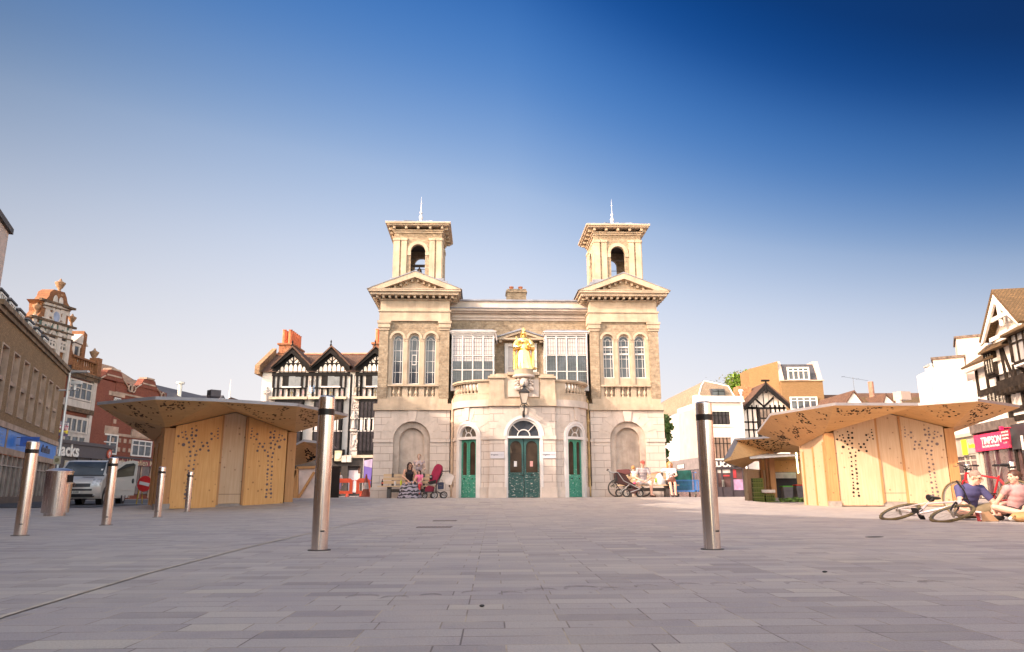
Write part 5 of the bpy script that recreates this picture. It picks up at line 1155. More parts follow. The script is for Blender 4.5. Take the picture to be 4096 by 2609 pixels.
# ---- tan brick block of flats
BF=Fac((29.87,80),(34.55,80),-.1)
TAN=brick('tan brick',(.19,.105,.042),(.24,.14,.06),(.15,.105,.06),.23,.076,.01,.9,.005,var=.3,stain=.2,ns=.5,noisemix=.5)
bf=thing('tan_brick_flats','tan brick flats with a slate mansard storey and white windows above the timbered gable','building',(BF.p0.x,BF.p0.y,-.1),BF.rz)
def k5(x,y,dy=0): return BF.st(*KK(x,y),dy)
ztop=k5(1300,318)[1]; zmt=k5(1120,120)[1]; LB=k5(1530,320)[0]
MB().box(0,LB,0,9,-.2,ztop).build('brick_wall',TAN,bf); MB().box(-.05,LB+.1,-.12,.3,ztop,ztop+.12).build('ledge',CONC,bf)
MB().prx([(.1,ztop+.12),(1.0,zmt-.3),(8,zmt-.3),(9,ztop)],.3,LB-.3).build('mansard_roof',SLATE,bf)
MB().prx([(0,ztop+.1),(.9,zmt),(9,zmt),(9,ztop+.1)],-.02,.42).build('party_wall',PLAIN,bf); MB().prx([(0,ztop+.1),(.9,zmt),(9,zmt),(9,ztop+.1)],LB-.5,LB+.0).build('party_wall',PLAIN,bf)
MB().box(-6.1,-.05,3.5,9,-.2,zmt-.9).build('stair_tower',TAN,bf) if 0 else MB().prz([(-.03,.4),(-.03,9),(-1.6,9),(-1.6,5.7)],-.2,zmt-.05).build('stair_tower',TAN,bf)
for a,b_,d in(((1200,195),(1400,305),.0),((1225,475),(1475,585),-.06)):
    p,q_=k5(*a,d),k5(*b_,d); framed('white_window',p[0],q_[0],q_[1],p[1],4,(.75,),bf,m=WHT,d=d-.12,t=.1)
# ---- jumble of roofs behind the right kiosk
for x0,x1,xt,yt,lab,Yd,wm in((1430,1705,1560,78,'white gable wall with brown verge rising behind the right kiosk roof',72,REND),(1890,2070,1915,115,'small mossy tiled gable right of the white gable wall',76,REND)):
    p=atY(*KM(x0,225),Yd); q_=atY(*KM(x1,225),Yd); r_=atY(*KM(xt,yt),Yd)
    t=thing('gabled_house',lab,'building',(p.x,p.y,0),0)
    w_=q_.x-p.x; xm=r_.x-p.x
    MB().plate([(0,0),(w_,0),(w_,p.z-.4),(xm,r_.z),(0,p.z-.4)],(),0,.3).box(.05,w_-.05,.3,9,0,p.z-.5).build('gable_wall',wm,t)
    m=MB()
    for ex in(-.3,w_+.3): m.slab([(xm,-.15,r_.z+.05),(ex,-.15,p.z-.7),(ex,9,p.z-.7),(xm,9,r_.z+.05)],.12)
    m.build('roof',RT,t)
p=atY(*KM(1245,135),82); q_=atY(*KM(1480,100),82)
t=thing('tiled_house','dark tiled roof between the tan brick flats and the white gable','building',(p.x,p.y,0),0)
MB().box(0,8,0,8,0,p.z-2).build('wall',REND,t); MB().prx([(0,p.z-2.3),(0,p.z-2),(3,p.z+.6),(6,p.z-2)],-.3,12).build('roof',RT,t)
p=atY(*KM(1650,150),80)
t=thing('tiled_house','dark tiled roof with television aerial between the two small gables','building',(p.x,p.y,0),0)
MB().box(0,9,0,8,0,p.z-1.6).build('wall',REND,t); MB().prx([(-.3,p.z-1.8),(3,p.z+.9),(6,p.z-1.6)],-.3,9).build('roof',RT,t)
MB().tube([(.3,2,p.z),(.3,2,p.z+2.6)],.018,5).tube([(-1.0,2,p.z+2.7),(2.0,2,p.z+2.2)],.014,5).tube([(-.8,1.6,p.z+2.66),(-.8,2.4,p.z+2.66)],.01,5).tube([(.8,1.6,p.z+2.4),(.8,2.4,p.z+2.4)],.01,5).build('aerial',IRONB,t)
p=atY(*KM(2140,170),78)
t=thing('tiled_house','low mossy roofs behind the middle of the right kiosk','building',(p.x-4,p.y,0),0)
MB().box(0,11,0,8,0,p.z-.6).build('wall',REND,t); MB().prx([(-.3,p.z-.8),(3,p.z+.6),(6,p.z-.8)],-.3,8.8).build('roof',RT2,t); MB().cyl((1.5,2,p.z),(1.5,2,p.z+2.2),.3,n=8).build('chimney_pot',mat('brown pot',(.3,.14,.1)),t)

# the rest of the square, behind and beside the camera
BRO=brick('sunlit orange brick',(.40,.19,.10),(.48,.25,.14),(.34,.24,.18),.23,.076,.01,.9,.006,var=.3,stain=.3,ns=.5)
for k,(p0_,p1_,hh,dd,mm,lab) in enumerate((((26.0,32.3),(21.5,10),9.5,8,BRO,'orange brick shop row beyond the right edge of the photo'),((21.4,9.6),(17,-14),10.5,8,REND,'white rendered shop row on the right, beside the camera'),((44,-46),(6,-46.5),10,9,REND,'white rendered terrace closing the square behind the camera'))):
    Fq=Fac(p0_,p1_,0); tq=thing('shop_terrace',lab,'building',(Fq.p0.x,Fq.p0.y,0),Fq.rz)
    MB().box(0,Fq.L,0,dd,0,hh).build('wall',mm,tq); MB().prx([(-.3,hh),(dd/2,hh+2),(dd+.3,hh)],-.2,Fq.L+.2).build('roof',SLATE,tq); MB().box(.3,Fq.L-.3,-.2,-.01,3.0,3.8).build('fascia',mat('plum fascia',(.12,.03,.06)),tq); MB().box(.4,Fq.L-.4,-.05,-.01,.4,3.0).build('shop_window',MATS['shop window glass'],tq)
    q=1.5
    while q<Fq.L-2:
        for z_ in(4.6,7.2):
            if z_+1.7<hh: MB().plate(rect(q,q+1.3,z_,z_+1.6),[rect(q+.1,q+.6,z_+.1,z_+1.5),rect(q+.7,q+1.2,z_+.1,z_+1.5)],-.05,-.002).build('window',WHT,tq)
        q+=3.4
# ================================================================ right-hand row facing left
KR=crop(3450,1150,2.361); KS=crop(3450,1700,3.409); KT=crop(3800,1400,3.0676); KU=crop(3640,1100,3.8355); KW=crop(3780,1850,5.478)
RW=Fac((28.9,47.6),(26.3,34.5),0)
def rr(K,x,y,dy=0): return RW.st(*K(x,y),dy)
OLDT=mat('weathered black timber',(.025,.018,.014),.85,0,.4,5,spec=.2)
tm_=thing('timbered_inn','white and black timbered house with jettied bay and steep tiled gable, far right edge','building',(RW.p0.x,RW.p0.y,0),RW.rz)
# geometry from the photo on the facade plane
sL=rr(KT,345,605)[0]           # left end of the timbered house
sG=rr(KT,700,470)[0]           # post where the big gable part starts
zB=rr(KT,520,540)[1]           # main beam
zEv=rr(KT,290,275)[1]
ztp=rr(KT,640,60)[1]
sR=RW.L+2
MB().box(sL,sG,.05,8,3.9,zEv).build('rendered_wall',REND,tm_)
apx=rr(KU,1420,345,-.5); gl=rr(KU,1215,1070,-.5); gw=apx[0]-gl[0]
jet=.35
MB().box(sG-.1,sR,-jet,8,zB+.6,gl[1]+.1).box(sG-.1,sR,.03,8,0,zB+.6).build('gable_wall',REND,tm_)
MB().plate([(sG-.1,gl[1]),(apx[0]+gw,gl[1]),(apx[0],apx[1]-.3)],(),-jet,0).build('gable_triangle',REND,tm_)
MB().plate([(gl[0]-.1,gl[1]-.3),(gl[0]+.35,gl[1]-.2),(apx[0],apx[1]-.55),(apx[0]+gw,gl[1]-.2),(apx[0]+gw,gl[1]+.1),(apx[0],apx[1]),(gl[0]-.1,gl[1])],(),-1.0,-.88).build('white_barge_board',REND,tm_)
m=MB()
for s_ in(-1,1): m.slab([(apx[0],-1.05,apx[1]+.1),(apx[0]+s_*gw,-1.05,gl[1]-.05),(apx[0]+s_*gw,9,gl[1]-.05),(apx[0],9,apx[1]+.1)],.15)
m.build('gable_roof',RT2,tm_)
m=MB()
for k in range(2): z_=apx[1]-1.3-k*1.0; m.box(apx[0]-.9-k*.5,apx[0]+.9+k*.5,-.9,-.8,z_-.12,z_+.1)
m.tube([(apx[0],-.8,apx[1]-.4),(apx[0],-.75,apx[1]-1.8)],.12,8).build('collar_tie',REND,tm_)
m=MB()
def bb(K,x0,y0,x1,y1,d=-.06,w=None):
    a,b_=rr(K,x0,y0),rr(K,x1,y1); m.box(min(a[0],b_[0]),max(a[0],b_[0]),d,.06,min(a[1],b_[1]),max(a[1],b_[1]))
hz_=.13
m.box(sL,sG,-.06,.06,zB-.17,zB+.17)
for x in(sL+.1,rr(KT,450,400)[0],rr(KT,580,400)[0]): m.box(x-.1,x+.1,-.05,.06,zB if x<sL+.2 else zB,zEv)
m.box(sL,sL+.15,-.05,.06,rr(KT,345,600)[1],zEv); 
z_=rr(KT,500,330)[1]; m.box(rr(KT,440,0)[0] if 0 else rr(KT,450,350)[0],rr(KT,565,330)[0],-.05,.06,z_-.3,z_)
m.build('timber_frame',OLDT,tm_)
m=MB(); y0=-jet-.05
def b3(K,pts,w_=.13):
    P=[rr(K,x,y,-jet) for x,y in pts]
    for p,q_ in zip(P,P[1:]):
        d=Vector((q_[0]-p[0],0,q_[1]-p[1])).normalized(); n_=Vector((-d.z,0,d.x))*w_
        a=Vector((p[0],y0,p[1])); b_=Vector((q_[0],y0,q_[1])); m.add([a-n_,b_-n_,b_+n_,a+n_,a-n_+Vector((0,.1,0)),b_-n_+Vector((0,.1,0)),b_+n_+Vector((0,.1,0)),a+n_+Vector((0,.1,0))],[(0,1,2,3),(7,6,5,4),(0,4,5,1),(1,5,6,2),(2,6,7,3),(3,7,4,0)])
b3(KT,[(615,0),(700,460)]); b3(KT,[(640,40),(700,200),(775,390)]); b3(KT,[(770,230),(800,400)],.1)
zj=rr(KT,720,450,-jet)[1]
m.box(sG-.15,sR,-jet-.15,.0,zj-.35,zj+.2)
for k in range(12): s_=sG+.1+k*.55; m.box(s_-.1,s_+.1,-jet-.35,.0,zj-.6,zj-.36)
zt2=rr(KT,850,770)[1]
for z_ in(zt2,rr(KT,870,880)[1]): m.box(sG,sR,-.06,.06,z_-.14,z_+.14)
m.box(sG-.2,sG+.08,-.12,.06,0,zj-.3); 
s3=rr(KT,890,560)[0]; m.box(s3-.15,s3+.1,-.08,.06,zt2,zj)
m.build('timber_frame',OLDT,tm_)
MB().cyl((sG-.35,-.12,3.6),(sG-.35,-.12,zB-.2),.05,n=6).build('down_pipe',mat('pale pipe',(.6,.55,.5)),tm_)
# windows
def leaded(a,b_,d,par,cols,rows,nm='leaded_window'):
    f=MB().plate(rect(a[0]-.08,b_[0]+.08,b_[1]-.08,a[1]+.08),[rect(a[0]+(b_[0]-a[0])*i/cols+.03,a[0]+(b_[0]-a[0])*(i+1)/cols-.03,b_[1]+.02,a[1]-.02) for i in range(cols)],d,d+.1).build(nm,OLDT,par)
    MB().box(a[0],b_[0],d+.05,d+.07,b_[1],a[1]).build('pane',mat('old window glass',(.20,.19,.18),.15,0,.4,.8),f)
    l=MB()
    for i in range(1,cols*2): s_=a[0]+(b_[0]-a[0])*i/cols/2; l.box(s_-.015,s_+.015,d+.03,d+.049,b_[1],a[1])
    for i in range(1,rows): z_=b_[1]+(a[1]-b_[1])*i/rows; l.box(a[0],b_[0],d+.03,d+.049,z_-.015,z_+.015)
    l.build('glazing_lead',mat('pale lead bars',(.4,.38,.33)),f)
leaded(rr(KT,465,590),rr(KT,670,720),-.08,tm_,4,4)
a=rr(KT,425,120,-.5); b_=rr(KT,545,320,-.5)
MB().box(a[0]-.15,b_[0]+.15,-.5,.05,b_[1]-.15,a[1]+.1).build('oriel_case',OLDT,tm_); leaded(a,b_,-.58,tm_,3,4,'oriel_window')
def hood(K,x0,y0,x1,y1,xt,yt,dd,nm):
    p=rr(K,x0,y0,-dd); q_=rr(K,x1,y1,-dd); t_=rr(K,xt,yt)
    m=MB(); zlo=min(p[1],q_[1])
    P=[(p[0],-dd,p[1]),(q_[0],-dd,p[1]),(q_[0]-.05,.0,t_[1]),(t_[0],.0,t_[1])]
    m.quad(*P).quad((p[0],-dd,p[1]),(t_[0],.0,t_[1]),(p[0]-.1,.0,p[1])).quad((p[0],-dd,p[1]-.1),(q_[0],-dd,p[1]-.1),(q_[0],-dd,p[1]),(p[0],-dd,p[1])).quad((p[0]-.1,0,p[1]-.1),(p[0],-dd,p[1]-.1),(p[0],-dd,p[1]),(p[0]-.1,0,p[1])).quad((p[0]-.1,0,p[1]-.05),(p[0],-dd,p[1]-.05),(q_[0],-dd,p[1]-.05),(q_[0],0,p[1]-.05))
    m.build(nm,RT2,tm_)
hood(KT,335,92,640,35,440,0,.9,'oriel_roof')
m=MB(); p=rr(KT,210,250,-.6); q_=rr(KT,425,190,-.6); t_=rr(KT,380,110)
m.slab([(sL-.35,-.6,zEv-.05),(q_[0],-.6,zEv-.05),(q_[0],1.2,t_[1]+.5),(sL+.3,1.2,t_[1]+.5)],.12).slab([(q_[0],-.6,zEv-.05),(sG,-.6,zEv-.05),(sG,1.2,t_[1]+.5),(q_[0],1.2,t_[1]+.5)],.12).build('main_roof',RT2,tm_)
MB().box(sL-.3,q_[0],-.55,-.35,zEv-.28,zEv-.1).box(q_[0]+1.4,sG-.1,-.55,-.35,zEv-.28,zEv-.1).build('carved_eaves_board',CREAM,tm_)
# jettied polygonal bay in the gable
a=rr(KU,1450,1060,-1.2); b_=rr(KU,1640,1390,-1.2)
bx0=a[0]; bw=b_[0]-a[0]; zb0=b_[1]; zb1=rr(KU,1480,1050,-1.2)[1]+.05
poly=[(bx0-.1,-jet),(bx0+.55,-1.2),(bx0+2.6,-1.2),(bx0+3.2,-jet)]
pb=thing if 0 else None
bo=MB().prz(poly,zb0-.15,zb0).prz(poly,zb1,zb1+.15).build('bay_window',OLDT,tm_)
m=MB()
for p in poly: m.box(p[0]-.07,p[0]+.07,p[1]-.07,p[1]+.07,zb0,zb1)
for t in(.33,.66): m.box(poly[1][0]+2.05*t-.03,poly[1][0]+2.05*t+.03,-1.24,-1.16,zb0,zb1)
m.box(poly[0][0]+.25,poly[0][0]+.31,-.8,-.72,zb0,zb1); m.prz([(poly[0][0],-jet-.02),(poly[1][0],-1.24),(poly[2][0],-1.24),(poly[2][0],-1.17),(poly[1][0]+.03,-1.17),(poly[0][0]+.05,-jet)],(zb0+zb1)/2+.25,(zb0+zb1)/2+.31)
m.build('bay_post',OLDT,bo); MB().prz([(p[0]*1,p[1]+.04) for p in poly],zb0,zb1).build('bay_glass',mat('pale bay glass',(.34,.33,.33),.12,0,.3,.7),bo)
m=MB(); tz=rr(KU,1690,810,-.4)[1]
E2=[(bx0-.45,-jet),(bx0+.3,-1.55),(bx0+2.9,-1.55),(bx0+3.6,-jet)]
for p,q_ in zip(E2,E2[1:]): m.quad((p[0],p[1],zb1+.12),(q_[0],q_[1],zb1+.12),(bx0+1.6,-jet,tz)); m.quad((p[0],p[1],zb1+.02),(q_[0],q_[1],zb1+.02),(q_[0],q_[1],zb1+.12),(p[0],p[1],zb1+.12))
m.quad(*[(p[0],p[1],zb1+.03) for p in E2]); m.build('bay_roof',RT2,tm_)
m=MB()
for s_ in(bx0+.45,bx0+1.6,bx0+2.7): m.tube([(s_,-jet,zb0-1.6),(s_,-jet-.15,zb0-.9),(s_,-jet-.45,zb0-.35),(s_,-1.1,zb0-.15)],.09,6)
m.build('curved_bracket',OLDT,tm_)
MB().prz([(p[0],p[1]) for p in poly],zb0-.25,zb0-.16).build('bay_floor',REND,tm_)
# shop storey of this house
MB().box(sG+.1,sR,-.3,.0,2.6,3.9).build('dark_fascia',mat('black fascia',(.03,.025,.03),.4,0,.1),tm_)
MB().box(sL,sR,.02,.05,0,3.9).build('shop_wall',DKIN,tm_)
sgn=thing('shop_sign','black fascia with large white letters cut off by the right edge of the photo','sign',(RW.p0.x,RW.p0.y,2.6),RW.rz)
p=rr(KS,2150,250,-.3); text('LUSH',1.0,WHT,sgn,loc=(p[0],-.33,p[1]-2.6-.25),ext=.02,bold=.03,align='LEFT',xs=1.1); MB().box(p[0]-.1,p[0]+3,-.312,-.303,p[1]-2.6-.75,p[1]-2.6+.3).build('sign_back',MATS['black fascia'],sgn)
# grey-fronted building between: shop storey, white wall above (rises behind)
sW=rr(KS,1340,300)[0]
wl_=thing('white_stepped_building','white rendered building with big stepped blocks against the sky, left of the timbered inn','building',(RW.p0.x,RW.p0.y,0),RW.rz)
z0_=rr(KT,300,400,0)[1]
sF=rr(KR,725,1055)[0]
WF0=RW.st(*KR(600,900))[0]
m=MB().box(sF-3.3,sL-.02,.1,6,0,z0_+.0); m.build('front_wall',REND,wl_)
# sloping parapet & blocks placed behind the front
a=RW.st(*KR(655,715),1.5); b_=RW.st(*KR(955,703),1.5)
def blk(x0,y0,x1,y1,dpt,nm,dd=4,cap=True,xl=None):
    a=RW.st(*KR(x0,y0),dpt); b_=RW.st(*KR(x1,y1),dpt)
    return a,b_
def face_block(u0,v0,u1,v1,Y,nm,left=1.2):
    """a block whose broad side faces the camera"""
    p=atY(*KR(u0,v0),Y); q_=atY(*KR(u1,v1),Y-1.0)
    F=Fac((p.x,p.y),(q_.x,q_.y),0)
    h=p.z
    mm=MB().box(0,F.L,0,4,0,h); mm.v=[Vector((F.p0.x+F.e.x*v.x+F.n.x*v.y,F.p0.y+F.e.y*v.x+F.n.y*v.y,v.z)) for v in mm.v]
    cp=MB().box(-.12,F.L+.12,-.12,4.1,h,h+.16); cp.v=[Vector((F.p0.x+F.e.x*v.x+F.n.x*v.y,F.p0.y+F.e.y*v.x+F.n.y*v.y,v.z)) for v in cp.v]
    M=Matrix.Rotation(-RW.rz,4,'Z')@Matrix.Translation((-RW.p0.x,-RW.p0.y,0))
    mm.xf(M).build(nm,mat('pale pink render',(.50,.40,.355),.8,0,.06,1,weather=.25),wl_); cp.xf(M).build('coping',mat('dark mossy coping',(.14,.10,.08),.9,0,.4,5),wl_)
face_block(660,718,955,705,51.5,'lower_block'); face_block(880,520,1168,492,55,'chimney_block')
p=atY(*KR(588,820),56); q_=atY(*KR(650,735),56)
M=Matrix.Rotation(-RW.rz,4,'Z')@Matrix.Translation((-RW.p0.x,-RW.p0.y,0))
MB().prz([(p.x,56),(q_.x+.4,56),(q_.x+1.5,61),(p.x*61/56+.3,61)],0,(p.z+q_.z)/2).xf(M).build('narrow_side_block',REND,wl_)
# two shopfronts
z1=rr(KS,1600,200)[1]; z2=rr(KS,1630,420)[1]; sA=rr(KS,1590,300)[0]; sB=rr(KS,2085,200)[0]
GREY=mat('warm grey shopfront',(.40,.35,.31),.6,0,.06)
MB().box(sF-3.3,sA,-.15,.1,2.55,3.7).box(sF-3.4,sA,-.35,.0,3.7,3.9).box(sA-.25,sA+.0,-.2,.1,0,4.0).build('grey_shopfront',GREY,wl_)
MB().box(sF-3.3,sA-.2,.0,.05,0,2.55).build('shop_window',MATS['shop window glass'],wl_)
m=MB()
for x in(1390,1460,1625): s_=rr(KS,x,500)[0]; m.box(s_-.06,s_+.06,-.05,.0,0,2.55)
for y in(460,530,710): z_=rr(KS,1550,y)[1]; m.box(sF-3.3,sA-.2,-.04,.0,z_-.04,z_+.04)
m.build('window_bars',GREY,wl_)
MB().box(sA-.1,sB+.2,-.45,.0,z1+.12,z1+.62).build('lead_canopy',mat('grey lead canopy',(.13,.10,.09),.8,0,.3),wl_)
MB().box(sA,sB+.3,-.1,.1,.35 if 0 else 0,z2).build('shop_window',MATS['shop window glass'],wl_) if 0 else MB().box(sA,sB+.3,-.06,-.0,0,z1+.1).build('shop_window',MATS['shop window glass'],wl_)
m=MB()
for x in(1720,1860,2040): s_=rr(KS,x,600)[0]; MB().box(s_-.1,s_+.1,-.14,-.06,0,z2).build('dark_mullion',mat('dark plum frame',(.07,.03,.04),.5),wl_)
m=MB()
s_=rr(KS,1650,600)[0]; m.box(s_-.12,s_+.12,-.14,-.06,0,z2).box(s_-.7,s_-.45,-.14,-.06,0,z2); m.build('pale_pilaster',GREY,wl_)
for (x0,y0,x1,y1),nm in(((1940,440,2120,500),'lit shop ceiling'),):
    pass
RS=mat('crimson fascia',(.70,.01,.09),.35,0,.05)
t1=thing('shop_sign','bright crimson shop fascia with white serif lettering at the right','sign',(RW.p0.x,RW.p0.y,z2),RW.rz)
MB().box(sA,sB,-.32,.0,0,z1-z2).build('fascia_board',RS,t1)
wS=sB-sA; zS=z1-z2
text('TIMPSON',.56,WHT,t1,loc=(sA+wS*.5,-.34,zS*.56),ext=.01,bold=.012,fit=wS*.56); text('The Quality Service People',.20,WHT,t1,loc=(sA+wS*.47,-.34,zS*.24),ext=.005,bold=.003,fit=wS*.48)
text('Est 1903',.13,mat('pink letters',(.8,.4,.4)),t1,loc=(sA+wS*.87,-.34,zS*.30),ext=.005)
t2_=thing('hanging_sign','small dark red hanging sign with three lines of white capitals over the crimson fascia','sign',(RW.p0.x,RW.p0.y,z2),RW.rz)
ps=rr(KS,1940,200,-.75)
MB().box(ps[0]-.47,ps[0]+.47,-.78,-.74,ps[1]-z2-.30,ps[1]-z2+.30).build('board',mat('maroon board',(.28,.01,.04)),t2_)
for k,t in enumerate(('KEY CUTTING','SHOE REPAIRS','ENGRAVING')): text(t,.125,WHT,t2_,loc=(ps[0],-.79,ps[1]-z2+.17-.17*k),ext=.003,bold=.004)
MB().cyl((ps[0]-.6,-.76,ps[1]-z2+.4),(sB+.3,-.76,ps[1]-z2+.42),.025,n=6).cyl((sB+.2,-.76,ps[1]-z2+.42),(sB+.2,-.0,ps[1]-z2+.42),.025,n=6).box(sB+.12,sB+.32,-.85,-.7,ps[1]-z2+.3,ps[1]-z2+.5).build('bracket',RS,t2_)
t3=thing('shop_sign','grey fascia with lime green lettering beside the right kiosk','sign',(RW.p0.x,RW.p0.y,2.5),RW.rz)
pa=rr(KS,1350,350,-.2); pb_=rr(KS,1590,350,-.2)
MB().box(pa[0]-.6,pb_[0]-.15,-.2,-.16,.15,1.0).build('fascia_board',mat('mid grey fascia',(.32,.28,.26),.5,0,.05),t3)
LIME=mat('lime paint',(.62,.66,.02),.5,0,.05)
p0_=rr(KS,1415,370,-.2); MB().box(p0_[0]-.75,p0_[0],-.24,-.2,.12,1.05).build('lime_panel',LIME,t3); p_=rr(KS,1490,372,-.2); text('hotter',.42,LIME,t3,loc=(p_[0],-.22,.62),ext=.01,bold=.01)
text('Hl',.7,MATS['mid grey fascia'],t3,loc=(p0_[0]-.38,-.25,.6),ext=.01) if 0 else None
# street lamps
def street_lamp(lab,x,y,z0,h,arm,rz,m=None):
    t=thing('street_lamp',lab,'street lamp',(x,y,z0),rz)
    m=m or mat('galvanised lamp steel',(.55,.55,.55),.35,.6,.1)
    MB().lathe([(.09,0),(.09,1.0),(.07,1.05),(.05,h)],n=10).build('pole',m,t,smooth=True)
    return t,m
pt=atY(280,1475,30); pb0=atY(228,1780,30)
t,m_=street_lamp('tall steel lamp post with a security camera in front of the gabled building','' and 0 or atY(275,1500,33).x,33,0,atY(280,1478,33).z,0,0)
hL=atY(280,1478,33).z
MB().tube([(0,0,hL-.05),(.03,0,hL+.02),(.35,0,hL+.06)],.045,8).box(.1,.85,-.1,.1,hL+.03,hL+.12).build('lamp_head',m_,t)
zc_=atY(290,1520,33).z
MB().cyl((-.4,0,zc_-.3),(.5,0,zc_-.3),.03,n=6).cyl((.3,0,zc_-.3),(.3,0,zc_-.05),.08,n=10).build('camera_bracket',m_,t); MB().box(.15,.6,-.1,.1,zc_-.02,zc_+.12).sph((.3,0,zc_-.05),.1,8,6).build('security_camera',mat('white camera casing',(.7,.68,.66),.4),t)
zs_=atY(220,1825,33).z; MB().box(-.16,.16,-.1,-.08,zs_-.18,zs_+.18).build('small_notice',mat('cream notice',(.55,.50,.38)),t); MB().cyl((0,-.11,zs_),(0,-.115,zs_),.1,n=14).build('notice_disc',mat('grey yellow disc',(.25,.22,.12)),t)
p=atY(*KK(730,405),62); base=atY(*KK(755,860),62)
t,m2_=street_lamp('slim white lamp post in front of the white corner building','' and 0 or p.x+.25,62,0,p.z,0,0,mat('white lamp post',(.75,.72,.70),.5))
MB().sph((0,0,p.z),(.22,.22,.14),12,6).cyl((0,0,p.z-.3),(0,0,p.z),.11,n=10).build('lamp_head',m2_,t)
q_=RW.st(*KR(645,770),-1.5)
pp_=RW.p0+RW.e*q_[0]+RW.n*(-1.5)
t,_=street_lamp('steel lamp post whose arm shades the pink block at the right','' and 0 or pp_.x,pp_.y,0,q_[1]+.1,0,RW.rz)
MB().box(-1.1,.0,-.1,.1,q_[1]+.0,q_[1]+.12).sph((-.9,0,q_[1]+.05),(.35,.14,.1),10,6).build('lamp_head',MATS['galvanised lamp steel'],t)
# ================================================================ kiosks
PLY=wood('orange spruce plywood',(.60,.305,.10),(.72,.42,.165),'Z')
PLY2=wood('pale spruce plywood',(.48,.33,.20),(.58,.42,.29),'Z')
PLYR=wood('spruce soffit',(.50,.28,.11),(.62,.375,.165),'X',sc=.6)
POST=wood('orange glulam post',(.38,.18,.065),(.50,.27,.11),'Z',knots=True)
ZINC=mat('grey zinc edge',(.30,.29,.31),.5,.4,.1,3)
PLUG=mat('grey purple plug',(.15,.11,.12),.7,0,.1); HOLE=mat('black hole',(.008,.006,.006),.9,0,0,fine=0)
PLINTH=mat('concrete plinth',(.34,.30,.28),.9,0,.2,3)
DOTS=[(762,683,7),(791,675,7),(845,643,8),(884,656,10),(732,718,10),(769,726,7),(793,703,7),(848,676,8),(841,704,11),(877,705,11),(801,737,10),(846,733,7),(818,770,10),(862,760,10),(772,793,14),(856,803,10),(820,814,7),(826,854,10),(879,846,7),(911,831,10),(937,797,11),(979,800,7),(972,768,10),(926,766,7),(982,837,10),(828,893,9),(869,882,10),(821,937,7),(862,930,7),(813,981,10),(855,969,7),(808,1027,7),(850,1010,10),(804,1062,10),(848,1049,10),(800,1100,7),(844,1079,7),(797,1138,7),(838,1106,7),(833,1149,11),(790,1166,7),(789,1195,10),(827,1200,10),(779,1234,11),(824,1237,7),(774,1270,7),(822,1266,11),(1012,680,10),(1011,730,9),(1038,703,6),(1068,655,7),(1068,686,7),(1067,719,7),(1072,628,5)]
def dot_uv():
    o=[]
    for x,y,r in DOTS:
        l=712-(y-660)*.1; rr_=1112-(y-560)*.107
        o.append(((x-l)/(rr_-l),(1350-y)/700.,r*.0037))
    return o
DUV=dot_uv()
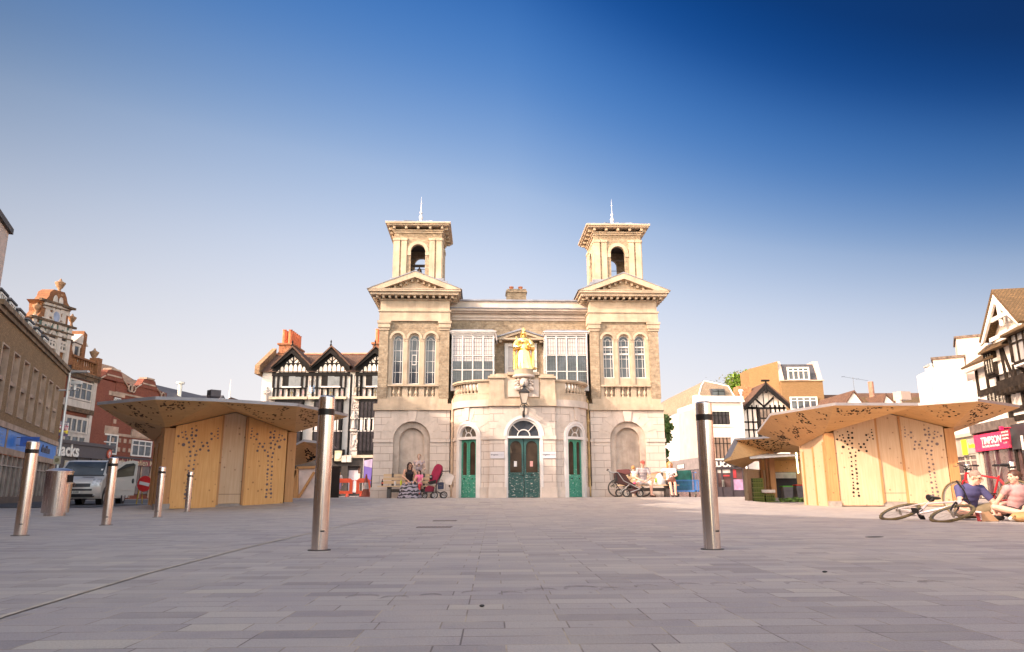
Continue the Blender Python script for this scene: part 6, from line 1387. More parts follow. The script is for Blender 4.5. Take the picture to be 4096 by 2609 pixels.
def kiosk(lab,fl,fr,bl,br,hw,hap,hbk,outer,holes=True,plug=PLUG,ply=PLY,zb=0,opened=False,name='kiosk'):
    """fl..br: wall corners (x,y); hw: wall height at corners; hap: at mid front; outer: eave points A..H (3-D) clockwise from the left tip"""
    o=Vector(((fl[0]+fr[0])/2,(fl[1]+fr[1])/2,zb)); t=thing(name,lab,'kiosk',o,0)
    def B(mb,nm,m,par=None,**k): return mb.mv(-o.x,-o.y,-o.z).build(nm,m,par or t,**k)
    FL,FR,BL,BR=[Vector((*p,0)) for p in(fl,fr,bl,br)]
    def side(P,Q,h0,hm,h1,nm,pan=True,front=False):
        F=Fac((P.x,P.y),(Q.x,Q.y),0); L=F.L
        def loc(mb): mb.v=[Vector((F.p0.x+F.e.x*v.x+F.n.x*v.y,F.p0.y+F.e.y*v.x+F.n.y*v.y,v.z)) for v in mb.v]; return mb
        def H(x):
            u=x/L; return h0+(hm-h0)*u*2 if u<.5 else hm+(h1-hm)*(u-.5)*2
        if not front:
            B(loc(MB().plate([(0,zb-.1),(L,zb-.1),(L,h1+.02),(L/2,hm+.02),(0,h0+.02)],(),.02,.12)),nm,ply)
            m=MB()
            for q in(.12,.5,.88): m.box(L*q-.06,L*q+.06,-.01,.02,zb,H(L*q)-.25)
            B(loc(m),'batten',POST)
            return
        # corner posts
        for q,h in((.0,h0),(L,h1)):
            x0,x1=(q-.04,q+.26) if q==0 else (q-.26,q+.04)
            m=MB().box(x0,x1,-.07,.25,zb+.16,h); B(loc(m),'corner_post',POST); B(loc(MB().box(x0-.03,x1+.03,-.1,.28,zb-.15,zb+.16)),'post_plinth',PLINTH)
        a,b_=.28,L-.28; iw=b_-a; m1,m2=a+iw*.385,a+iw*.625
        B(loc(MB().box(.2,L-.2,.03,.2,zb-.15,zb+.13)),'plinth',PLINTH)
        for x0,x1,nm2,mm,zz in((a,m1,'perforated_door',ply,.02),(m1+.07,m2-.07,'centre_panel',PLY2,.14),(m2,b_,'perforated_door',ply,.02)):
            mid=L/2
            pts=[(x0,zb+zz),(x1,zb+zz),(x1,H(x1)-.02)]+([(mid,H(mid)-.02)] if x0<mid<x1 else [])+[(x0,H(x0)-.02)]
            d=-.03 if nm2!='centre_panel' else .03
            do=B(loc(MB().plate(pts,(),d,d+.06)),nm2,mm)
            if nm2=='centre_panel': B(loc(MB().box(x0,x1,d-.008,d-.002,zb+.42,zb+.43)),'panel_joint',HOLE,do)
            if nm2=='perforated_door' and holes:
                dm=MB()
                for u,v_,r in DUV:
                    if x0>mid: u=1-u
                    x=x0+(x1-x0)*(u if x0<mid else u); z=zb+.05+v_*(H(x0 if x0<mid else x1)-zb-.1)*.985
                    if z<H(x)-.1: dm.cyl((x,d-.012,z),(x,d+.0,z),r,n=12)
                B(loc(dm),'hole_pattern',plug if x0<mid else PLUG,do)
        for x in(m1+.035,m2-.035): B(loc(MB().box(x-.035,x+.035,-.02,.1,zb+.1,H(x)-.02)),'upright_post',POST)
    if not opened:
        side(FL,FR,hw[0],hap,hw[1],'front',front=True)
        side(BL,FL,hbk,hbk+.3 if 0 else (hbk+hw[0])/2,hw[0],'side_wall'); side(FR,BR,hw[1],(hbk+hw[1])/2,hbk,'side_wall'); side(BR,BL,hbk,hbk+.3,hbk,'back_wall')
    A,Bp,C,D,E,G,Hh,I=[Vector(p) for p in outer]
    lf=Vector((FL.x,FL.y,hw[0])); rf=Vector((FR.x,FR.y,hw[1])); lb=Vector((BL.x,BL.y,hbk)); rb=Vector((BR.x,BR.y,hbk)); ap=Vector(((FL.x+FR.x)/2,(FL.y+FR.y)/2,hap)); apb=Vector(((BL.x+BR.x)/2,(BL.y+BR.y)/2,hbk+.3))
    sof=MB(); tris=[(A,Bp,lf),(Bp,C,lf),(C,ap,lf),(C,rf,ap),(C,D,rf),(D,E,rf),(E,G,rb),(E,rb,rf),(G,Hh,rb),(Hh,apb,rb),(Hh,lb,apb),(Hh,I,lb),(I,A,lb),(A,lf,lb)]
    vv=MB()
    for tr_ in tris: sof.add([p for p in tr_],[(0,1,2)])
    sof.add([lf,rf,rb,lb],[(0,1,2,3)]) if opened else None
    so_=B(sof,'folded_soffit',PLYR)
    c_=(A+E)/2; top=MB(); ol=[A,Bp,C,D,E,G,Hh,I]; T=Vector((0,0,.09))
    cz=Vector((c_.x,c_.y,max(p.z for p in ol)+.12))
    for p,q_ in zip(ol,ol[1:]+ol[:1]): top.add([p+T,q_+T,cz],[(0,1,2)]); top.add([p,q_,q_+T,p+T],[(0,1,2,3)])
    B(top,'roof_edge',ZINC)
    if holes:
        rnd=random.Random(3); hm=MB()
        def sc_(tri_,n_,cl):
            P,Q,R_=tri_; nrm=(Q-P).cross(R_-P).normalized(); nrm=nrm if nrm.z<0 else -nrm
            for k in range(cl):
                a,b_=sorted((rnd.uniform(.15,.9),rnd.uniform(.15,.9))); cw=(a,b_-a,1-b_); c0=P*cw[0]+Q*cw[1]+R_*cw[2]
                d1=(Q-P).normalized(); d2=nrm.cross(d1)
                ang=rnd.uniform(0,3); px_,py_=0,0
                for j in range(n_):
                    px_+=rnd.uniform(-.14,.14)+.07*math.cos(ang); py_+=rnd.uniform(-.12,.12)+.09*math.sin(ang)
                    p=c0+d1*px_+d2*py_; r=rnd.choice((.018,.026,.036))
                    # stay inside
                    v0,v1,v2=Q-P,R_-P,p-P; d00,d01,d11,d20,d21=v0.dot(v0),v0.dot(v1),v1.dot(v1),v2.dot(v0),v2.dot(v1); dn=d00*d11-d01*d01; v_=(d11*d20-d01*d21)/dn; w_=(d00*d21-d01*d20)/dn
                    if v_>.04 and w_>.04 and v_+w_<.96: hm.cyl(p+nrm*.004,p+nrm*.012,r,n=9)
        for tr_,n_,cl in(((A,Bp,lf),16,8),((Bp,C,lf),15,8),((C,D,rf),15,8),((D,E,rf),16,8),((A,lf,lb),14,5),((A,I,lb),14,6),((E,G,rb),12,2),((E,rb,rf),12,2)): sc_(tr_,n_,cl)
        B(hm,'soffit_holes',HOLE if plug is HOLE else mat('brown soffit hole',(.10,.05,.02),.9),so_)
    return t,B
K1=crop(350,1400,2.191)
ze=3.00
def z3(K,x,y,z=ze): return atZ(*K(x,y),z)
def onp(K,x,y,Y): p=atY(*K(x,y),Y); return (p.x,p.y,p.z)
# left kiosk, front: corner posts from the photograph
fl=onp(K1,622,1180,21.7); fr=onp(K1,1775,1180,24.6)
hl=atY(*K1(640,658),21.7).z; hr=atY(*K1(1770,710),24.6).z
ha=atY(*K1(1122,520),23.1).z
F=Fac(fl,fr); dpt=4.2
bl=(fl[0]-.50*dpt,fl[1]+.87*dpt); br=(fr[0]+F.n.x*dpt,fr[1]+F.n.y*dpt)
O=[z3(K1,75,452),z3(K1,590,408),z3(K1,1125,430),z3(K1,1832,478),z3(K1,2277,572)]
G_=Vector((br[0]+F.e.x*.3,br[1]+F.e.y*.3,0))+Vector((F.n.x,F.n.y,0))*1.6; H_=Vector(((bl[0]+br[0])/2,(bl[1]+br[1])/2,0))+Vector((F.n.x,F.n.y,0))*1.9; I_=Vector((bl[0]-F.e.x*.2,bl[1]-F.e.y*.2,0))+Vector((F.n.x,F.n.y,0))*1.3
for v_ in(G_,H_,I_): v_.z=ze
t,_=kiosk('orange plywood market kiosk in shade with grey dotted tree pattern and folded star roof, left','' or (fl[0],fl[1]),(fr[0],fr[1]),bl,br,(hl,hr),ha,hl-.15,O+[G_,H_,I_],zb=.03)
# right kiosk
fl=onp(KM,1310,1250,25.4); fr=onp(KR,870,1650,24.6); bl_=onp(KM,1000,1250,28.4)
hl=atY(*KM(1275,540),25.4).z; hr=atY(*KR(880,1368),24.6).z; ha=atY(*KR(370,1210),25.0).z; hb=atY(*KM(970,690),28.4).z
F=Fac(fl,fr); wd_=Vector((bl_[0]-fl[0],bl_[1]-fl[1]))
brr=(fr[0]+wd_.x+.3,fr[1]+wd_.y)
ze2=3.12
O=[atZ(*KM(640,340),ze2),atZ(*KM(1355,233),ze2),atZ(*KR(520,1150),ze2),atZ(*KR(1085,1115),ze2),atZ(*KR(1480,1178),ze2)]
I_=atZ(*KM(487,540),2.85); G_=Vector((brr[0]+1.2,brr[1]+1.5,ze2)); H_=Vector(((bl_[0]+brr[0])/2,(bl_[1]+brr[1])/2+1.9,ze2))
tR,BK=kiosk('pale sunlit plywood kiosk with black dotted tree pattern behind the lying bicycle, right','' or (fl[0],fl[1]),(fr[0],fr[1]),(bl_[0],bl_[1]),brr,(hl,hr),ha,hb,O+[G_,H_,I_],plug=HOLE,ply=PLY2,zb=-.03)
# open kiosk behind it
def simple_kiosk(lab,parts):
    t=thing('kiosk',lab,'kiosk',parts['o'],0); o=Vector(parts['o'])
    def B(mb,nm,m,par=None,**k): return mb.mv(-o.x,-o.y,-o.z).build(nm,m,par or t,**k)
    return t,B
Yk=36.5
def kp(x,y,Y=Yk): return atY(*KM(x,y),Y)
a=kp(370,1255,35.5); b_=kp(1090,1265,38); pz=kp(668,1260)
t,B=simple_kiosk('open plywood kiosk with a strip light and produce crates under its folded roof',{'o':(pz.x,pz.y,0)})
zt_=kp(660,750).z
tip=kp(112,850,33.5); c1=kp(235,612,35.2); c2=kp(640,590,35.0); c3=kp(1100,600,35.0)
inL=kp(370,925,36.0)
m=MB(); pt_=Vector((pz.x,pz.y,zt_)); far=Vector((b_.x+1,41,zt_-.2)); ilf=Vector((inL.x,36.6,kp(370,925,36.6).z)); ib=Vector((inL.x+.6,41,zt_-.3))
for tr_ in((tip,c1,pt_),(tip,pt_,ilf),(c1,c2,pt_),(c2,c3,pt_),(c3,Vector((c3.x+1,37,zt_)),pt_),(ilf,pt_,ib),(pt_,far,ib)): m.add(tr_,[(0,1,2)])
so_=B(m,'folded_soffit',PLYR)
m=MB(); T=Vector((0,0,.09)); back=[Vector((c3.x+2,42,c2.z)),Vector((tip.x*43/33.5+.6,43,tip.z)),Vector((tip.x*38/33.5+.3,38,tip.z))]
ol=[tip,c1,c2,c3]+back
cc=Vector((pz.x+1,38.5,c2.z+.3))
for p,q_ in zip(ol,ol[1:]+ol[:1]): m.add([p+T,q_+T,cc],[(0,1,2)]); m.add([p,q_,q_+T,p+T],[(0,1,2,3)])
B(m,'roof_edge',ZINC)
rnd=random.Random(5); hm=MB()
for P,Q,R_ in((c1,c2,pt_),(c2,c3,pt_)):
    nrm=(Q-P).cross(R_-P).normalized(); nrm=nrm if nrm.z<0 else -nrm
    for k in range(75):
        a1,a2=sorted((rnd.uniform(.05,.95),rnd.uniform(.05,.95))); p=P*a1+Q*(a2-a1)+R_*(1-a2); hm.cyl(p+nrm*.004,p+nrm*.012,rnd.choice((.03,.045)),n=7)
B(hm,'soffit_holes',HOLE,so_)
B(MB().box(pz.x-.13,pz.x+.13,Yk-.13,Yk+.13,.15,zt_),'corner_post',POST); B(MB().box(pz.x-.17,pz.x+.17,Yk-.17,Yk+.17,-.2,.15),'post_plinth',PLINTH)
we=kp(590,1000,40); B(MB().prz([(inL.x,36.6),(inL.x+.12,36.6),(we.x+.12,40),(we.x,40)],0,ilf.z-.02),'side_wall',PLY2); B(MB().box(inL.x-.03,inL.x+.13,36.45,36.6,0,ilf.z-.02),'side_post',PLY2)
B(MB().box(we.x,c3.x+2.5,41,41.1,0,zt_),'back_wall',PLY)
B(MB().box(inL.x+1.5,inL.x+1.62,38.5,38.62,0,zt_-.1).box(inL.x+1.95,inL.x+2.1,39,39.15,0,zt_-.1),'inner_post',POST)
l0=kp(405,822,34.9); l1=kp(945,792,34.9); B(MB().slab([(l0.x,34.9,l0.z),(l1.x,35.1,l1.z),(l1.x,36.3,l1.z+.1),(l0.x+.4,36.3,l1.z+.1)],.07),'raised_hatch',mat('white hatch',(.62,.60,.56),.6),None)
la=kp(912,745,39); lb_=kp(935,985,39)
so=B(MB().cyl((la.x,38.9,la.z),(lb_.x,38.9,lb_.z),.035,n=8),'strip_light',emit('fluorescent tube',(.85,1.0,.45),5.0))
p=kp(870,1010,39.5); B(MB().box(p.x-1.1,p.x+.15,39.3,39.33,p.z-.15,p.z+.15),'name_board',mat('pale board',(.5,.46,.42)))
B(MB().box(pz.x+.6,pz.x+2.4,39.6,40.4,0,1.45),'dark_counter',mat('dark counter',(.02,.02,.025),.6))
# things standing in and by the open kiosk
CRG=mat('olive plastic crate',(.16,.20,.035),.5,0,.15)
def crate(lab,x,y,z,w_,h,d=.4,m=CRG,nm='produce_crate',cat='crate',group='green produce crates'):
    t=thing(nm,lab,cat,(x,y,z),0,group); o=MB()
    for i in range(5): q=-w_/2+w_*i/4; o.box(q-.015,q+.015,-d/2,-d/2+.02,0,h)
    for q in(.0,h*.45,h-.045): o.box(-w_/2,w_/2,-d/2,-d/2+.018,q,q+.045).box(-w_/2,w_/2,d/2-.018,d/2,q,q+.045).box(-w_/2,-w_/2+.018,-d/2,d/2,q,q+.045).box(w_/2-.018,w_/2,-d/2,d/2,q,q+.045)
    o.build('slatted_sides',m,t); MB().box(-w_/2+.02,w_/2-.02,-d/2+.03,d/2-.03,.01,h*.8).build('contents',mat('dark green produce',(.03,.045,.012),.8,0,.4,12),t); return t
p0=atY(*KM(440,1255),36); p1=atY(*KM(545,1255),36); zt_=atY(*KM(490,1035),36).z; zb_=gz(p0.x,36)
n_=5; hC=(zt_-zb_)/n_
for k in range(n_): crate(('lowest','second lowest','middle','second highest','topmost')[k]+' green crate in the tall stack by the open kiosk wall',(p0.x+p1.x)/2,36,zb_+k*hC,p1.x-p0.x,hC-.015)
p0=atY(*KM(570,1255),35.9); p1=atY(*KM(662,1255),35.9); zt_=atY(*KM(600,1200),35.9).z
crate('single low green crate with a white lid between the tall stack and the post',(p0.x+p1.x)/2,35.9,zb_,p1.x-p0.x,zt_-zb_-.05)
tag(MB().box(-.35,.3,-.2,.2,0,.14).build('polystyrene_box',mat('white polystyrene',(.66,.60,.54)),loc=((p0.x+p1.x)/2-.05,35.9,zt_+.0)),'white polystyrene box lying on the single low green crate','box')
def bin_(lab,x0,x1,ytop,ybot,col,Y):
    a=atY(*KM(x0,ybot),Y); b_=atY(*KM(x1,ytop),Y); t=thing('wheelie_bin',lab,'bin',((a.x+b_.x)/2,Y,gz(a.x,Y)),0); w_=(b_.x-a.x)/2; h=b_.z-gz(a.x,Y)
    MB().lathe([(w_*1.05,0),(w_*1.38,h*.93)],n=4).build('tub',mat('grey bin plastic',(.16,.16,.18),.5),t); MB().lathe([(w_*1.5,h*.93),(w_*1.5,h*.97),(w_*1.2,h)],n=4).build('lid',mat(col[0],col[1],.45),t)
bin_('grey bin with bright green lid inside the open kiosk',762,862,1125,1265,('lime green lid',(.10,.42,.04)),36.8); bin_('larger grey bin with red lid inside the open kiosk',910,1010,1112,1265,('red lid',(.60,.03,.02)),37.0)
m=MB(); p=atY(*KM(930,1262),35.6)
for k in range(120): m.sph((p.x+random.gauss(-.1,.42),35.6+random.gauss(0,.15),gz(p.x,35)+abs(random.gauss(.06,.07))),(.09,.07,.03),5,4,Matrix.Rotation(random.uniform(-1,1),3,'X'))
tag(m.build('leaf_heap',mat('discarded leaves',(.13,.24,.04),.7,0,.4,9)),'heap of discarded green vegetable leaves on the ground before the bins','leaves')
# left, second kiosk behind and its doors
KI=crop(1140,1700,4.947)
def ki(x,y,Y): return atY(*KI(x,y),Y)
a=ki(75,780,31); r1=ki(345,297,30.5); r2=ki(620,325,31.5)
t,B=simple_kiosk('plywood kiosk hidden behind the left kiosk showing only a roof wing and framed hatch',{'o':(a.x,31,gz(a.x,31))})
m=MB(); P=[Vector(ki(60,500,30)),Vector(r1),Vector(r2),Vector(ki(620,600,32)),Vector(ki(420,718,32)),Vector(ki(75,782,31))]
zR=P[1].z
X=[(P[1]),(Vector(ki(900,370,30.5)) ),Vector(ki(800,560,34)),Vector(ki(415,718,33)),Vector(ki(60,785,33)),Vector(ki(-60,500,31))]
m.add([X[0],X[1],X[2],X[3],X[4],X[5]],[(0,1,2),(0,2,3),(0,3,5),(3,4,5)]); so_=B(m,'folded_soffit',PLYR)
T=Vector((0,0,.1)); m=MB()
for p,q_ in((X[0],X[1]),(X[5],X[0])): m.add([p,q_,q_+T,p+T],[(0,1,2,3)]); 
m.add([X[0]+T,X[1]+T,X[2]+Vector((0,2,.4)),X[5]+T+Vector((0,2,.3))],[(0,1,2,3)]); B(m,'roof_edge',ZINC)
hm=MB(); rnd=random.Random(9)
for k in range(45):
    a1,a2=sorted((rnd.uniform(.08,.9),rnd.uniform(.08,.9))); p=X[0]*a1+X[2]*(a2-a1)*.6+X[3]*(1-a2+(a2-a1)*.4); hm.cyl(p+Vector((0,-.02,-.02)),p+Vector((0,-.03,-.03)),.035,n=7)
B(hm,'soffit_holes',HOLE,so_)
YW=31.2
def kb(x0,y0,x1,y1,nm,mm,Y=YW,dy=0,th=.08):
    p,q_=ki(x0,y1,Y),ki(x1,y0,Y); return B(MB().box(p.x,q_.x,Y+dy,Y+dy+th,p.z,q_.z),nm,mm)
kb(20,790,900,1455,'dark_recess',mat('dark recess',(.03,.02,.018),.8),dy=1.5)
kb(215,835,800,1425,'polythene_panel',mat('pale polythene sheet',(.62,.50,.46),.35,0,.12,3))
m=MB()
def kbar(x0,y0,x1,y1,w_=.05):
    p,q_=Vector(ki(x0,y0,YW)),Vector(ki(x1,y1,YW)); d=(q_-p).normalized(); n_=Vector((-d.z,0,d.x))*w_; e=Vector((0,-.08,0))
    m.add([p-n_,q_-n_,q_+n_,p+n_,p-n_+e,q_-n_+e,q_+n_+e,p+n_+e],[(0,1,2,3),(7,6,5,4),(0,4,5,1),(1,5,6,2),(2,6,7,3),(3,7,4,0)])
for q_ in((215,810,790,800),(225,1440,790,1440),(225,805,215,1445),(240,1410,560,900),(790,800,790,1445),(65,860,200,860),(190,860,165,1455),(50,880,20,1455),(190,880,50,1290),(20,1330,150,1310)): kbar(*q_)
B(m,'timber_frame',POST)
kb(60,885,150,1010,'polythene_panel',MATS['pale polythene sheet']); kb(20,1345,110,1440,'polythene_panel',MATS['pale polythene sheet'])
# roof ventilators on the kiosks
p=atY(*KD(512,905),24.5); t=thing('roof_ventilator','dark square louvred ventilator cowl on the left kiosk roof','ventilator',(p.x,24.5,3.3),R(45))
zc_=p.z-3.3; DK=mat('dark grey cowl',(.09,.08,.09),.5,.3,.1)
MB().box(-.17,.17,-.17,.17,zc_-.10,zc_+.12).build('cowl',DK,t); MB().lathe([(.10,0),(.09,zc_-.25),(.24,zc_-.10)],n=4).build('duct',DK,t)
m=MB()
for k in range(4): m.box(-.14+k*.08,-.10+k*.08,-.176,-.171,zc_-.06,zc_+.08)
m.xf(Matrix.Rotation(-math.pi/2,4,'Z')).build('louvres',HOLE,t)
MB().box(.1,.35,-.05,.2,0,.35).build('white_box',mat('pale box',(.6,.56,.54)),t)
p=atY(*KM(2105,135),28); t=thing('roof_ventilator','beige box ventilator on a short duct over the right kiosk roof','ventilator',(p.x,28,3.2),.3)
zc_=p.z-3.2; BE=mat('beige sheet metal',(.50,.42,.37),.5,.2,.08)
MB().box(-.22,.24,-.2,.2,zc_-.16,zc_+.16).build('cowl',BE,t); MB().tube([(-.15,0,zc_-.16),(-.2,0,.15),(-.2,0,0)],.12,8).tube([(-.2,0,.15),(-.55,0,.05)],.1,8).build('duct',BE,t)
# ================================================================ street furniture
STEEL=metal('brushed stainless steel',(.74,.67,.63),.24); BAND=mat('black tape band',(.012,.010,.010),.35,0,.1); LIDM=metal('polished steel cap',(.70,.68,.68),.35,False)
def bollard(lab):
    t=thing('bollard',lab,'bollard',(0,0,0),0,'stainless steel bollards')
    MB().lathe([(.073,-.05),(.073,1.165),(.070,1.18)],n=40).build('post',STEEL,t,smooth=True)
    MB().lathe([(.070,1.1801),(.058,1.192),(.001,1.198)],n=40).build('cap',LIDM,t,smooth=True)
    MB().lathe([(.0742,1.035),(.0742,1.085)],n=40).build('black_band',BAND,t,smooth=True)
    MB().lathe([(.076,-.02),(.10,-.02),(.10,.006),(.076,.008)],n=32).build('base_ring',mat('dark base ring',(.06,.05,.05),.7),t)
    a=R(-62); p=Vector((.074*math.cos(a),.074*math.sin(a),.145)); MB().box(-.018,.018,-.004,.004,-.006,.006).xf(Matrix.Translation(p)@Matrix.Rotation(a+math.pi/2,4,'Z')).build('lock_slot',IRONB,t)
    return t
BO=None
for base,top,lab in (((1269,2195),(1306,1579),'large near bollard left of centre, tallest in the photo'),((2842,2205),(2810,1616),'large near bollard right of centre, in front of the white corner building'),
    ((73,2126),(136,1749),'leftmost bollard, leaning up over the blue shop fascia'),((417,2087),(451,1817),'bollard standing in front of the silver van'),
    ((623,2057),(648,1856),'bollard at the left corner post of the orange kiosk'),((742,2037),(759,1876),'smallest bollard, in front of the dotted left door of the orange kiosk')):
    p=atZ(*base,0); h=atY(top[0],top[1],p.y).z
    if BO is None: BO=bollard(lab); BO.location=(p.x,p.y,0); BO.scale=(1,1,h/1.19)
    else: dup(BO,(p.x,p.y,0),0,lab,(1,1,h/1.19))
p=atY(*KW(1450,300),15.2); h=atY(*KW(1410,80),15.2).z
dup(BO,(p.x,15.2,0),0,'bollard behind the woman in the pink top, right edge',(1,1,h/1.19))
p=atY(*KW(470,200),16.4); h=atY(*KW(460,130),16.4).z; dup(BO,(p.x,16.4,0),0,'bollard mostly hidden behind the red bicycle handlebar',(1,1,h/1.19))
# litter bin
bp=atZ(222,2050,0); bp.y+=.3
t=thing('litter_bin','round stainless steel litter bin with domed lid between the leftmost bollard and the van','bin',(bp.x-.25,bp.y,0),R(20))
t.scale=(.88,.88,1)
MB().lathe([(.27,.07),(.315,.071),(.315,.97),(.33,.975),(.33,1.0),(.31,1.0)],n=48).build('drum',STEEL,t,smooth=True); MB().lathe([(.25,-.02),(.25,.07)],n=32).build('foot',STEEL,t,smooth=True)
MB().lathe([(.325,1.001),(.27,1.04),(.15,1.065),(.001,1.075)],n=40).build('domed_lid',LIDM,t,smooth=True)
a=R(-25); M=Matrix.Rotation(a,4,'Z'); MB().box(.29,.325,-.10,.10,.75,.92).xf(M).build('slot',HOLE,t); MB().box(.31,.335,-.11,.11,.72,.745).xf(M).build('slot_lip',STEEL,t)
m=MB()
for q in(-70,10,100): m.box(.3155,.318,-.004,.004,.08,.97); m.v[-8:]=[Matrix.Rotation(R(q),4,'Z')@v for v in m.v[-8:]]
m.build('panel_seam',BAND,t)
# ================================================================ van
VP=atY(345,2010,30.6)
van=thing('parked_van','silver van facing the camera with its front door standing open, left','van',(VP.x-.8,VP.y+.2,0),R(14))
SIL=mat('warm silver car paint',(.50,.46,.43),.32,.2,.04,spec=.6); BLKP=mat('black car plastic',(.02,.02,.022),.5); VGL=glass('van glass',(.03,.035,.04),.04,.6); TYRE=mat('tyre rubber',(.02,.018,.018),.8)
PR=[(.10,.28),(.02,.36),(.0,.55),(.02,.74),(.07,.92),(.16,1.0),(.45,1.13),(.72,1.22),(1.05,1.50),(1.42,1.80),(1.62,1.88),(2.4,1.95),(4.5,1.94),(4.72,1.86),(4.80,1.2),(4.80,.36),(4.7,.28)]
def vw(z): return .955 if z<1.0 else .955-.13*((z-1.0)/.95)**1.4
def vy(y,z,t): return y+(.30*max(0,1-y/1.8))*abs(t)**3.2
def vpt(y,z,t,o=0): return Vector((t*(vw(z)+ (o if abs(t)>.98 else 0)),vy(y,z,t)-o,z+o*.4))
nT=16; m=MB(); n_=len(PR)
for (y,z) in PR:
    for j in range(nT+1): m.v.append(vpt(y,z,-1+2*j/nT))
for i in range(n_):
    i2=(i+1)%n_
    for j in range(nT): m.f.append([i*(nT+1)+j,i*(nT+1)+j+1,i2*(nT+1)+j+1,i2*(nT+1)+j])
m.f.append([i*(nT+1) for i in range(n_)]); m.f.append([i*(nT+1)+nT for i in range(n_)][::-1])
m.build('body',SIL,van,smooth=True)
def patch(prof,t0,t1,o,nm,mm,par=van,n=10):
    m=MB()
    for y,z in prof:
        for j in range(n+1): m.v.append(vpt(y,z,t0+(t1-t0)*j/n,o))
    for i in range(len(prof)-1):
        for j in range(n): m.f.append([i*(n+1)+j,i*(n+1)+j+1,(i+1)*(n+1)+j+1,(i+1)*(n+1)+j])
    return m.build(nm,mm,par,smooth=True)
patch([(.78,1.27),(1.05,1.50),(1.42,1.80),(1.52,1.84)],-.88,.88,.012,'windscreen',VGL)
patch([(.70,1.21),(.77,1.265)],-.93,.93,.014,'wiper_panel',BLKP)
patch([(.015,.76),(.04,.84),(.06,.90)],-.62,.62,.012,'upper_grille',BLKP); patch([(.0,.60),(.015,.68)],-.70,.70,.012,'lower_grille',BLKP); patch([(.03,.34),(.0,.47)],-.80,.80,.012,'bumper_intake',BLKP)
for s in(-1,1):
    patch([(.05,.80),(.07,.90),(.12,.99),(.30,1.10)],*sorted((s*.66,s*.97)),.016,'headlight',mat('clear headlamp',(.55,.52,.52),.12,.3,.3,9),n=6)
    MB().sph(vpt(.01,.42,s*.78,.01),(.055,.03,.055),10,6).build('fog_lamp',mat('fog lamp',(.5,.48,.46),.2,.4),van,smooth=True)
    for yy in(.95,3.95): 
        w_=MB().cyl((s*.70,yy,.33),(s*.965,yy,.33),.33,n=28).build('wheel',TYRE,van,smooth=True); MB().cyl((s*.95,yy,.33),(s*.972,yy,.33),.20,.19,n=20).build('hub_cap',SIL,w_,smooth=True)
        MB().cyl((s*.93,yy,.36),(s*.957,yy,.36),.41,n=28).build('wheel_arch',BLKP,van)
    MB().tube([(s*.90,1.0,1.22),(s*1.06,.98,1.24)],.03).sph((s*1.14,.98,1.32),(.09,.05,.16),10,8).build('wing_mirror',SIL if s>0 else BLKP,van,smooth=True)
    MB().box(*sorted((s*.958,s*.965)),1.1,4.6,.62,.72).build('side_moulding',BLKP,van); MB().quad((s*.915,1.15,1.28),(s*.915,1.75,1.28),(s*.868,1.75,1.72),(s*.868,1.55,1.72)).build('cab_side_window',VGL,van)
m=MB()
for s in(-1,1): m.slab([(0,-.045,.95),(s*.085,-.04,.85),(0,-.035,.75),(0,-.036,.79),(s*.05,-.04,.85),(0,-.044,.91)],.012) if 0 else None
dm=[(0,.96),(.08,.85),(0,.74),(-.08,.85)]; di=[(0,.91),(.045,.85),(0,.79),(-.045,.85)]
MB().plate(dm,[di],-.03,-.01).build('diamond_badge',mat('chrome',(.7,.7,.72),.12,1),van)
pt_=MB().box(-.27,.27,-.035,-.012,.50,.60).build('number_plate',mat('white plate',(.62,.60,.55),.5,0,.05),van); text('RE62 EXM',.10,IRONB,pt_,loc=(0,-.037,.55),ext=.001,bold=.002,space=1.0)
patch([(.50,1.155),(.56,1.175)],.15,.62,.016,'bonnet_vent',BLKP); patch([(1.0,1.46),(1.08,1.53)],.74,.82,.02,'tax_disc',WHT)
# open door, hinged at the front edge of the cab
dr=[(0,.42),(1.08,.40),(1.12,.9),(1.12,1.86),(.95,1.90),(.60,1.84),(.05,1.42),(-.02,1.0)]
wi=[(.20,1.14),(1.0,1.24),(1.03,1.72),(.95,1.78),(.66,1.74),(.16,1.34)]
m=MB().plate(dr,[wi],0,.09); M=Matrix.Translation((.97,1.0,0))@Matrix.Rotation(R(8),4,'Z'); 
do=m.xf(M).build('open_door',SIL,van); MB().plate(wi,(),.04,.05).xf(M).build('door_window',glass('door glass pale',(.10,.09,.07),.05),do)
MB().plate([(p[0]*1.02-.01,p[1]) for p in wi],[wi],-.008,.0).xf(M).build('window_seal',BLKP,do)
MB().sph((1.0,-.01,1.02),(.05,.02,.11),8,6).xf(M).build('door_handle_recess',BLKP,do); MB().plate(rect(.03,1.1,.62,.66),(),-.012,.0).xf(M).build('door_trim',SIL,do)
MB().box(.9,.99,1.0,1.9,.35,1.85).build('door_opening',BLKP,van)
# no entry sign on yellow frame
p=atY(*K8(1600,900),33.5); t=thing('no_entry_sign','red no entry disc tilted on a yellow folding frame behind the open van door','sign',(p.x,33.5,0),R(-8))
zc_=p.z; MB().cyl((0,-.03,zc_),(0,0,zc_),.35,n=28).build('disc',mat('sign red',(.55,.03,.03),.4,0,.05),t); MB().box(-.25,.25,-.04,-.031,zc_-.07,zc_+.07).xf(Matrix.Translation((0,0,zc_))@Matrix.Rotation(R(12),4,'Y')@Matrix.Translation((0,0,-zc_))).build('white_bar',WHT,t)
YEL=mat('amber yellow tube',(.55,.36,.03),.5); MB().tube([(-.35,.05,0),(-.2,.02,1.2),(.3,.02,1.25),(.42,.05,0)],.025,6).tube([(-.3,.4,0),(-.2,.05,1.15)],.02,6).tube([(.5,.4,0),(.3,.05,1.2)],.02,6).build('folding_frame',YEL,t)
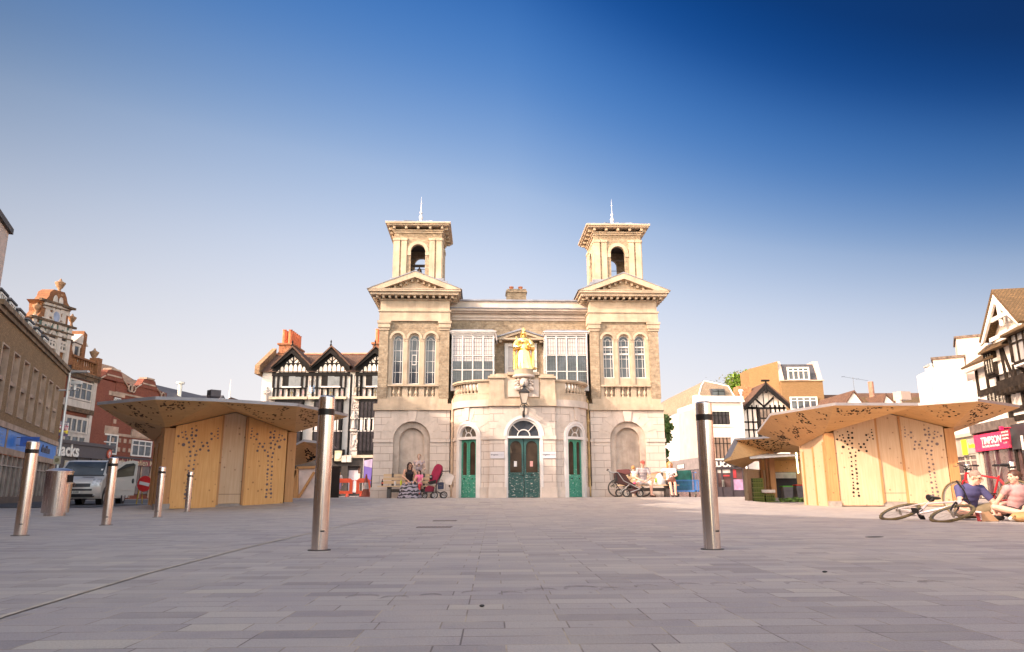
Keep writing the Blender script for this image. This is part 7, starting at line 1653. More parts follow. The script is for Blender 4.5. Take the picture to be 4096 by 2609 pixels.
# ================================================================ barriers, cones, banner by the timbered house
ORG=mat('fluorescent orange plastic',(.85,.13,.06),.45,0,.06)
def barrier(lab,x,y,z,w_,rz=0):
    t=thing('plastic_barrier',lab,'barrier',(x,y,z),rz,'orange plastic barriers'); h=.95
    hs=[rect(.10+k*(w_-.2)/6+.03,.10+(k+1)*(w_-.2)/6-.03,.30,.68) for k in range(6)] if w_>1.2 else [rect(.16,w_-.16,.30,.70)]
    MB().plate([(.0,.15),(w_,.15),(w_,.80),(w_-.12,.92),(.12,.92),(0,.80)],hs,-.025,.025).build('panel',ORG,t)
    for x_ in(.25,w_-.25): MB().prx([(-.25,.0),(.25,.0),(.04,.17),(-.04,.17)],x_-.05,x_+.05).build('foot',ORG,t)
    MB().box(-.05,w_+.05,-.035,.035,.78,.83).build('top_rail',ORG,t); return t
YB=38.0; a=ki(845,1400,YB); b_=ki(1300,1400,YB); zg=gz(a.x,YB)
barrier('long orange barrier with slots in front of the dark shop doorway',a.x,YB,zg,b_.x-a.x,0)
a=ki(1370,1400,YB); b_=ki(1540,1400,YB); barrier('short orange barrier with one opening beside the traffic cone',a.x,YB,zg,(b_.x-a.x)+.25,.1)
def cone(lab,x,y,z,h,m1,m2):
    t=thing('traffic_cone',lab,'traffic cone',(x,y,z),0,'traffic cones')
    MB().lathe([(.20*h,.03),(.135*h,.34*h)],n=18).lathe([(.09*h,.62*h),(.03*h,h)],n=18).build('cone_body',m1,t,smooth=True); MB().lathe([(.135*h,.3401*h),(.09*h,.6199*h)],n=18).build('white_sleeve',m2,t,smooth=True); MB().box(-.25*h,.25*h,-.25*h,.25*h,0,.03).build('base',m1,t)
a=ki(1563,1410,37.6); cone('large dark red traffic cone with white sleeve in front of the purple banner',a.x,37.6,zg,1.12,mat('brown red cone',(.22,.05,.03)),mat('dull white sleeve',(.5,.46,.45)))
a=ki(1637,1410,38.6); cone('small bright orange traffic cone half hidden behind the hall corner',a.x,38.6,zg,.7,ORG,WHT)
a=ki(1545,680,40); b_=ki(1710,1260,40); t=thing('banner','purple feather banner with a lilac top beside the corner of the hall','banner',(a.x,40,zg),0)
def qq(x,y): p=ki(x,y,40); return (p.x-a.x,p.z-zg)
fl=MB().plate([qq(1530,1260),qq(1590,1265),qq(1660,1240),qq(1700,800),qq(1712,650),qq(1545,680)],(),-.02,.02).build('cloth',mat('violet cloth',(.19,.13,.50),.7,0,.1,1),t)
MB().plate([qq(1545,790),qq(1700,825),qq(1712,650),qq(1545,680)],(),-.03,-.021).build('lilac_top',mat('lilac cloth',(.60,.48,.72)),fl); q1=qq(1545,670); MB().cyl((q1[0]-.03,0,0),(q1[0]-.03,0,q1[1]+.1),.02,n=6).build('pole',WHT,t)
# ================================================================ benches
BSL=wood('pale bench slats',(.50,.34,.20),(.62,.44,.28),'X',knots=False); BMET=mat('dark grey bench steel',(.10,.085,.08),.5,.3)
KP=crop(1480,1800,6.02); KQ=crop(2400,1830,5.733)
def bench(lab,x0,x1,y,z):
    w_=x1-x0; t=thing('bench',lab,'bench',((x0+x1)/2,y,z),HF.rz,'slatted benches against the hall'); h=w_/2
    for k in range(4): MB().box(-h,h,-.32+k*.125,-.22+k*.125,.42,.46).build('seat_slat',BSL,t)
    for k in range(3): MB().box(-h+.15,h-.15,.17+k*.025,.20+k*.025,.54+k*.13,.645+k*.13).build('back_slat',BSL,t)
    for s in(-1,1): MB().box(s*(h-.42)-.07,s*(h-.42)+.07,-.22,.12,0,.34).prx([(-.30,.419),(.20,.419),(.06,.33),(-.18,.33)],s*(h-.42)-.06,s*(h-.42)+.06).build('leg',BMET,t)
    for s in(-1,0,1): MB().box(s*(h-.5)-.04,s*(h-.5)+.04,.215,.235,.42,.92).build('back_support',BMET,t)
    MB().box(-h+.5,h-.5,-.07,.0,.22,.34).build('stretcher',BMET,t)
YS=28.1
a=atY(*KP(160,930),YS); b_=atY(*KP(1560,930),YS); zb_=gz(-4,28.1)
bench('long slatted bench with a bottle and cup on it, left of the green doors',a.x,b_.x,YS+.1,zb_)
BLx,BLy=(a.x+b_.x)/2,YS+.1
a2=atY(*KQ(380,730),YS+.2); b2=atY(*KQ(1755,730),YS+.2); zb2=gz(5,28.3)
bench('long sunlit slatted bench beneath the right blind arch of the hall',a2.x,b2.x,YS+.3,zb2)
def bx(x,y=900,Y=YS): return atY(*KP(x,y),Y).x
def qx(x,y=900,Y=YS+.2): return atY(*KQ(x,y),Y).x
# small things on the benches
x=bx(258); t=thing('drink_bottle','dark cola bottle with a red label at the left end of the left bench','bottle',(x,YS,zb_+.462),0)
MB().lathe([(.03,0),(.034,.03),(.034,.15),(.014,.20),(.013,.235)],n=12).build('bottle_body',mat('cola brown',(.03,.008,.005),.1),t,smooth=True); MB().lathe([(.035,.08),(.035,.13)],n=12).build('label',mat('red label',(.6,.10,.06)),t); MB().lathe([(.015,.235),(.015,.25)],n=8).build('cap',mat('red cap',(.5,.02,.02)),t)
x=bx(565); t=thing('takeaway_cup','tall white takeaway cup on the left bench','cup',(x,YS,zb_+.462),0)
MB().lathe([(.030,0),(.042,.13)],n=14).build('cup_body',WHT,t,smooth=True); MB().lathe([(.045,.13),(.045,.145),(.036,.16)],n=14).build('lid',WHT,t)
x=bx(710); tag(MB().sph((0,0,.1),(.035,.05,.12),8,6).build('toy_bag',mat('lime yellow toy',(.65,.75,.02)),loc=(x,YS,zb_+.46)),'small lime yellow bag tucked behind the seated woman','bag')
# ================================================================ people
SKIN=mat('warm skin',(.56,.30,.20),.55,0,.08,8); SKINP=mat('pink skin',(.66,.37,.28),.55,0,.08,8); EYE_=mat('dark eye',(.02,.015,.012),.3); LIP=mat('lip pink',(.45,.14,.11),.5)
def limb(m,pts,rs,n=12):
    for i in range(len(pts)-1): m.cyl(pts[i],pts[i+1],rs[i],rs[i+1],n,True)
    for p,r in zip(pts,rs): m.sph(p,r*1.0,n,8)
def remesh(o,vox,sm=4):
    r=o.modifiers.new('remesh','REMESH'); r.mode='VOXEL'; r.voxel_size=vox; r.use_smooth_shade=True
    s=o.modifiers.new('smooth','SMOOTH'); s.iterations=sm; s.factor=.5; return o
def V(*a): return Vector(a)
def lerp(a,b,t): return Vector(a).lerp(Vector(b),t)
def hand(m,w,d,palmn,curl=.5,s=1.0,thumb=1):
    """w wrist, d direction of the fingers, palmn direction the palm faces"""
    w=Vector(w);d=Vector(d).normalized();n=Vector(palmn);n=(n-d*n.dot(d)).normalized();side=d.cross(n)*thumb
    c=w+d*.045*s
    for q in(-.024,-.008,.008,.024): m.cyl(w+d*.01*s,w+d*.085*s+side*q*s,.016*s,.013*s,8)
    for k,(q,L) in enumerate(zip((.030,.010,-.010,-.029),(.072,.080,.074,.058))):
        p=w+d*.085*s+side*q*s; dd=(d+n*curl*.6).normalized(); p1=p+dd*L*.5*s; d2=(d+n*curl*1.6).normalized(); p2=p1+d2*L*.5*s
        limb(m,[p,p1,p2],[.0105*s,.0095*s,.0085*s],7)
    p=w+d*.03*s+side*.03*s; p1=p+(d*.6+side*.8+n*.3).normalized()*.035*s; p2=p1+(d+n*.5+side*.15).normalized()*.032*s; limb(m,[p,p1,p2],[.014*s,.012*s,.010*s],7)
def head(m,c,s,face):
    """c centre of skull; face = unit direction the face looks"""
    f=Vector(face).normalized(); up=Vector((0,0,1)); sd=f.cross(up).normalized(); u=sd.cross(f)
    M=Matrix((sd,f,u)).transposed()
    def P(x,y,z): return Vector(c)+M@(Vector((x,y,z))*s)
    m.sph(P(0,-.012,.02),(.074*s,.092*s,.088*s),14,10,M); m.sph(P(0,.025,-.035),(.056*s,.062*s,.072*s),12,8,M); m.sph(P(0,.052,-.088),(.030*s,.028*s,.024*s),10,6,M)
    m.cyl(P(0,.082,.012),P(0,.108,-.022),.009*s,.015*s,8); m.sph(P(0,.104,-.024),(.017*s,.014*s,.012*s),8,6,M); m.sph(P(0,.078,.034),(.05*s,.014*s,.010*s),8,6,M)
    for q in(-1,1): m.sph(P(q*.076,-.005,-.012),(.010*s,.020*s,.032*s),8,6,M); m.sph(P(q*.036,.066,-.02),(.02*s,.02*s,.018*s),8,6,M)
    m.sph(P(0,.082,-.055),(.024*s,.012*s,.010*s),8,5,M)
    return P,M
def person(lab,loc,rz,J,skin=SKIN,face=(0,-1,-.15),s=1.0,female=False,wear=(),hands=((0,-1,-.3),(0,0,-1)),grp=None,hairfn=None,arms=(.044,.034,.026),legs=(.078,.052,.036),girth=1.0):
    t=thing('person',lab,'person',loc,rz,grp)
    m=MB(); g_=girth*s
    ch=V(*J['chest']); pe=V(*J['pelvis']); ne=V(*J['neck']); he=V(*J['head']); wa=lerp(pe,ch,.5)
    sh=[V(*J['shL']),V(*J['shR'])]; hp_=[V(*J['hipL']),V(*J['hipR'])]
    ax=(sh[1]-sh[0]).normalized()
    def torso(mm,k,e=0,sleeve=True):
        for p,a,b in((pe,.15,.11),(lerp(pe,ch,.28),.135,.10),(wa,.125 if female else .14,.095),(lerp(pe,ch,.75),.145,.105),(ch,.155,.11),(lerp(ch,ne,.45),.135,.085)):
            M=Matrix.Rotation(math.atan2(ax.y,ax.x),3,'Z'); mm.sph(p,((a*g_+e),(b*g_+e),.10*s+e*.5),14,8,M)
        if sleeve: mm.cyl(sh[0],sh[1],.055*s*k+e,.055*s*k+e,12); [mm.sph(q,.062*s*k+e,12,8) for q in sh]
        else: mm.cyl(lerp(sh[0],sh[1],.25),lerp(sh[0],sh[1],.75),.05*s,.05*s,12)
        if female: [mm.sph(ch+ax*q*.07*s+V(0,-.075*s,-.02*s).xyz if 0 else ch+ax*q*.07*s+Vector((face[0],face[1],0)).normalized()*.075*s+V(0,0,-.02*s),.058*s+e,10,8) for q in(-1,1)]
    torso(m,1)
    limb(m,[ne-V(0,0,.02*s),lerp(ne,he,.6)],[.052*s,.048*s]); 
    P,M=head(m,he,s,face)
    for i,sd_ in enumerate('LR'):
        a=[V(*J['sh'+sd_]),V(*J['el'+sd_]),V(*J['wr'+sd_])]; limb(m,[a[0],lerp(a[0],a[1],.4),a[1],lerp(a[1],a[2],.3),a[2]],[.05*s,arms[0]*s,arms[1]*s,arms[1]*s*1.02,arms[2]*s]); hd_=hands[i] if isinstance(hands[0][0],(tuple,list)) else hands
        hand(m,a[2],hd_[0],hd_[1],.6,s,1 if i else -1)
        l=[V(*J['hip'+sd_]),V(*J['kn'+sd_]),V(*J['an'+sd_])]; limb(m,[l[0],lerp(l[0],l[1],.35),l[1],lerp(l[1],l[2],.3),l[2]],[.088*s,legs[0]*s,legs[1]*s,legs[1]*1.05*s,legs[2]*s])
        to=V(*J['to'+sd_]); limb(m,[l[2]-V(0,0,.01),lerp(l[2],to,.6),to],[.036*s,.036*s,.028*s])
    remesh(m.build('body',skin,t,smooth=True),.009 if s>.8 else .007,2)
    e=MB(); [e.sph(P(q*.031,.074,.012),.0105*s,8,6) for q in(-1,1)]; e.build('eyes',EYE_,t); MB().sph(P(0,.090,-.052),(.022*s,.006*s,.006*s),8,5,M).build('mouth',LIP,t)
    if hairfn: hairfn(t,P,M,s)
    for w_ in wear:
        k,mm=w_[0],w_[1]; m=MB()
        if k=='top':
            fr=w_[2]; torso(m,1.0,.010,fr>.2)
            for sd_ in 'LR':
                a=[V(*J['sh'+sd_]),V(*J['el'+sd_])]
                if fr>0: limb(m,[a[0],lerp(a[0],a[1],fr)],[.066*s,.058*s])
            remesh(m.build('top',mm,t,smooth=True),.013,10)
        if k=='shorts':
            m.sph(pe,(.175*g_,.135*g_,.12*s),14,8); fr=w_[2]
            for sd_ in 'LR': l=[V(*J['hip'+sd_]),V(*J['kn'+sd_])]; limb(m,[l[0],lerp(l[0],l[1],fr)],[.105*s,.092*s])
            remesh(m.build('shorts',mm,t,smooth=True),.013,6)
        if k=='shoes':
            for sd_ in 'LR':
                m=MB(); an=V(*J['an'+sd_]); to=V(*J['to'+sd_]); he_=an+V(0,0,-.035*s)-(to-an).normalized()*.03*s; he_.z=max(he_.z,.03); limb(m,[he_,lerp(he_,to,.6),to],[.042*s,.044*s,.035*s]); m.v=[V(v.x,v.y,max(v.z,.003)) for v in m.v]; m.build('shoe',mm,t,smooth=True)
    return t,P,M
def hair_long(mt,length=.22,curl=.03):
    def f(t,P,M,s):
        m=MB(); rnd=random.Random(4); m.sph(P(0,-.022,.035),(.084*s,.098*s,.092*s),14,10,M)
        for k in range(46):
            a=R(rnd.uniform(-30,210)); x=.078*math.cos(a); y=-.035-.06*math.sin(a); z=rnd.uniform(-length,.03); m.sph(P(x*(1.1+.1*rnd.random()),y if abs(x)<.06 else y+.02,z),(curl*s,curl*s,curl*1.3*s),6,5,M)
        m.build('hair',mt,t,smooth=True)
    return f
def hair_short(mt,vol=1.0):
    def f(t,P,M,s):
        m=MB(); m.sph(P(0,-.022,.036),(.080*s*vol,.094*s*vol,.086*s*vol),16,10,M); m.build('hair',mt,t,smooth=True)
    return f
def sit(s=1.0,lean=0,seat=.46,kx=.14,kneez=None,feet=-.42):
    z=seat+.09*s; J=dict(pelvis=(0,0,z),chest=(0,-.02-lean*.6,z+.36*s),neck=(0,-.02-lean,z+.52*s),head=(0,-.04-lean*1.15,z+.66*s))
    for sd_,q in(('L',-1),('R',1)):
        J['sh'+sd_]=(q*.175*s,-.02-lean*.9,z+.46*s); J['hip'+sd_]=(q*.09*s,-.02,z-.02); J['kn'+sd_]=(q*kx,-.44*s,seat+.05); J['an'+sd_]=(q*(kx+.0),feet-.02,.085); J['to'+sd_]=(q*(kx+.03),feet-.18,.035)
        J['el'+sd_]=(q*.25*s,-.12-lean,z+.20*s); J['wr'+sd_]=(q*.12,-.34-lean*.6,z+.08*s)
    return J
def stripes(name,c1,c2,sc,axis='Z',thr=.5,noisy=0):
    m,n,b=new(name); tc=N(n,'ShaderNodeTexCoord'); b.inputs['Roughness'].default_value=.85
    wv=N(n,'ShaderNodeTexWave',wave_type='BANDS',bands_direction=axis,_Scale=sc,_Distortion=noisy); n.links.new(tc.outputs['Object'],wv.inputs[0])
    if noisy: wv.inputs['Detail'].default_value=4; wv.inputs['Detail Scale'].default_value=3
    n.links.new(mixc(n,ramp(n,wv.outputs[1],thr-.08,thr+.08),c1,c2),b.inputs['Base Color']); return m
cloth=lambda nm,c: mat(nm,c,.85,0,.12,6)
BRH=mat('dark brown hair',(.045,.015,.010),.5,0,.3,20); BLH=mat('ginger blonde hair',(.60,.28,.09),.5,0,.25,20); GRH=mat('cropped grey hair',(.30,.20,.16),.7,0,.2,20)
# woman in long patterned skirt on the left bench
J=sit(1.0,.10); J['elL']=(-.26,-.16,.80); J['wrL']=(-.06,-.40,.62); J['elR']=(.28,-.2,.80); J['wrR']=(.16,-.42,.64)
t,P,M_=person('woman in a black strappy top and long patterned skirt seated on the left bench','' and 0 or (bx(905),YS-.02,zb_),R(14),J,SKIN,(.25,-1,-.05),female=True,wear=(('top',cloth('black cotton',(.02,.012,.015)),0),),hands=((.6,-.6,-.4),(0,0,-1)),hairfn=hair_long(BRH,.22))
SKT=stripes('black and lilac patterned cloth',(.025,.02,.025),(.30,.26,.30),2.4,'Z',.5,7)
m=MB(); n_=36; prof=[((0,.02,.62),.17,.16),((0,-.12,.60),.24,.22),((0,-.26,.52),.32,.30),((0,-.36,.36),.36,.30),((0,-.40,.18),.40,.30),((0,-.42,.0),.44,.32)]
for k,(c,rx,ry) in enumerate(prof):
    for i in range(n_):
        a=2*math.pi*i/n_; f=1+.09*math.cos(9*a+k*.5)*(k/5); m.v.append(V(c[0]+rx*f*math.cos(a),c[1]+ry*f*math.sin(a),max(.004,c[2]+(.05*math.cos(a) if k<3 else 0))))
for k in range(len(prof)-1):
    for i in range(n_): j=(i+1)%n_; m.f.append([k*n_+i,k*n_+j,(k+1)*n_+j,(k+1)*n_+i])
m.f.append(list(range(n_))[::-1]); m.f.append([(len(prof)-1)*n_+i for i in range(n_)])
m.build('long_skirt',SKT,t,smooth=True)
m=MB(); m.cyl(P(-.036,.088,.012),P(-.034,.093,.012),.022,n=12).cyl(P(.036,.088,.012),P(.034,.093,.012),.022,n=12).tube([P(-.07,.02,.015),P(-.05,.09,.015),P(.05,.09,.015),P(.07,.02,.015)],.003,5); m.build('sunglasses',IRONB,t)
# patterned bag on her lap side
tag(MB().sph((0,0,.26),(.22,.16,.25),18,12).build('fabric_bag',stripes('black white zigzag cloth',(.015,.012,.012),(.30,.26,.24),3.2,'DIAGONAL',.62,3),loc=(bx(985),YS-.50,zb_+.0),rot=(0,R(-35),0),smooth=True),'large black and white striped cloth bag leaning against the long skirt','bag')
# little girl in pink
J=sit(.66,.02,.40,.09,feet=-.22); 
for k in('anL','anR'): J[k]=(J[k][0],-.26,.16)
for k in('toL','toR'): J[k]=(J[k][0],-.36,.10)
for k in('knL','knR'): J[k]=(J[k][0],-.26,.44)
t,P,M_=person('small girl in a bright pink dress with red leggings beside the patterned skirt','' and 0 or (bx(1165),YS-.12,zb_+.06),R(-12),J,SKINP,(-.1,-1,-.1),s=.66,wear=(('top',cloth('bright pink cotton',(.80,.20,.34)),.5),('shorts',cloth('bright pink cotton',(.80,.20,.34)),.75),('shoes',cloth('red shoe',(.6,.08,.06)))),hairfn=hair_long(BRH,.12))
m=MB()
for sd_ in 'LR': limb(m,[V(*J['kn'+sd_]),lerp(J['kn'+sd_],J['an'+sd_],.6)],[.048,.042])
m.build('red_leggings',cloth('coral red',(.80,.07,.08)),t,smooth=True)
# standing adult behind the bench holding a toddler
J=dict(pelvis=(0,0,.92),chest=(0,-.01,1.26),neck=(0,-.01,1.42),head=(0,-.03,1.56))
for sd_,q in(('L',-1),('R',1)):
    J['sh'+sd_]=(q*.17,-.01,1.37); J['hip'+sd_]=(q*.09,0,.90); J['kn'+sd_]=(q*.10,-.03,.50); J['an'+sd_]=(q*.10,.02,.09); J['to'+sd_]=(q*.12,-.13,.035); J['el'+sd_]=(q*.25,-.03,1.10); J['wr'+sd_]=(q*.12,-.24,1.02)
GTOP=cloth('pale mauve cotton',(.42,.33,.33)); 
t,P,M_=person('adult in a pale mauve sleeveless top standing behind the left bench','' and 0 or (bx(1090),YS+.55,zb_),R(0),J,mat('faded skin',(.52,.36,.29),.6,0,.06,8),(0,-1,-.1),s=.97,female=True,wear=(('top',GTOP,.15),('shorts',cloth('stone cotton',(.40,.34,.30)),.95),('shoes',cloth('grey shoe',(.25,.22,.2)))),hands=((.5,-.5,0),(0,0,-1)),hairfn=hair_short(mat('fair brown hair',(.36,.22,.14),.6,0,.2,20),1.0))
J=sit(.5,0,.0,.07,feet=-.15)
for k in('anL','anR'): J[k]=(J[k][0],-.18,-.12)
for k in('toL','toR'): J[k]=(J[k][0],-.24,-.15)
for k in('knL','knR'): J[k]=(J[k][0],-.16,.04)
t,P,M_=person('toddler with dark hair held in front of the standing adult','' and 0 or (bx(1105),YS+.30,zb_+.86),0,J,mat('faded skin',(.52,.36,.29)),(.2,-1,-.1),s=.5,wear=(('top',cloth('grey mauve cotton',(.28,.22,.23)),.8),('shorts',cloth('grey mauve cotton',(.28,.22,.23)),.9)),hairfn=hair_short(mat('mid brown hair',(.20,.10,.06),.6,0,.2,20),1.15))
# man in striped polo
J=sit(1.04,.16,kx=.24,feet=-.40); J['elL']=(-.30,-.20,.72); J['elR']=(.30,-.20,.72); J['wrL']=(-.08,-.42,.60); J['wrR']=(.08,-.42,.60); J['anL']=(-.20,-.36,.085); J['anR']=(.24,-.46,.085); J['toR']=(.34,-.60,.035)
STR=stripes('navy and white stripes',(.035,.03,.06),(.66,.58,.58),7.5,'Z',.50)
t,P,M_=person('man in a navy striped polo shirt, white shorts and red cap on the right bench','' and 0 or (qx(945),YS+.12,zb2),0,J,SKINP,(0,-1,-.28),s=1.04,girth=1.12,wear=(('top',STR,.5),('shorts',cloth('off white shorts',(.70,.66,.64)),.82),('shoes',cloth('dark brown shoe',(.07,.03,.02)))),hands=(((.5,-.6,-.2),(.5,.3,-.5)),((-.5,-.6,-.2),(-.5,.3,-.5))))
CAPM=cloth('brick red cap',(.45,.08,.06)); m=MB(); m.sph(P(0,-.015,.045),(.088,.10,.075),16,10,M_); m.v=[v for v in m.v]; m.build('cap',CAPM,t,smooth=True); MB().sph(P(0,.10,.035),(.07,.065,.012),12,6,M_).build('cap_peak',CAPM,t,smooth=True)
# blonde child seen from behind
J=sit(.8,.0,.46,.1); 
t,P,M_=person('blonde child in a white top turned away behind the pushchair and striped man','' and 0 or (qx(790),YS+.55,zb2+.02),R(180),J,SKINP,(-.2,-1,-.35),s=.82,wear=(('top',cloth('white cotton',(.72,.66,.66)),.5),('shorts',cloth('hot pink cotton',(.75,.15,.32)),.8)),hairfn=hair_short(BLH,1.12))
# woman in white with ginger hair
J=sit(1.0,.0,kx=.09,feet=-.46); J['elL']=(-.42,.10,.93); J['wrL']=(-.62,.02,.90); J['elR']=(.22,-.20,.80); J['wrR']=(-.04,-.30,.70); J['anL']=(-.06,-.52,.085); J['anR']=(.08,-.50,.085); J['toL']=(-.05,-.66,.035); J['toR']=(.10,-.64,.035)
t,P,M_=person('woman with ginger bobbed hair and a white top, arm along the right bench','' and 0 or (qx(1580),YS+.12,zb2),0,J,SKINP,(-.05,-1,0),female=True,wear=(('top',cloth('bright white cotton',(.76,.73,.75)),.45),('shorts',cloth('black skirt cloth',(.02,.012,.015)),.62),('shoes',cloth('black shoe',(.02,.012,.012)))),hands=(((-1,-.1,-.1),(0,0,-1)),((-1,-.4,-.1),(0,0,-1))),hairfn=hair_long(BLH,.10,.035))
t=thing('handbag','brown leather handbag on the lap of the ginger haired woman','bag',(qx(1570),YS-.22,zb2+.55),0)
MB().sph((0,0,.08),(.16,.08,.10),14,8).box(-.14,.14,-.07,.07,0,.08).build('bag_body',mat('brown leather',(.16,.06,.04),.45),t,smooth=True); MB().torus((0,0,.17),.09,.012,(0,1,0),16,6).build('handle',mat('brown leather',(.16,.06,.04)),t)
t=thing('carrier_bag','white plastic carrier bag with green print standing on the right bench','bag',(qx(1330),YS+.1,zb2+.462),0)
m=MB(); n_=20
for k,(r,z) in enumerate(((.17,0),(.20,.06),(.19,.18),(.15,.28),(.10,.36),(.05,.42))):
    for i in range(n_): a=2*math.pi*i/n_; f=1+.12*math.cos(5*a+k*1.3); m.v.append(V(r*f*math.cos(a),r*.55*f*math.sin(a),z))
for k in range(5):
    for i in range(n_): j=(i+1)%n_; m.f.append([k*n_+i,k*n_+j,(k+1)*n_+j,(k+1)*n_+i])
m.f.append(list(range(n_))[::-1]); m.f.append([5*n_+i for i in range(n_)])
m.build('bag_body',mat('thin white plastic',(.74,.70,.70),.35),t,smooth=True); MB().box(-.19,-.10,-.10,-.08,.08,.24).build('green_print',mat('apple green print',(.45,.65,.10)),t)
# child behind the orange barrier
J=dict(pelvis=(0,0,.66),chest=(0,0,.92),neck=(0,0,1.04),head=(0,-.01,1.16))
for sd_,q in(('L',-1),('R',1)): J['sh'+sd_]=(q*.13,0,1.0); J['hip'+sd_]=(q*.07,0,.64); J['kn'+sd_]=(q*.08,-.02,.36); J['an'+sd_]=(q*.08,.01,.08); J['to'+sd_]=(q*.09,-.1,.03); J['el'+sd_]=(q*.2,-.02,.80); J['wr'+sd_]=(q*.17,-.12,.64)
a=ki(1015,1400,38.9)
t,P,M_=person('fair haired child in a white top standing behind the long orange barrier','' and 0 or (a.x,38.9,zg+.05),R(180),J,SKINP,(0,-1,-.1),s=.78,wear=(('top',cloth('white cotton',(.72,.66,.66)),.6),('shorts',cloth('lilac shorts',(.45,.35,.60)),.9),('shoes',cloth('black shoe',(.02,.012,.012)))),hands=((0,-.4,-1),(0,1,0)),hairfn=hair_long(BLH,.12,.03))
# ---- the couple on the ground at the right
Ym=12.75; zm_=gz(7.2,Ym)
def w_(x,y=900,Y=Ym): return atY(*KW(x,y),Y)
c=w_(570,1190)
J=dict(pelvis=(0,.12,.13),chest=(.0,-.02,.44),neck=(.02,-.08,.58),head=(.08,-.13,.70))
J.update(shL=(-.19,-.04,.52),shR=(.20,-.06,.51),elL=(-.27,-.16,.30),elR=(.33,-.18,.26),wrL=(-.14,-.34,.12),wrR=(.13,-.36,.14),hipL=(-.10,.08,.12),hipR=(.10,.08,.12),knL=(-.40,-.30,.16),knR=(.46,-.22,.24),anL=(-.02,-.44,.08),anR=(.14,-.50,.08),toL=(.16,-.50,.06),toR=(-.02,-.56,.05))
t,P,M_=person('man in a blue purple t-shirt sitting cross legged on the ground behind the lying bicycle','' and 0 or (c.x,Ym+.05,zm_),R(4),J,SKINP,(.42,-1,-.42),s=1.05,girth=1.12,wear=(('top',cloth('dusty indigo cotton',(.065,.06,.16)),.62),('shorts',cloth('khaki shorts',(.20,.15,.09)),.62),('shoes',cloth('dark trainer',(.04,.035,.035)))),hands=(((.3,-1,-.5),(0,.3,-1)),((0,-.8,-.8),(-.3,.6,-.4))),hairfn=hair_short(GRH,.99),arms=(.052,.042,.030))
m=MB(); m.tube([P(-.078,-.0,.01),P(-.055,.085,.0),P(-.01,.10,.0),P(.01,.10,.0),P(.055,.085,.0),P(.078,0,.01)],.004,5)
for q in(-1,1): m.torus(P(q*.034,.096,-.005),.022,.003,P(q*.034,.2,0)-P(q*.034,.1,0),14,5)
m.build('spectacles',mat('bronze spectacle frame',(.35,.18,.05),.3,.5),t)
c2=w_(1760,1180,12.2)
J=dict(pelvis=(0,.12,.13),chest=(.0,.02,.44),neck=(-.01,.0,.58),head=(-.05,-.02,.70))
J.update(shL=(-.17,.02,.51),shR=(.17,.0,.51),elL=(-.28,.16,.28),elR=(.28,.12,.28),wrL=(-.24,.26,.05),wrR=(.26,.22,.05),hipL=(-.09,.06,.12),hipR=(.09,.06,.12),knL=(-.62,-.20,.22),knR=(-.10,-.36,.26),anL=(-.18,-.54,.08),anR=(-.42,-.42,.06),toL=(-.05,-.62,.05),toR=(-.56,-.44,.05))
t,P,M_=person('woman in a dusty pink t-shirt sitting on the ground at the right edge','' and 0 or (c2.x,12.35,zm_),R(6),J,SKINP,(-1,-.05,-.05),s=.98,female=False,wear=(('top',cloth('dusty pink cotton',(.50,.27,.27)),.3),('shorts',cloth('black shorts cloth',(.02,.015,.015)),.4),('shoes',cloth('white trainer',(.66,.58,.52)))),hands=((-.1,.3,-1),(0,1,0)),hairfn=None)
m=MB(); m.sph(P(0,-.025,.035),(.083,.096,.09),14,10,M_).sph(P(0,-.12,.03),(.05,.05,.055),10,8,M_); m.build('tied_back_hair',mat('auburn brown hair',(.09,.03,.015),.5,0,.3,20),t,smooth=True)
c=w_(700,1220,12.0); t=thing('takeaway_cup','dark red takeaway cup with a white lid in front of the seated man','cup',(c.x,12.0,zm_+.005),0)
MB().lathe([(.030,0),(.044,.13)],n=18).build('cup_body',mat('claret card',(.22,.015,.02),.5),t,smooth=True); MB().lathe([(.047,.13),(.047,.142),(.038,.155)],n=18).build('lid',WHT,t,smooth=True); text('COSTA',.030,WHT,t,loc=(0,-.0445,.07),ext=.0008,bold=.0005,rot=(math.pi/2,math.pi/2,0))
c=w_(1590,1250,11.85); t=thing('shoulder_bag','tan shoulder bag lying on the paving at the right edge of the photo','bag',(c.x+.02,11.85,zm_),R(-8))
MB().sph((.05,0,.07),(.21,.12,.085),18,10).build('bag_body',mat('tan canvas',(.48,.27,.11),.7,0,.2,8),t,smooth=True); MB().tube([(-.12,-.08,.10),(-.18,-.1,.05),(-.1,-.12,.03),(.05,-.13,.02)],.010,6).build('strap',mat('brown strap',(.20,.10,.04)),t)
c=w_(930,1180,12.0); tag(MB().plate([(-.14,0),(.16,0),(.02,.16),(-.18,.13)],(),0,.05).build('paper_bag',mat('brown paper',(.42,.24,.13),.8),loc=(c.x,12.0,zm_+.002),rot=(R(-12),0,R(8))),'crumpled brown paper bag between the seated man and woman','bag')
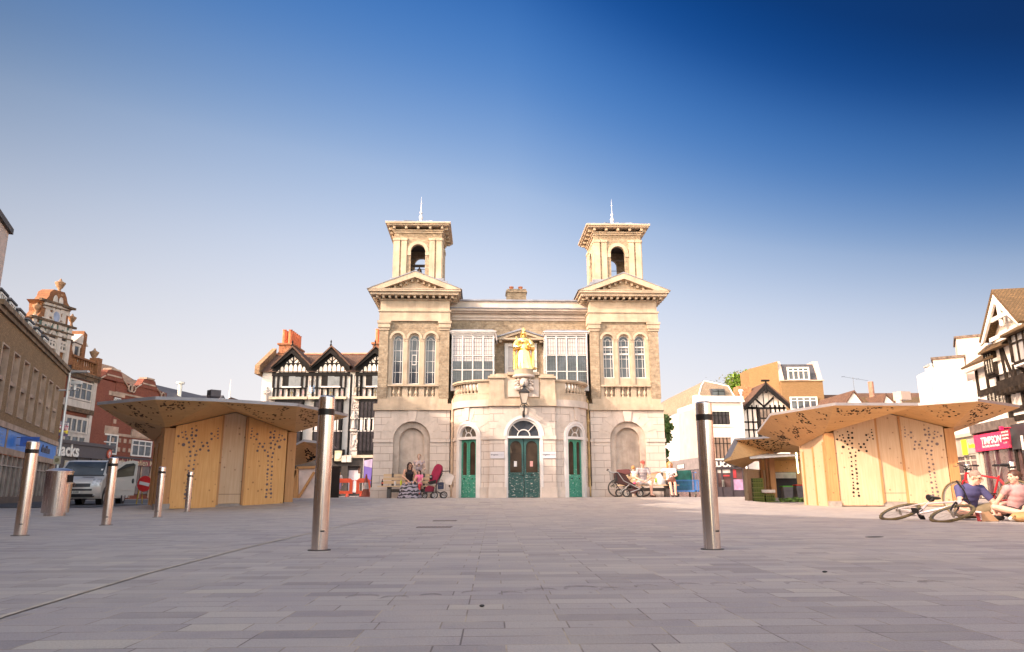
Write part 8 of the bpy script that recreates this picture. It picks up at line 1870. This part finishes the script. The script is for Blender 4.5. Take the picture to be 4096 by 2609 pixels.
# ================================================================ bicycles
BKM=mat('black bike parts',(.018,.016,.016),.4,.3)
def bicycle(lab,loc,rot,frame,tyre,rim,knob=False,hb=.30,group='bicycles'):
    t=thing('bicycle',lab,'bicycle',loc,0,group); t.rotation_euler=rot; Rw=.335; A=(0,0,Rw); Bq=(1.05,0,Rw)   # A rear, B front
    for c,nm in((A,'rear_wheel'),(Bq,'front_wheel')):
        w=MB().torus(c,Rw-.022,.024 if knob else .017,(0,1,0),48,8)
        if knob:
            for k in range(60): a=2*math.pi*k/60; r=Rw+.001; q=V(c[0]+r*math.cos(a),((k%3)-1)*.013,c[2]+r*math.sin(a)); w.sph(q,(.010,.008,.010),4,3)
        wo=w.build(nm,tyre,t,smooth=not knob)
        MB().torus(c,Rw-.052,.010,(0,1,0),44,6,sx=1.2).build('rim',rim,wo,smooth=True)
        s=MB().cyl((c[0],-.05,c[2]),(c[0],.05,c[2]),.02,n=10)
        for k in range(16): a=2*math.pi*k/16; s.cyl((c[0],.02*(-1)**k,c[2]),(c[0]+(Rw-.055)*math.cos(a),0,c[2]+(Rw-.055)*math.sin(a)),.0022,n=4,cap=False)
        s.build('spokes',mat('spoke steel',(.45,.42,.38),.35,.8),wo)
    BB=V(.43,0,.29); ST=V(.27,0,.74); HT=V(.86,0,.80); HB=V(.89,0,.66)
    MB().tube([BB,HB],.021,10).tube([ST-V(-.015,0,.05),HT],.017,10).tube([BB,ST],.018,10).tube([HT,HB],.022,10).build('frame',frame,t,smooth=True)
    m=MB()
    for s in(-1,1): m.tube([BB+V(0,s*.03,0),V(0,s*.06,Rw)],.011,6).tube([ST+V(0,s*.02,-.06),V(0,s*.06,Rw)],.009,6)
    m.build('rear_stays',frame,t,smooth=True); m=MB()
    for s in(-1,1): m.tube([HB+V(.005,s*.05,0),V(.96,s*.055,.5),V(1.05,s*.055,Rw)],.014,6)
    m.tube([HB+V(0,-.05,0),HB+V(0,.05,0)],.016,6).build('fork',BKM if knob else frame,t,smooth=True)
    MB().tube([ST,ST+V(-.05,0,.16)],.013,8).build('seat_post',rim,t); sd_=ST+V(-.06,0,.18)
    MB().sph(sd_+V(-.06,0,0),(.09,.07,.03),12,8).sph(sd_+V(.06,0,.0),(.11,.03,.022),12,8).build('saddle',BKM,t,smooth=True)
    st_=HT+V(-.03,0,.09); MB().tube([HT,st_,st_+V(.05,0,.03)],.015,8).build('stem',BKM,t)
    g=st_+V(.05,0,.03); MB().tube([g+V(-.08,-hb,.03),g+V(-.01,-.12,.02),g,g+V(-.01,.12,.02),g+V(-.08,hb,.03)],.011,8).build('handlebar',BKM,t,smooth=True)
    for s in(-1,1): MB().cyl(g+V(-.04,s*(hb-.12),.03),g+V(-.08,s*hb,.03),.016,n=8).build('grip',BKM,t); MB().tube([g+V(-.02,s*(hb-.16),.02),g+V(.05,s*(hb-.12),-.01),g+V(.03,s*(hb-.03),-.01)],.006,5).build('brake_lever',BKM,t)
    m=MB().torus(BB+V(0,-.05,0),.085,.008,(0,1,0),28,5).cyl(BB+V(0,-.07,0),BB+V(0,.07,0),.02,n=10).tube([BB+V(0,-.075,0),BB+V(.10,-.085,-.13)],.010,6).tube([BB+V(0,.075,0),BB+V(-.10,.085,.13)],.010,6)
    m.build('crankset',BKM,t); MB().box(.48,.58,-.16,-.09,.145,.165).build('pedal',BKM,t); MB().box(.28,.38,.09,.16,.41,.43).build('pedal',BKM,t)
    MB().tube([BB+V(0,-.05,.085),V(0,-.045,Rw+.04)],.004,4).tube([BB+V(0,-.05,-.085),V(0,-.045,Rw-.07),V(0,-.045,Rw-.04)],.004,4).torus((0,-.045,Rw),.045,.008,(0,1,0),16,4).build('chain',mat('dull chain',(.12,.10,.08),.4,.6),t)
    return t
MUD=mat('muddy knobbly tyre',(.13,.095,.045),.9,0,.3,14); WSIL=mat('pinkish white frame paint',(.60,.50,.50),.35,.2)
def place_bike(t,pr,pf,tilt):
    """put the wheels of a bicycle so that rear hub is over pr and front hub over pf (x,y,z), leaning by tilt towards +local y"""
    pr=V(*pr);pf=V(*pf); ex=(pf-pr).normalized(); up=V(0,0,1); ey=up.cross(ex).normalized(); ez=ex.cross(ey)
    c,s=math.cos(tilt),math.sin(tilt); ey2=ey*c+ez*s; ez2=ez*c-ey*s
    M=Matrix((ex,ey2,ez2)).transposed(); t.rotation_euler=M.to_euler(); t.location=pr-M@V(0,0,.335)
rw=atY(*KS(475,1135),12.85); fw=atY(*KS(1150,1195),11.9)
d=(fw-rw); d.z=0; d=d.normalized(); fw2=V(rw.x,rw.y,0)+d*1.05
mb=bicycle('mountain bicycle lying on its side on the paving in front of the right kiosk','' and 0 or (0,0,0),(0,0,0),WSIL,MUD,mat('dark rim',(.08,.07,.06),.4,.5),True)
place_bike(mb,(rw.x,rw.y,zm_+.13),(rw.x+d.x*1.05,rw.y+d.y*1.05,zm_+.13),R(-67))
fr_=atY(*KW(260,820),13.9); rr_=atY(*KW(1490,880),13.0)
d=(rr_-fr_); d.z=0; d=d.normalized()
REDM=mat('red frame paint',(.55,.02,.03),.3,.1)
rb=bicycle('red bicycle standing upright behind the seated couple, facing left','' and 0 or (0,0,0),(0,0,0),REDM,mat('tan wall tyre',(.16,.11,.05),.8),mat('bright rim',(.6,.58,.55),.3,.8))
place_bike(rb,(fr_.x+d.x*1.05,fr_.y+d.y*1.05,zm_+.335),(fr_.x,fr_.y,zm_+.335),R(3))
MB().torus((0,0,.335),.352,.014,(0,1,0),30,6,R(60),R(200),sx=2.2).build('white_mudguard',WHT,rb)
# black bicycle half hidden behind the right pushchair
a=atY(*KQ(320,820),YS+.0); c=atY(*KQ(980,820),YS+.0)
bb_=bicycle('black bicycle mostly hidden behind the maroon pushchair by the right bench','' and 0 or (0,0,0),(0,0,0),BKM,BKM,mat('dark rim',(.08,.07,.06)))
place_bike(bb_,(c.x+.1,YS+.72,zb2+.335),(c.x-.95,YS+.72,zb2+.335),R(4))
# ================================================================ pushchairs
def pushchair_a():
    X=lambda x:bx(x,900,YS-.55)
    o=(X(1520),YS-.6,zb_); t=thing('pushchair','upright crimson pushchair hung with shopping bags beside the left green door','pushchair',o,0)
    k=.0275/ (6.02*.0275) if 0 else 1/6.02*28/2898.6
    def L(x,y,dy=0): return V((x-1520)*k,dy,(1185-y)*k)
    CR=cloth('crimson fabric',(.30,.012,.05)); DG=mat('dark grey pushchair frame',(.05,.045,.05),.4,.4); SILV=mat('silver wheel',(.5,.48,.48),.3,.7)
    m=MB()
    hood=[(1385,860),(1560,860),(1650,700),(1700,560),(1700,470),(1650,415),(1580,410),(1520,470),(1460,600),(1420,740)]
    pts=[(L(x,y).x,L(x,y).z) for x,y in hood]; m.plate(pts,(),-.17,.17); h=m.build('seat_hood',CR,t); bv=h.modifiers.new('bevel','BEVEL'); bv.width=.05; bv.segments=4
    m=MB().plate([(L(x,y).x,L(x,y).z) for x,y in((1310,1040),(1500,1040),(1520,930),(1400,895),(1320,940))],(),-.16,.16).build('footmuff',cloth('dark crimson fabric',(.18,.01,.03)),t); bv=m.modifiers.new('bevel','BEVEL'); bv.width=.03; bv.segments=3
    MB().plate([(L(x,y).x,L(x,y).z) for x,y in((1370,820),(1570,770),(1560,850),(1420,880))],(),-.18,.18).build('seat_frame',BKM,t)
    m=MB()
    for s in(-1,1): m.tube([L(1300,1045,s*.16),L(1500,1050,s*.16),L(1590,1040,s*.16),L(1750,1120,s*.2)],.016,8).tube([L(1560,1050,s*.16),L(1560,900,s*.16),L(1690,620,s*.16),L(1680,580,s*.16),L(1860,575,s*.16)],.013,8)
    m.tube([L(1860,575,-.16),L(1870,590,0),L(1860,575,.16)],.018,8).build('frame',DG,t,smooth=True)
    for x,y,r,dy in((1310,1125,62,-.13),(1540,1115,78,-.22),(1755,1110,78,-.2),(1470,1125,60,.15),(1700,1115,72,.22)):
        c=L(x,y,dy); w=MB().torus(c,r*k-.015,.018,(0,1,0),24,8).build('wheel',TYRE,t,smooth=True); w2=MB().torus(c,r*k*.62,.008,(0,1,0),20,5)
        for q in range(5): a=q*1.2566; w2.cyl(c,c+V(r*k*.75*math.cos(a),0,r*k*.75*math.sin(a)),.008,n=5)
        w2.build('wheel_hub',SILV,w)
    tg=thing('shopping_bag','navy shopping bag with faint gold capitals hanging from the crimson pushchair','bag',V(*o)+L(1685,990,-.26),0)
    z=V(*L(1685,990,-.26)); m=MB().plate([(-.10*1.05,0),(.10*.98,.01),(.105,.24),(.08,.26),(-.09,.255),(-.115,.24)],(),-.06,.05).build('bag_body',cloth('navy card',(.03,.035,.07)),tg); bv=m.modifiers.new('bevel','BEVEL'); bv.width=.012
    text('ZARA',.045,mat('dull gold letters',(.25,.19,.10)),tg,loc=(0,-.062,.14),ext=.001); MB().torus((0,0,.30),.05,.006,(0,1,0),14,5).build('handles',BKM,tg)
    tg=thing('shopping_bag','large white paper bag tilted behind the navy bag on the pushchair','bag',V(*o)+L(1850,760,.0),0)
    m=MB().plate([(L(x,y).x-L(1850,760).x,L(x,y).z-L(1850,760).z) for x,y in((1780,870),(1905,890),(1980,690),(1870,620),(1740,640))],(),-.07,.02).build('bag_body',mat('white card',(.66,.56,.50)),tg)
    tg=thing('soft_toy','black and white cuddly toy clipped to the front of the crimson pushchair','toy',V(*o)+L(1450,770,-.2),0)
    MB().sph((0,0,.05),(.06,.04,.055),12,8).sph((0,0,.12),(.05,.04,.045),12,8).sph((-.04,0,.165),.018,8,6).sph((.04,0,.165),.018,8,6).build('toy_body',BKM,tg,smooth=True); MB().torus((0,-.045,.10),.022,.008,(0,1,0),14,6).build('white_ring',WHT,tg)
pushchair_a()
def pushchair_b():
    X=lambda x:atY(*KQ(x,900),YS-.8).x
    Yq=YS-.85; o=(X(640),Yq,gz(4,Yq)); t=thing('pushchair','maroon three wheeled pushchair with folded hood in front of the right bench','pushchair',o,0); k=1/5.733*Yq/2898.6
    def L(x,y,dy=0): return V((x-640)*k,dy,(982-y)*k)
    MR=cloth('maroon pushchair fabric',(.04,.012,.012)); MR2=cloth('pinkish maroon fabric',(.13,.04,.04)); FR=mat('silver pushchair tube',(.45,.42,.40),.3,.7); DG=BKM
    def sl(pts,d0,d1,nm,mm):
        m=MB().plate([(L(x,y).x,L(x,y).z) for x,y in pts],(),d0,d1).build(nm,mm,t); b=m.modifiers.new('bevel','BEVEL'); b.width=.025; b.segments=3
    sl(((380,375),(640,365),(680,450),(580,495),(400,440)),-.23,.23,'hood',MR2)
    sl(((310,460),(390,410),(560,500),(640,620),(840,780),(800,800),(560,725),(320,650)),-.2,.2,'seat',MR)
    sl(((320,480),(350,470),(380,640),(310,640)),-.21,.21,'rear_pocket',DG)
    sl(((600,800),(740,790),(850,800),(760,900),(560,900)),-.16,.16,'basket',mat('dark basket',(.08,.03,.03)))
    m=MB()
    for s in(-1,1): m.tube([L(170,380,s*.2),L(240,430,s*.22),L(380,440,s*.22),L(500,620,s*.22),L(850,790,s*.2)],.015,8).tube([L(420,870,s*.24),L(620,700,s*.24)],.014,8).tube([L(540,900,s*.24),L(850,800,s*.18)],.015,8)
    m.build('frame',FR,t,smooth=True); MB().tube([L(170,380,-.2),L(175,365,0),L(170,380,.2)],.022,8).tube([L(600,560,-.2),L(680,560,-.2),L(640,620,-.22)],.014,8).tube([L(200,400,-.2),L(205,600,-.2)],.008,6).build('handlebar',DG,t,smooth=True)
    for x,y,r,dy in((545,885,90,-.27),(430,880,88,.27),(860,890,84,-.10),(865,892,84,.06)):
        c=L(x,y,dy); w=MB().torus(c,r*k-.022,.024,(0,1,0),28,8).build('wheel',TYRE,t,smooth=True); w2=MB().torus(c,r*k*.6,.010,(0,1,0),22,5).cyl(c+V(0,-.03,0),c+V(0,.03,0),.025,n=10)
        for q in range(5): a=q*1.2566+.3; w2.cyl(c,c+V(r*k*.65*math.cos(a),0,r*k*.65*math.sin(a)),.010,n=5)
        w2.build('wheel_hub',mat('grey wheel spokes',(.30,.28,.27),.4,.5),w)
    MB().sph(L(690,810,0),(.10,.12,.05),10,6).build('stored_blanket',mat('pale green blanket',(.45,.52,.47)),t,smooth=True)
pushchair_b()
a=atY(*KQ(240,720),YS-.2); t=thing('folded_scooter','small black folded scooter with two grey wheels behind the maroon pushchair handle','scooter',(a.x,YS-.25,zb2),0)
k=1/5.733*28/2898.6
for x,y in((225,725),(285,725)): c=V((x-240)*k,0,(965-y)*k); w=MB().torus(c,.028,.014,(0,1,0),18,8).build('wheel',mat('olive grey wheel',(.16,.14,.10)),t,smooth=True)
MB().tube([(-.01,0,(965-725)*k),((310-240)*k,0,(965-650)*k),((400-240)*k,0,(965-780)*k),((440-240)*k,0,.03)],.018,8).tube([(.0,.02,(965-650)*k),(.12,.02,(965-640)*k),((340-240)*k,.02,(965-700)*k)],.012,6).build('folding_frame',BKM,t)
# blue wire trolley
KX=crop(2600,1600,3.652)
Yt=30.0; a=atY(*KX(360,1365),Yt); b_=atY(*KX(700,1365),Yt); zt_=gz(a.x+1,Yt)
BLU=mat('blue trolley paint',(.04,.16,.45),.45,0,.08); w_t=b_.x-a.x
t=thing('wire_trolley','blue wire mesh trolley on castors right of the right bench','trolley',(a.x,Yt,zt_),0)
z0_=a.z-zt_; z1_=atY(*KX(370,1190),Yt).z-zt_; zh=atY(*KX(350,1090),Yt).z-zt_
MB().box(0,w_t,0,.7,z0_,z0_+.06).build('deck',BLU,t)
m=MB()
for x_ in(0,w_t-.035): m.box(x_,x_+.035,0,.035,z0_,z1_).box(x_,x_+.035,.67,.70,z0_,zh)
m.box(0,w_t,-.004,.02,z1_-.03,z1_).box(w_t-.16,w_t-.10,.0,.02,z0_,z1_); m.build('posts',BLU,t)
m=MB()
for k in range(22): x_=.03+k*(w_t-.06)/21; m.box(x_-.004,x_+.004,.006,.012,z0_,z1_)
for k in range(8): z_=z0_+.06+k*(z1_-z0_-.08)/7; m.box(.02,w_t-.02,.012,.018,z_-.004,z_+.004)
m.build('wire_mesh',BLU,t)
for x_ in(.05,w_t-.08): MB().tube([(x_,0,zh),(x_-.03,0,zh+.03),(x_-.03,.6,zh+.03),(x_,.68,zh)],.015,6).build('push_handle',BLU,t)
for x_,y_ in((.10,.1),(w_t-.14,.1),(.2,.6),(w_t-.25,.6)): w=MB().cyl((x_-.02,y_,.085),(x_+.02,y_,.085),.085,n=18).build('castor',TYRE,t); MB().box(x_-.03,x_+.03,y_-.03,y_+.03,.08,z0_).build('castor_fork',mat('cream castor bracket',(.55,.50,.40)),w)
bg_=MB(); n_=26; za=z0_+.07; zb_g=atY(*KX(450,1050),Yt).z-zt_; xl=.04; xr=atY(*KX(610,1200),Yt).x-a.x
for k in range(7):
    f=k/6; z_=za+(zb_g-za)*f
    for i in range(n_):
        an=2*math.pi*i/n_; sq=(abs(math.cos(an))**.45*(1 if math.cos(an)>0 else -1),abs(math.sin(an))**.45*(1 if math.sin(an)>0 else -1)); fo=1+.035*math.cos(7*an+f*3)-(.10 if k==6 else 0)
        bg_.v.append(V((xl+xr)/2+(xr-xl)/2*sq[0]*fo,.34+.28*sq[1]*fo,z_))
for k in range(6):
    for i in range(n_): j=(i+1)%n_; bg_.f.append([k*n_+i,k*n_+j,(k+1)*n_+j,(k+1)*n_+i])
bg_.f.append([6*n_+i for i in range(n_)])
tag(bg_.build('tarpaulin_bundle',mat('dark teal tarpaulin',(.01,.14,.11),.6,0,.3,5),loc=(a.x,Yt,zt_),smooth=True),'tall dark green tarpaulin bundle packed inside the blue wire trolley','bundle')
# ================================================================ trees
def leafm(nm,c1,c2):
    if nm in MATS: return MATS[nm]
    m,n,b=new(nm); oi=N(n,'ShaderNodeTexCoord'); b.inputs['Roughness'].default_value=.6
    n.links.new(mixc(n,ramp(n,noise(n,oi.outputs['Object'],1.6,4,.7),.3,.7),c1,c2),b.inputs['Base Color']); tr=N(n,'ShaderNodeBsdfTranslucent'); tr.inputs[0].default_value=(*[min(1,x*1.6) for x in c2],1)
    mx=N(n,'ShaderNodeMixShader'); mx.inputs[0].default_value=.3; out=n.nodes['Material Output']; n.links.new(b.outputs[0],mx.inputs[1]); n.links.new(tr.outputs[0],mx.inputs[2]); n.links.new(mx.outputs[0],out.inputs[0]); MATS[nm]=m; return m
BARK=mat('grey brown bark',(.12,.09,.07),.9,0,.3,6)
def tree(lab,x,y,h,rx,rz_,n,leaf,size,m,zc=None,seed=1,conifer=False,clumps=14,z0=0,grp='trees behind the buildings'):
    t=thing('tree',lab,'tree',(x,y,z0),0,grp); rnd=random.Random(seed); zc=zc or h-rz_
    MB().tube([(0,0,0),(.1,0,h*.35),(0,.1,h*.7),(0,0,h*.95)],.2,8,[.3,.22,.12,.03]).build('trunk',BARK,t)
    b=MB()
    cl=[]
    for k in range(clumps):
        a=rnd.uniform(0,6.283); r=rnd.random()**.5*.75; q=rnd.uniform(-.75,.85)
        if conifer: r*=(1-(q+1)/2)*1.1+.08
        else: r*=math.sqrt(max(.1,1-q*q))
        cl.append(V(rx*r*math.cos(a),rx*r*math.sin(a),zc+rz_*q)); b.tube([(0,0,zc+rz_*q*.5-.5),cl[-1]],.05,5,[.07,.02])
    b.build('limbs',BARK,t); m_=MB(); cr=rx*.42 if not conifer else rx*.34
    for k in range(n):
        c=cl[rnd.randrange(clumps)]; d=V(rnd.gauss(0,1),rnd.gauss(0,1),rnd.gauss(0,1)).normalized()*cr*rnd.random()**.4; p=c+d
        u=V(rnd.gauss(0,1),rnd.gauss(0,1),rnd.gauss(0,1)).normalized(); w=u.orthogonal().normalized(); v_=u.cross(w); s=size*rnd.uniform(.6,1.3)
        m_.v+=[p+w*s,p+v_*s*.6,p-w*s,p-v_*s*.6]; q=len(m_.v); m_.f.append([q-4,q-3,q-2,q-1])
    o=bpy.data.objects.new('crown',m_.mesh('crown',leaf,fix=False)); COL.objects.link(o); o.parent=t
    return t
LG=leafm('bright spring leaves',(.07,.15,.015),(.19,.30,.035)); LD=leafm('dark conifer leaves',(.02,.045,.018),(.06,.11,.02)); LB_=leafm('sparse brown green leaves',(.10,.10,.06),(.16,.15,.09))
p=atY(*KK(820,330),92); q_=atY(*KK(820,200),92)
tree('bright green leafy tree behind the white corner building and timbered gable','' and 0 or p.x,92,q_.z-.3,3.1,4.2,8000,LG,.22,None,seed=3)
p=atY(*KK(915,170),96); tree('bright green treetop just left of the tan brick flats roof','' and 0 or p.x+.6,96,p.z-.6,1.6,2.4,1800,LG,.22,None,seed=8)
p=atY(*KK(665,250),92); tree('bare looking brownish treetop left of the bright green tree','' and 0 or p.x,92,p.z+.6,2.6,3.4,700,LB_,.14,None,seed=5)
p=atY(*KK(470,300),94); tree('faint twiggy treetop above the white corner building mansard','' and 0 or p.x,94,p.z+.3,2.2,2.6,260,LB_,.12,None,seed=6)
p=atY(*KX(240,400),60); q_=atY(*KX(240,235),60)
tree('tall dark conifer seen in the gap between the hall and the white building','' and 0 or p.x-.55,60,q_.z+.2,1.05,(q_.z)/2,6500,LD,.14,None,zc=q_.z/2+.3,seed=11,conifer=False,clumps=26)
# small litter on the paving
for u,v,lab,sz in((3490,2163,'thin black stick lying on the shaded paving at the right',(.11,.012)),(1918,2428,'small dark leaf lying on the paving in the foreground',(.012,.006)),(3291,2302,'small black scrap on the paving right of the near bollard',(.018,.006))):
    p=ground(u,v); tag(MB().sph((0,0,.006),(sz[0],sz[1],.006),8,5).build('litter',IRONB,loc=(p.x,p.y,p.z),rot=(0,0,.1)),lab,'litter')
# drain gratings
for x0,x1,y_,lab in((460,680,183,'near iron drain grating left of centre on the paving'),(570,715,140,'far iron drain grating left of centre on the paving')):
    a=ground(1400+x0/1.72,2000+y_/1.72); b_=ground(1400+x1/1.72,2000+y_/1.72); w_=b_.x-a.x
    t=thing('drain_grating',lab,'drain',((a.x+b_.x)/2,a.y,a.z),0,'drain gratings'); m=MB()
    for k in range(9): x_=-w_/2+w_*k/8; m.box(x_-.02,x_+.02,-.14,.14,.001,.008)
    m.build('bars',mat('rusty iron',(.22,.17,.16),.8),t); MB().box(-w_/2,w_/2,-.13,.13,.0005,.004).build('pit',mat('dark pit',(.16,.13,.13)),t)
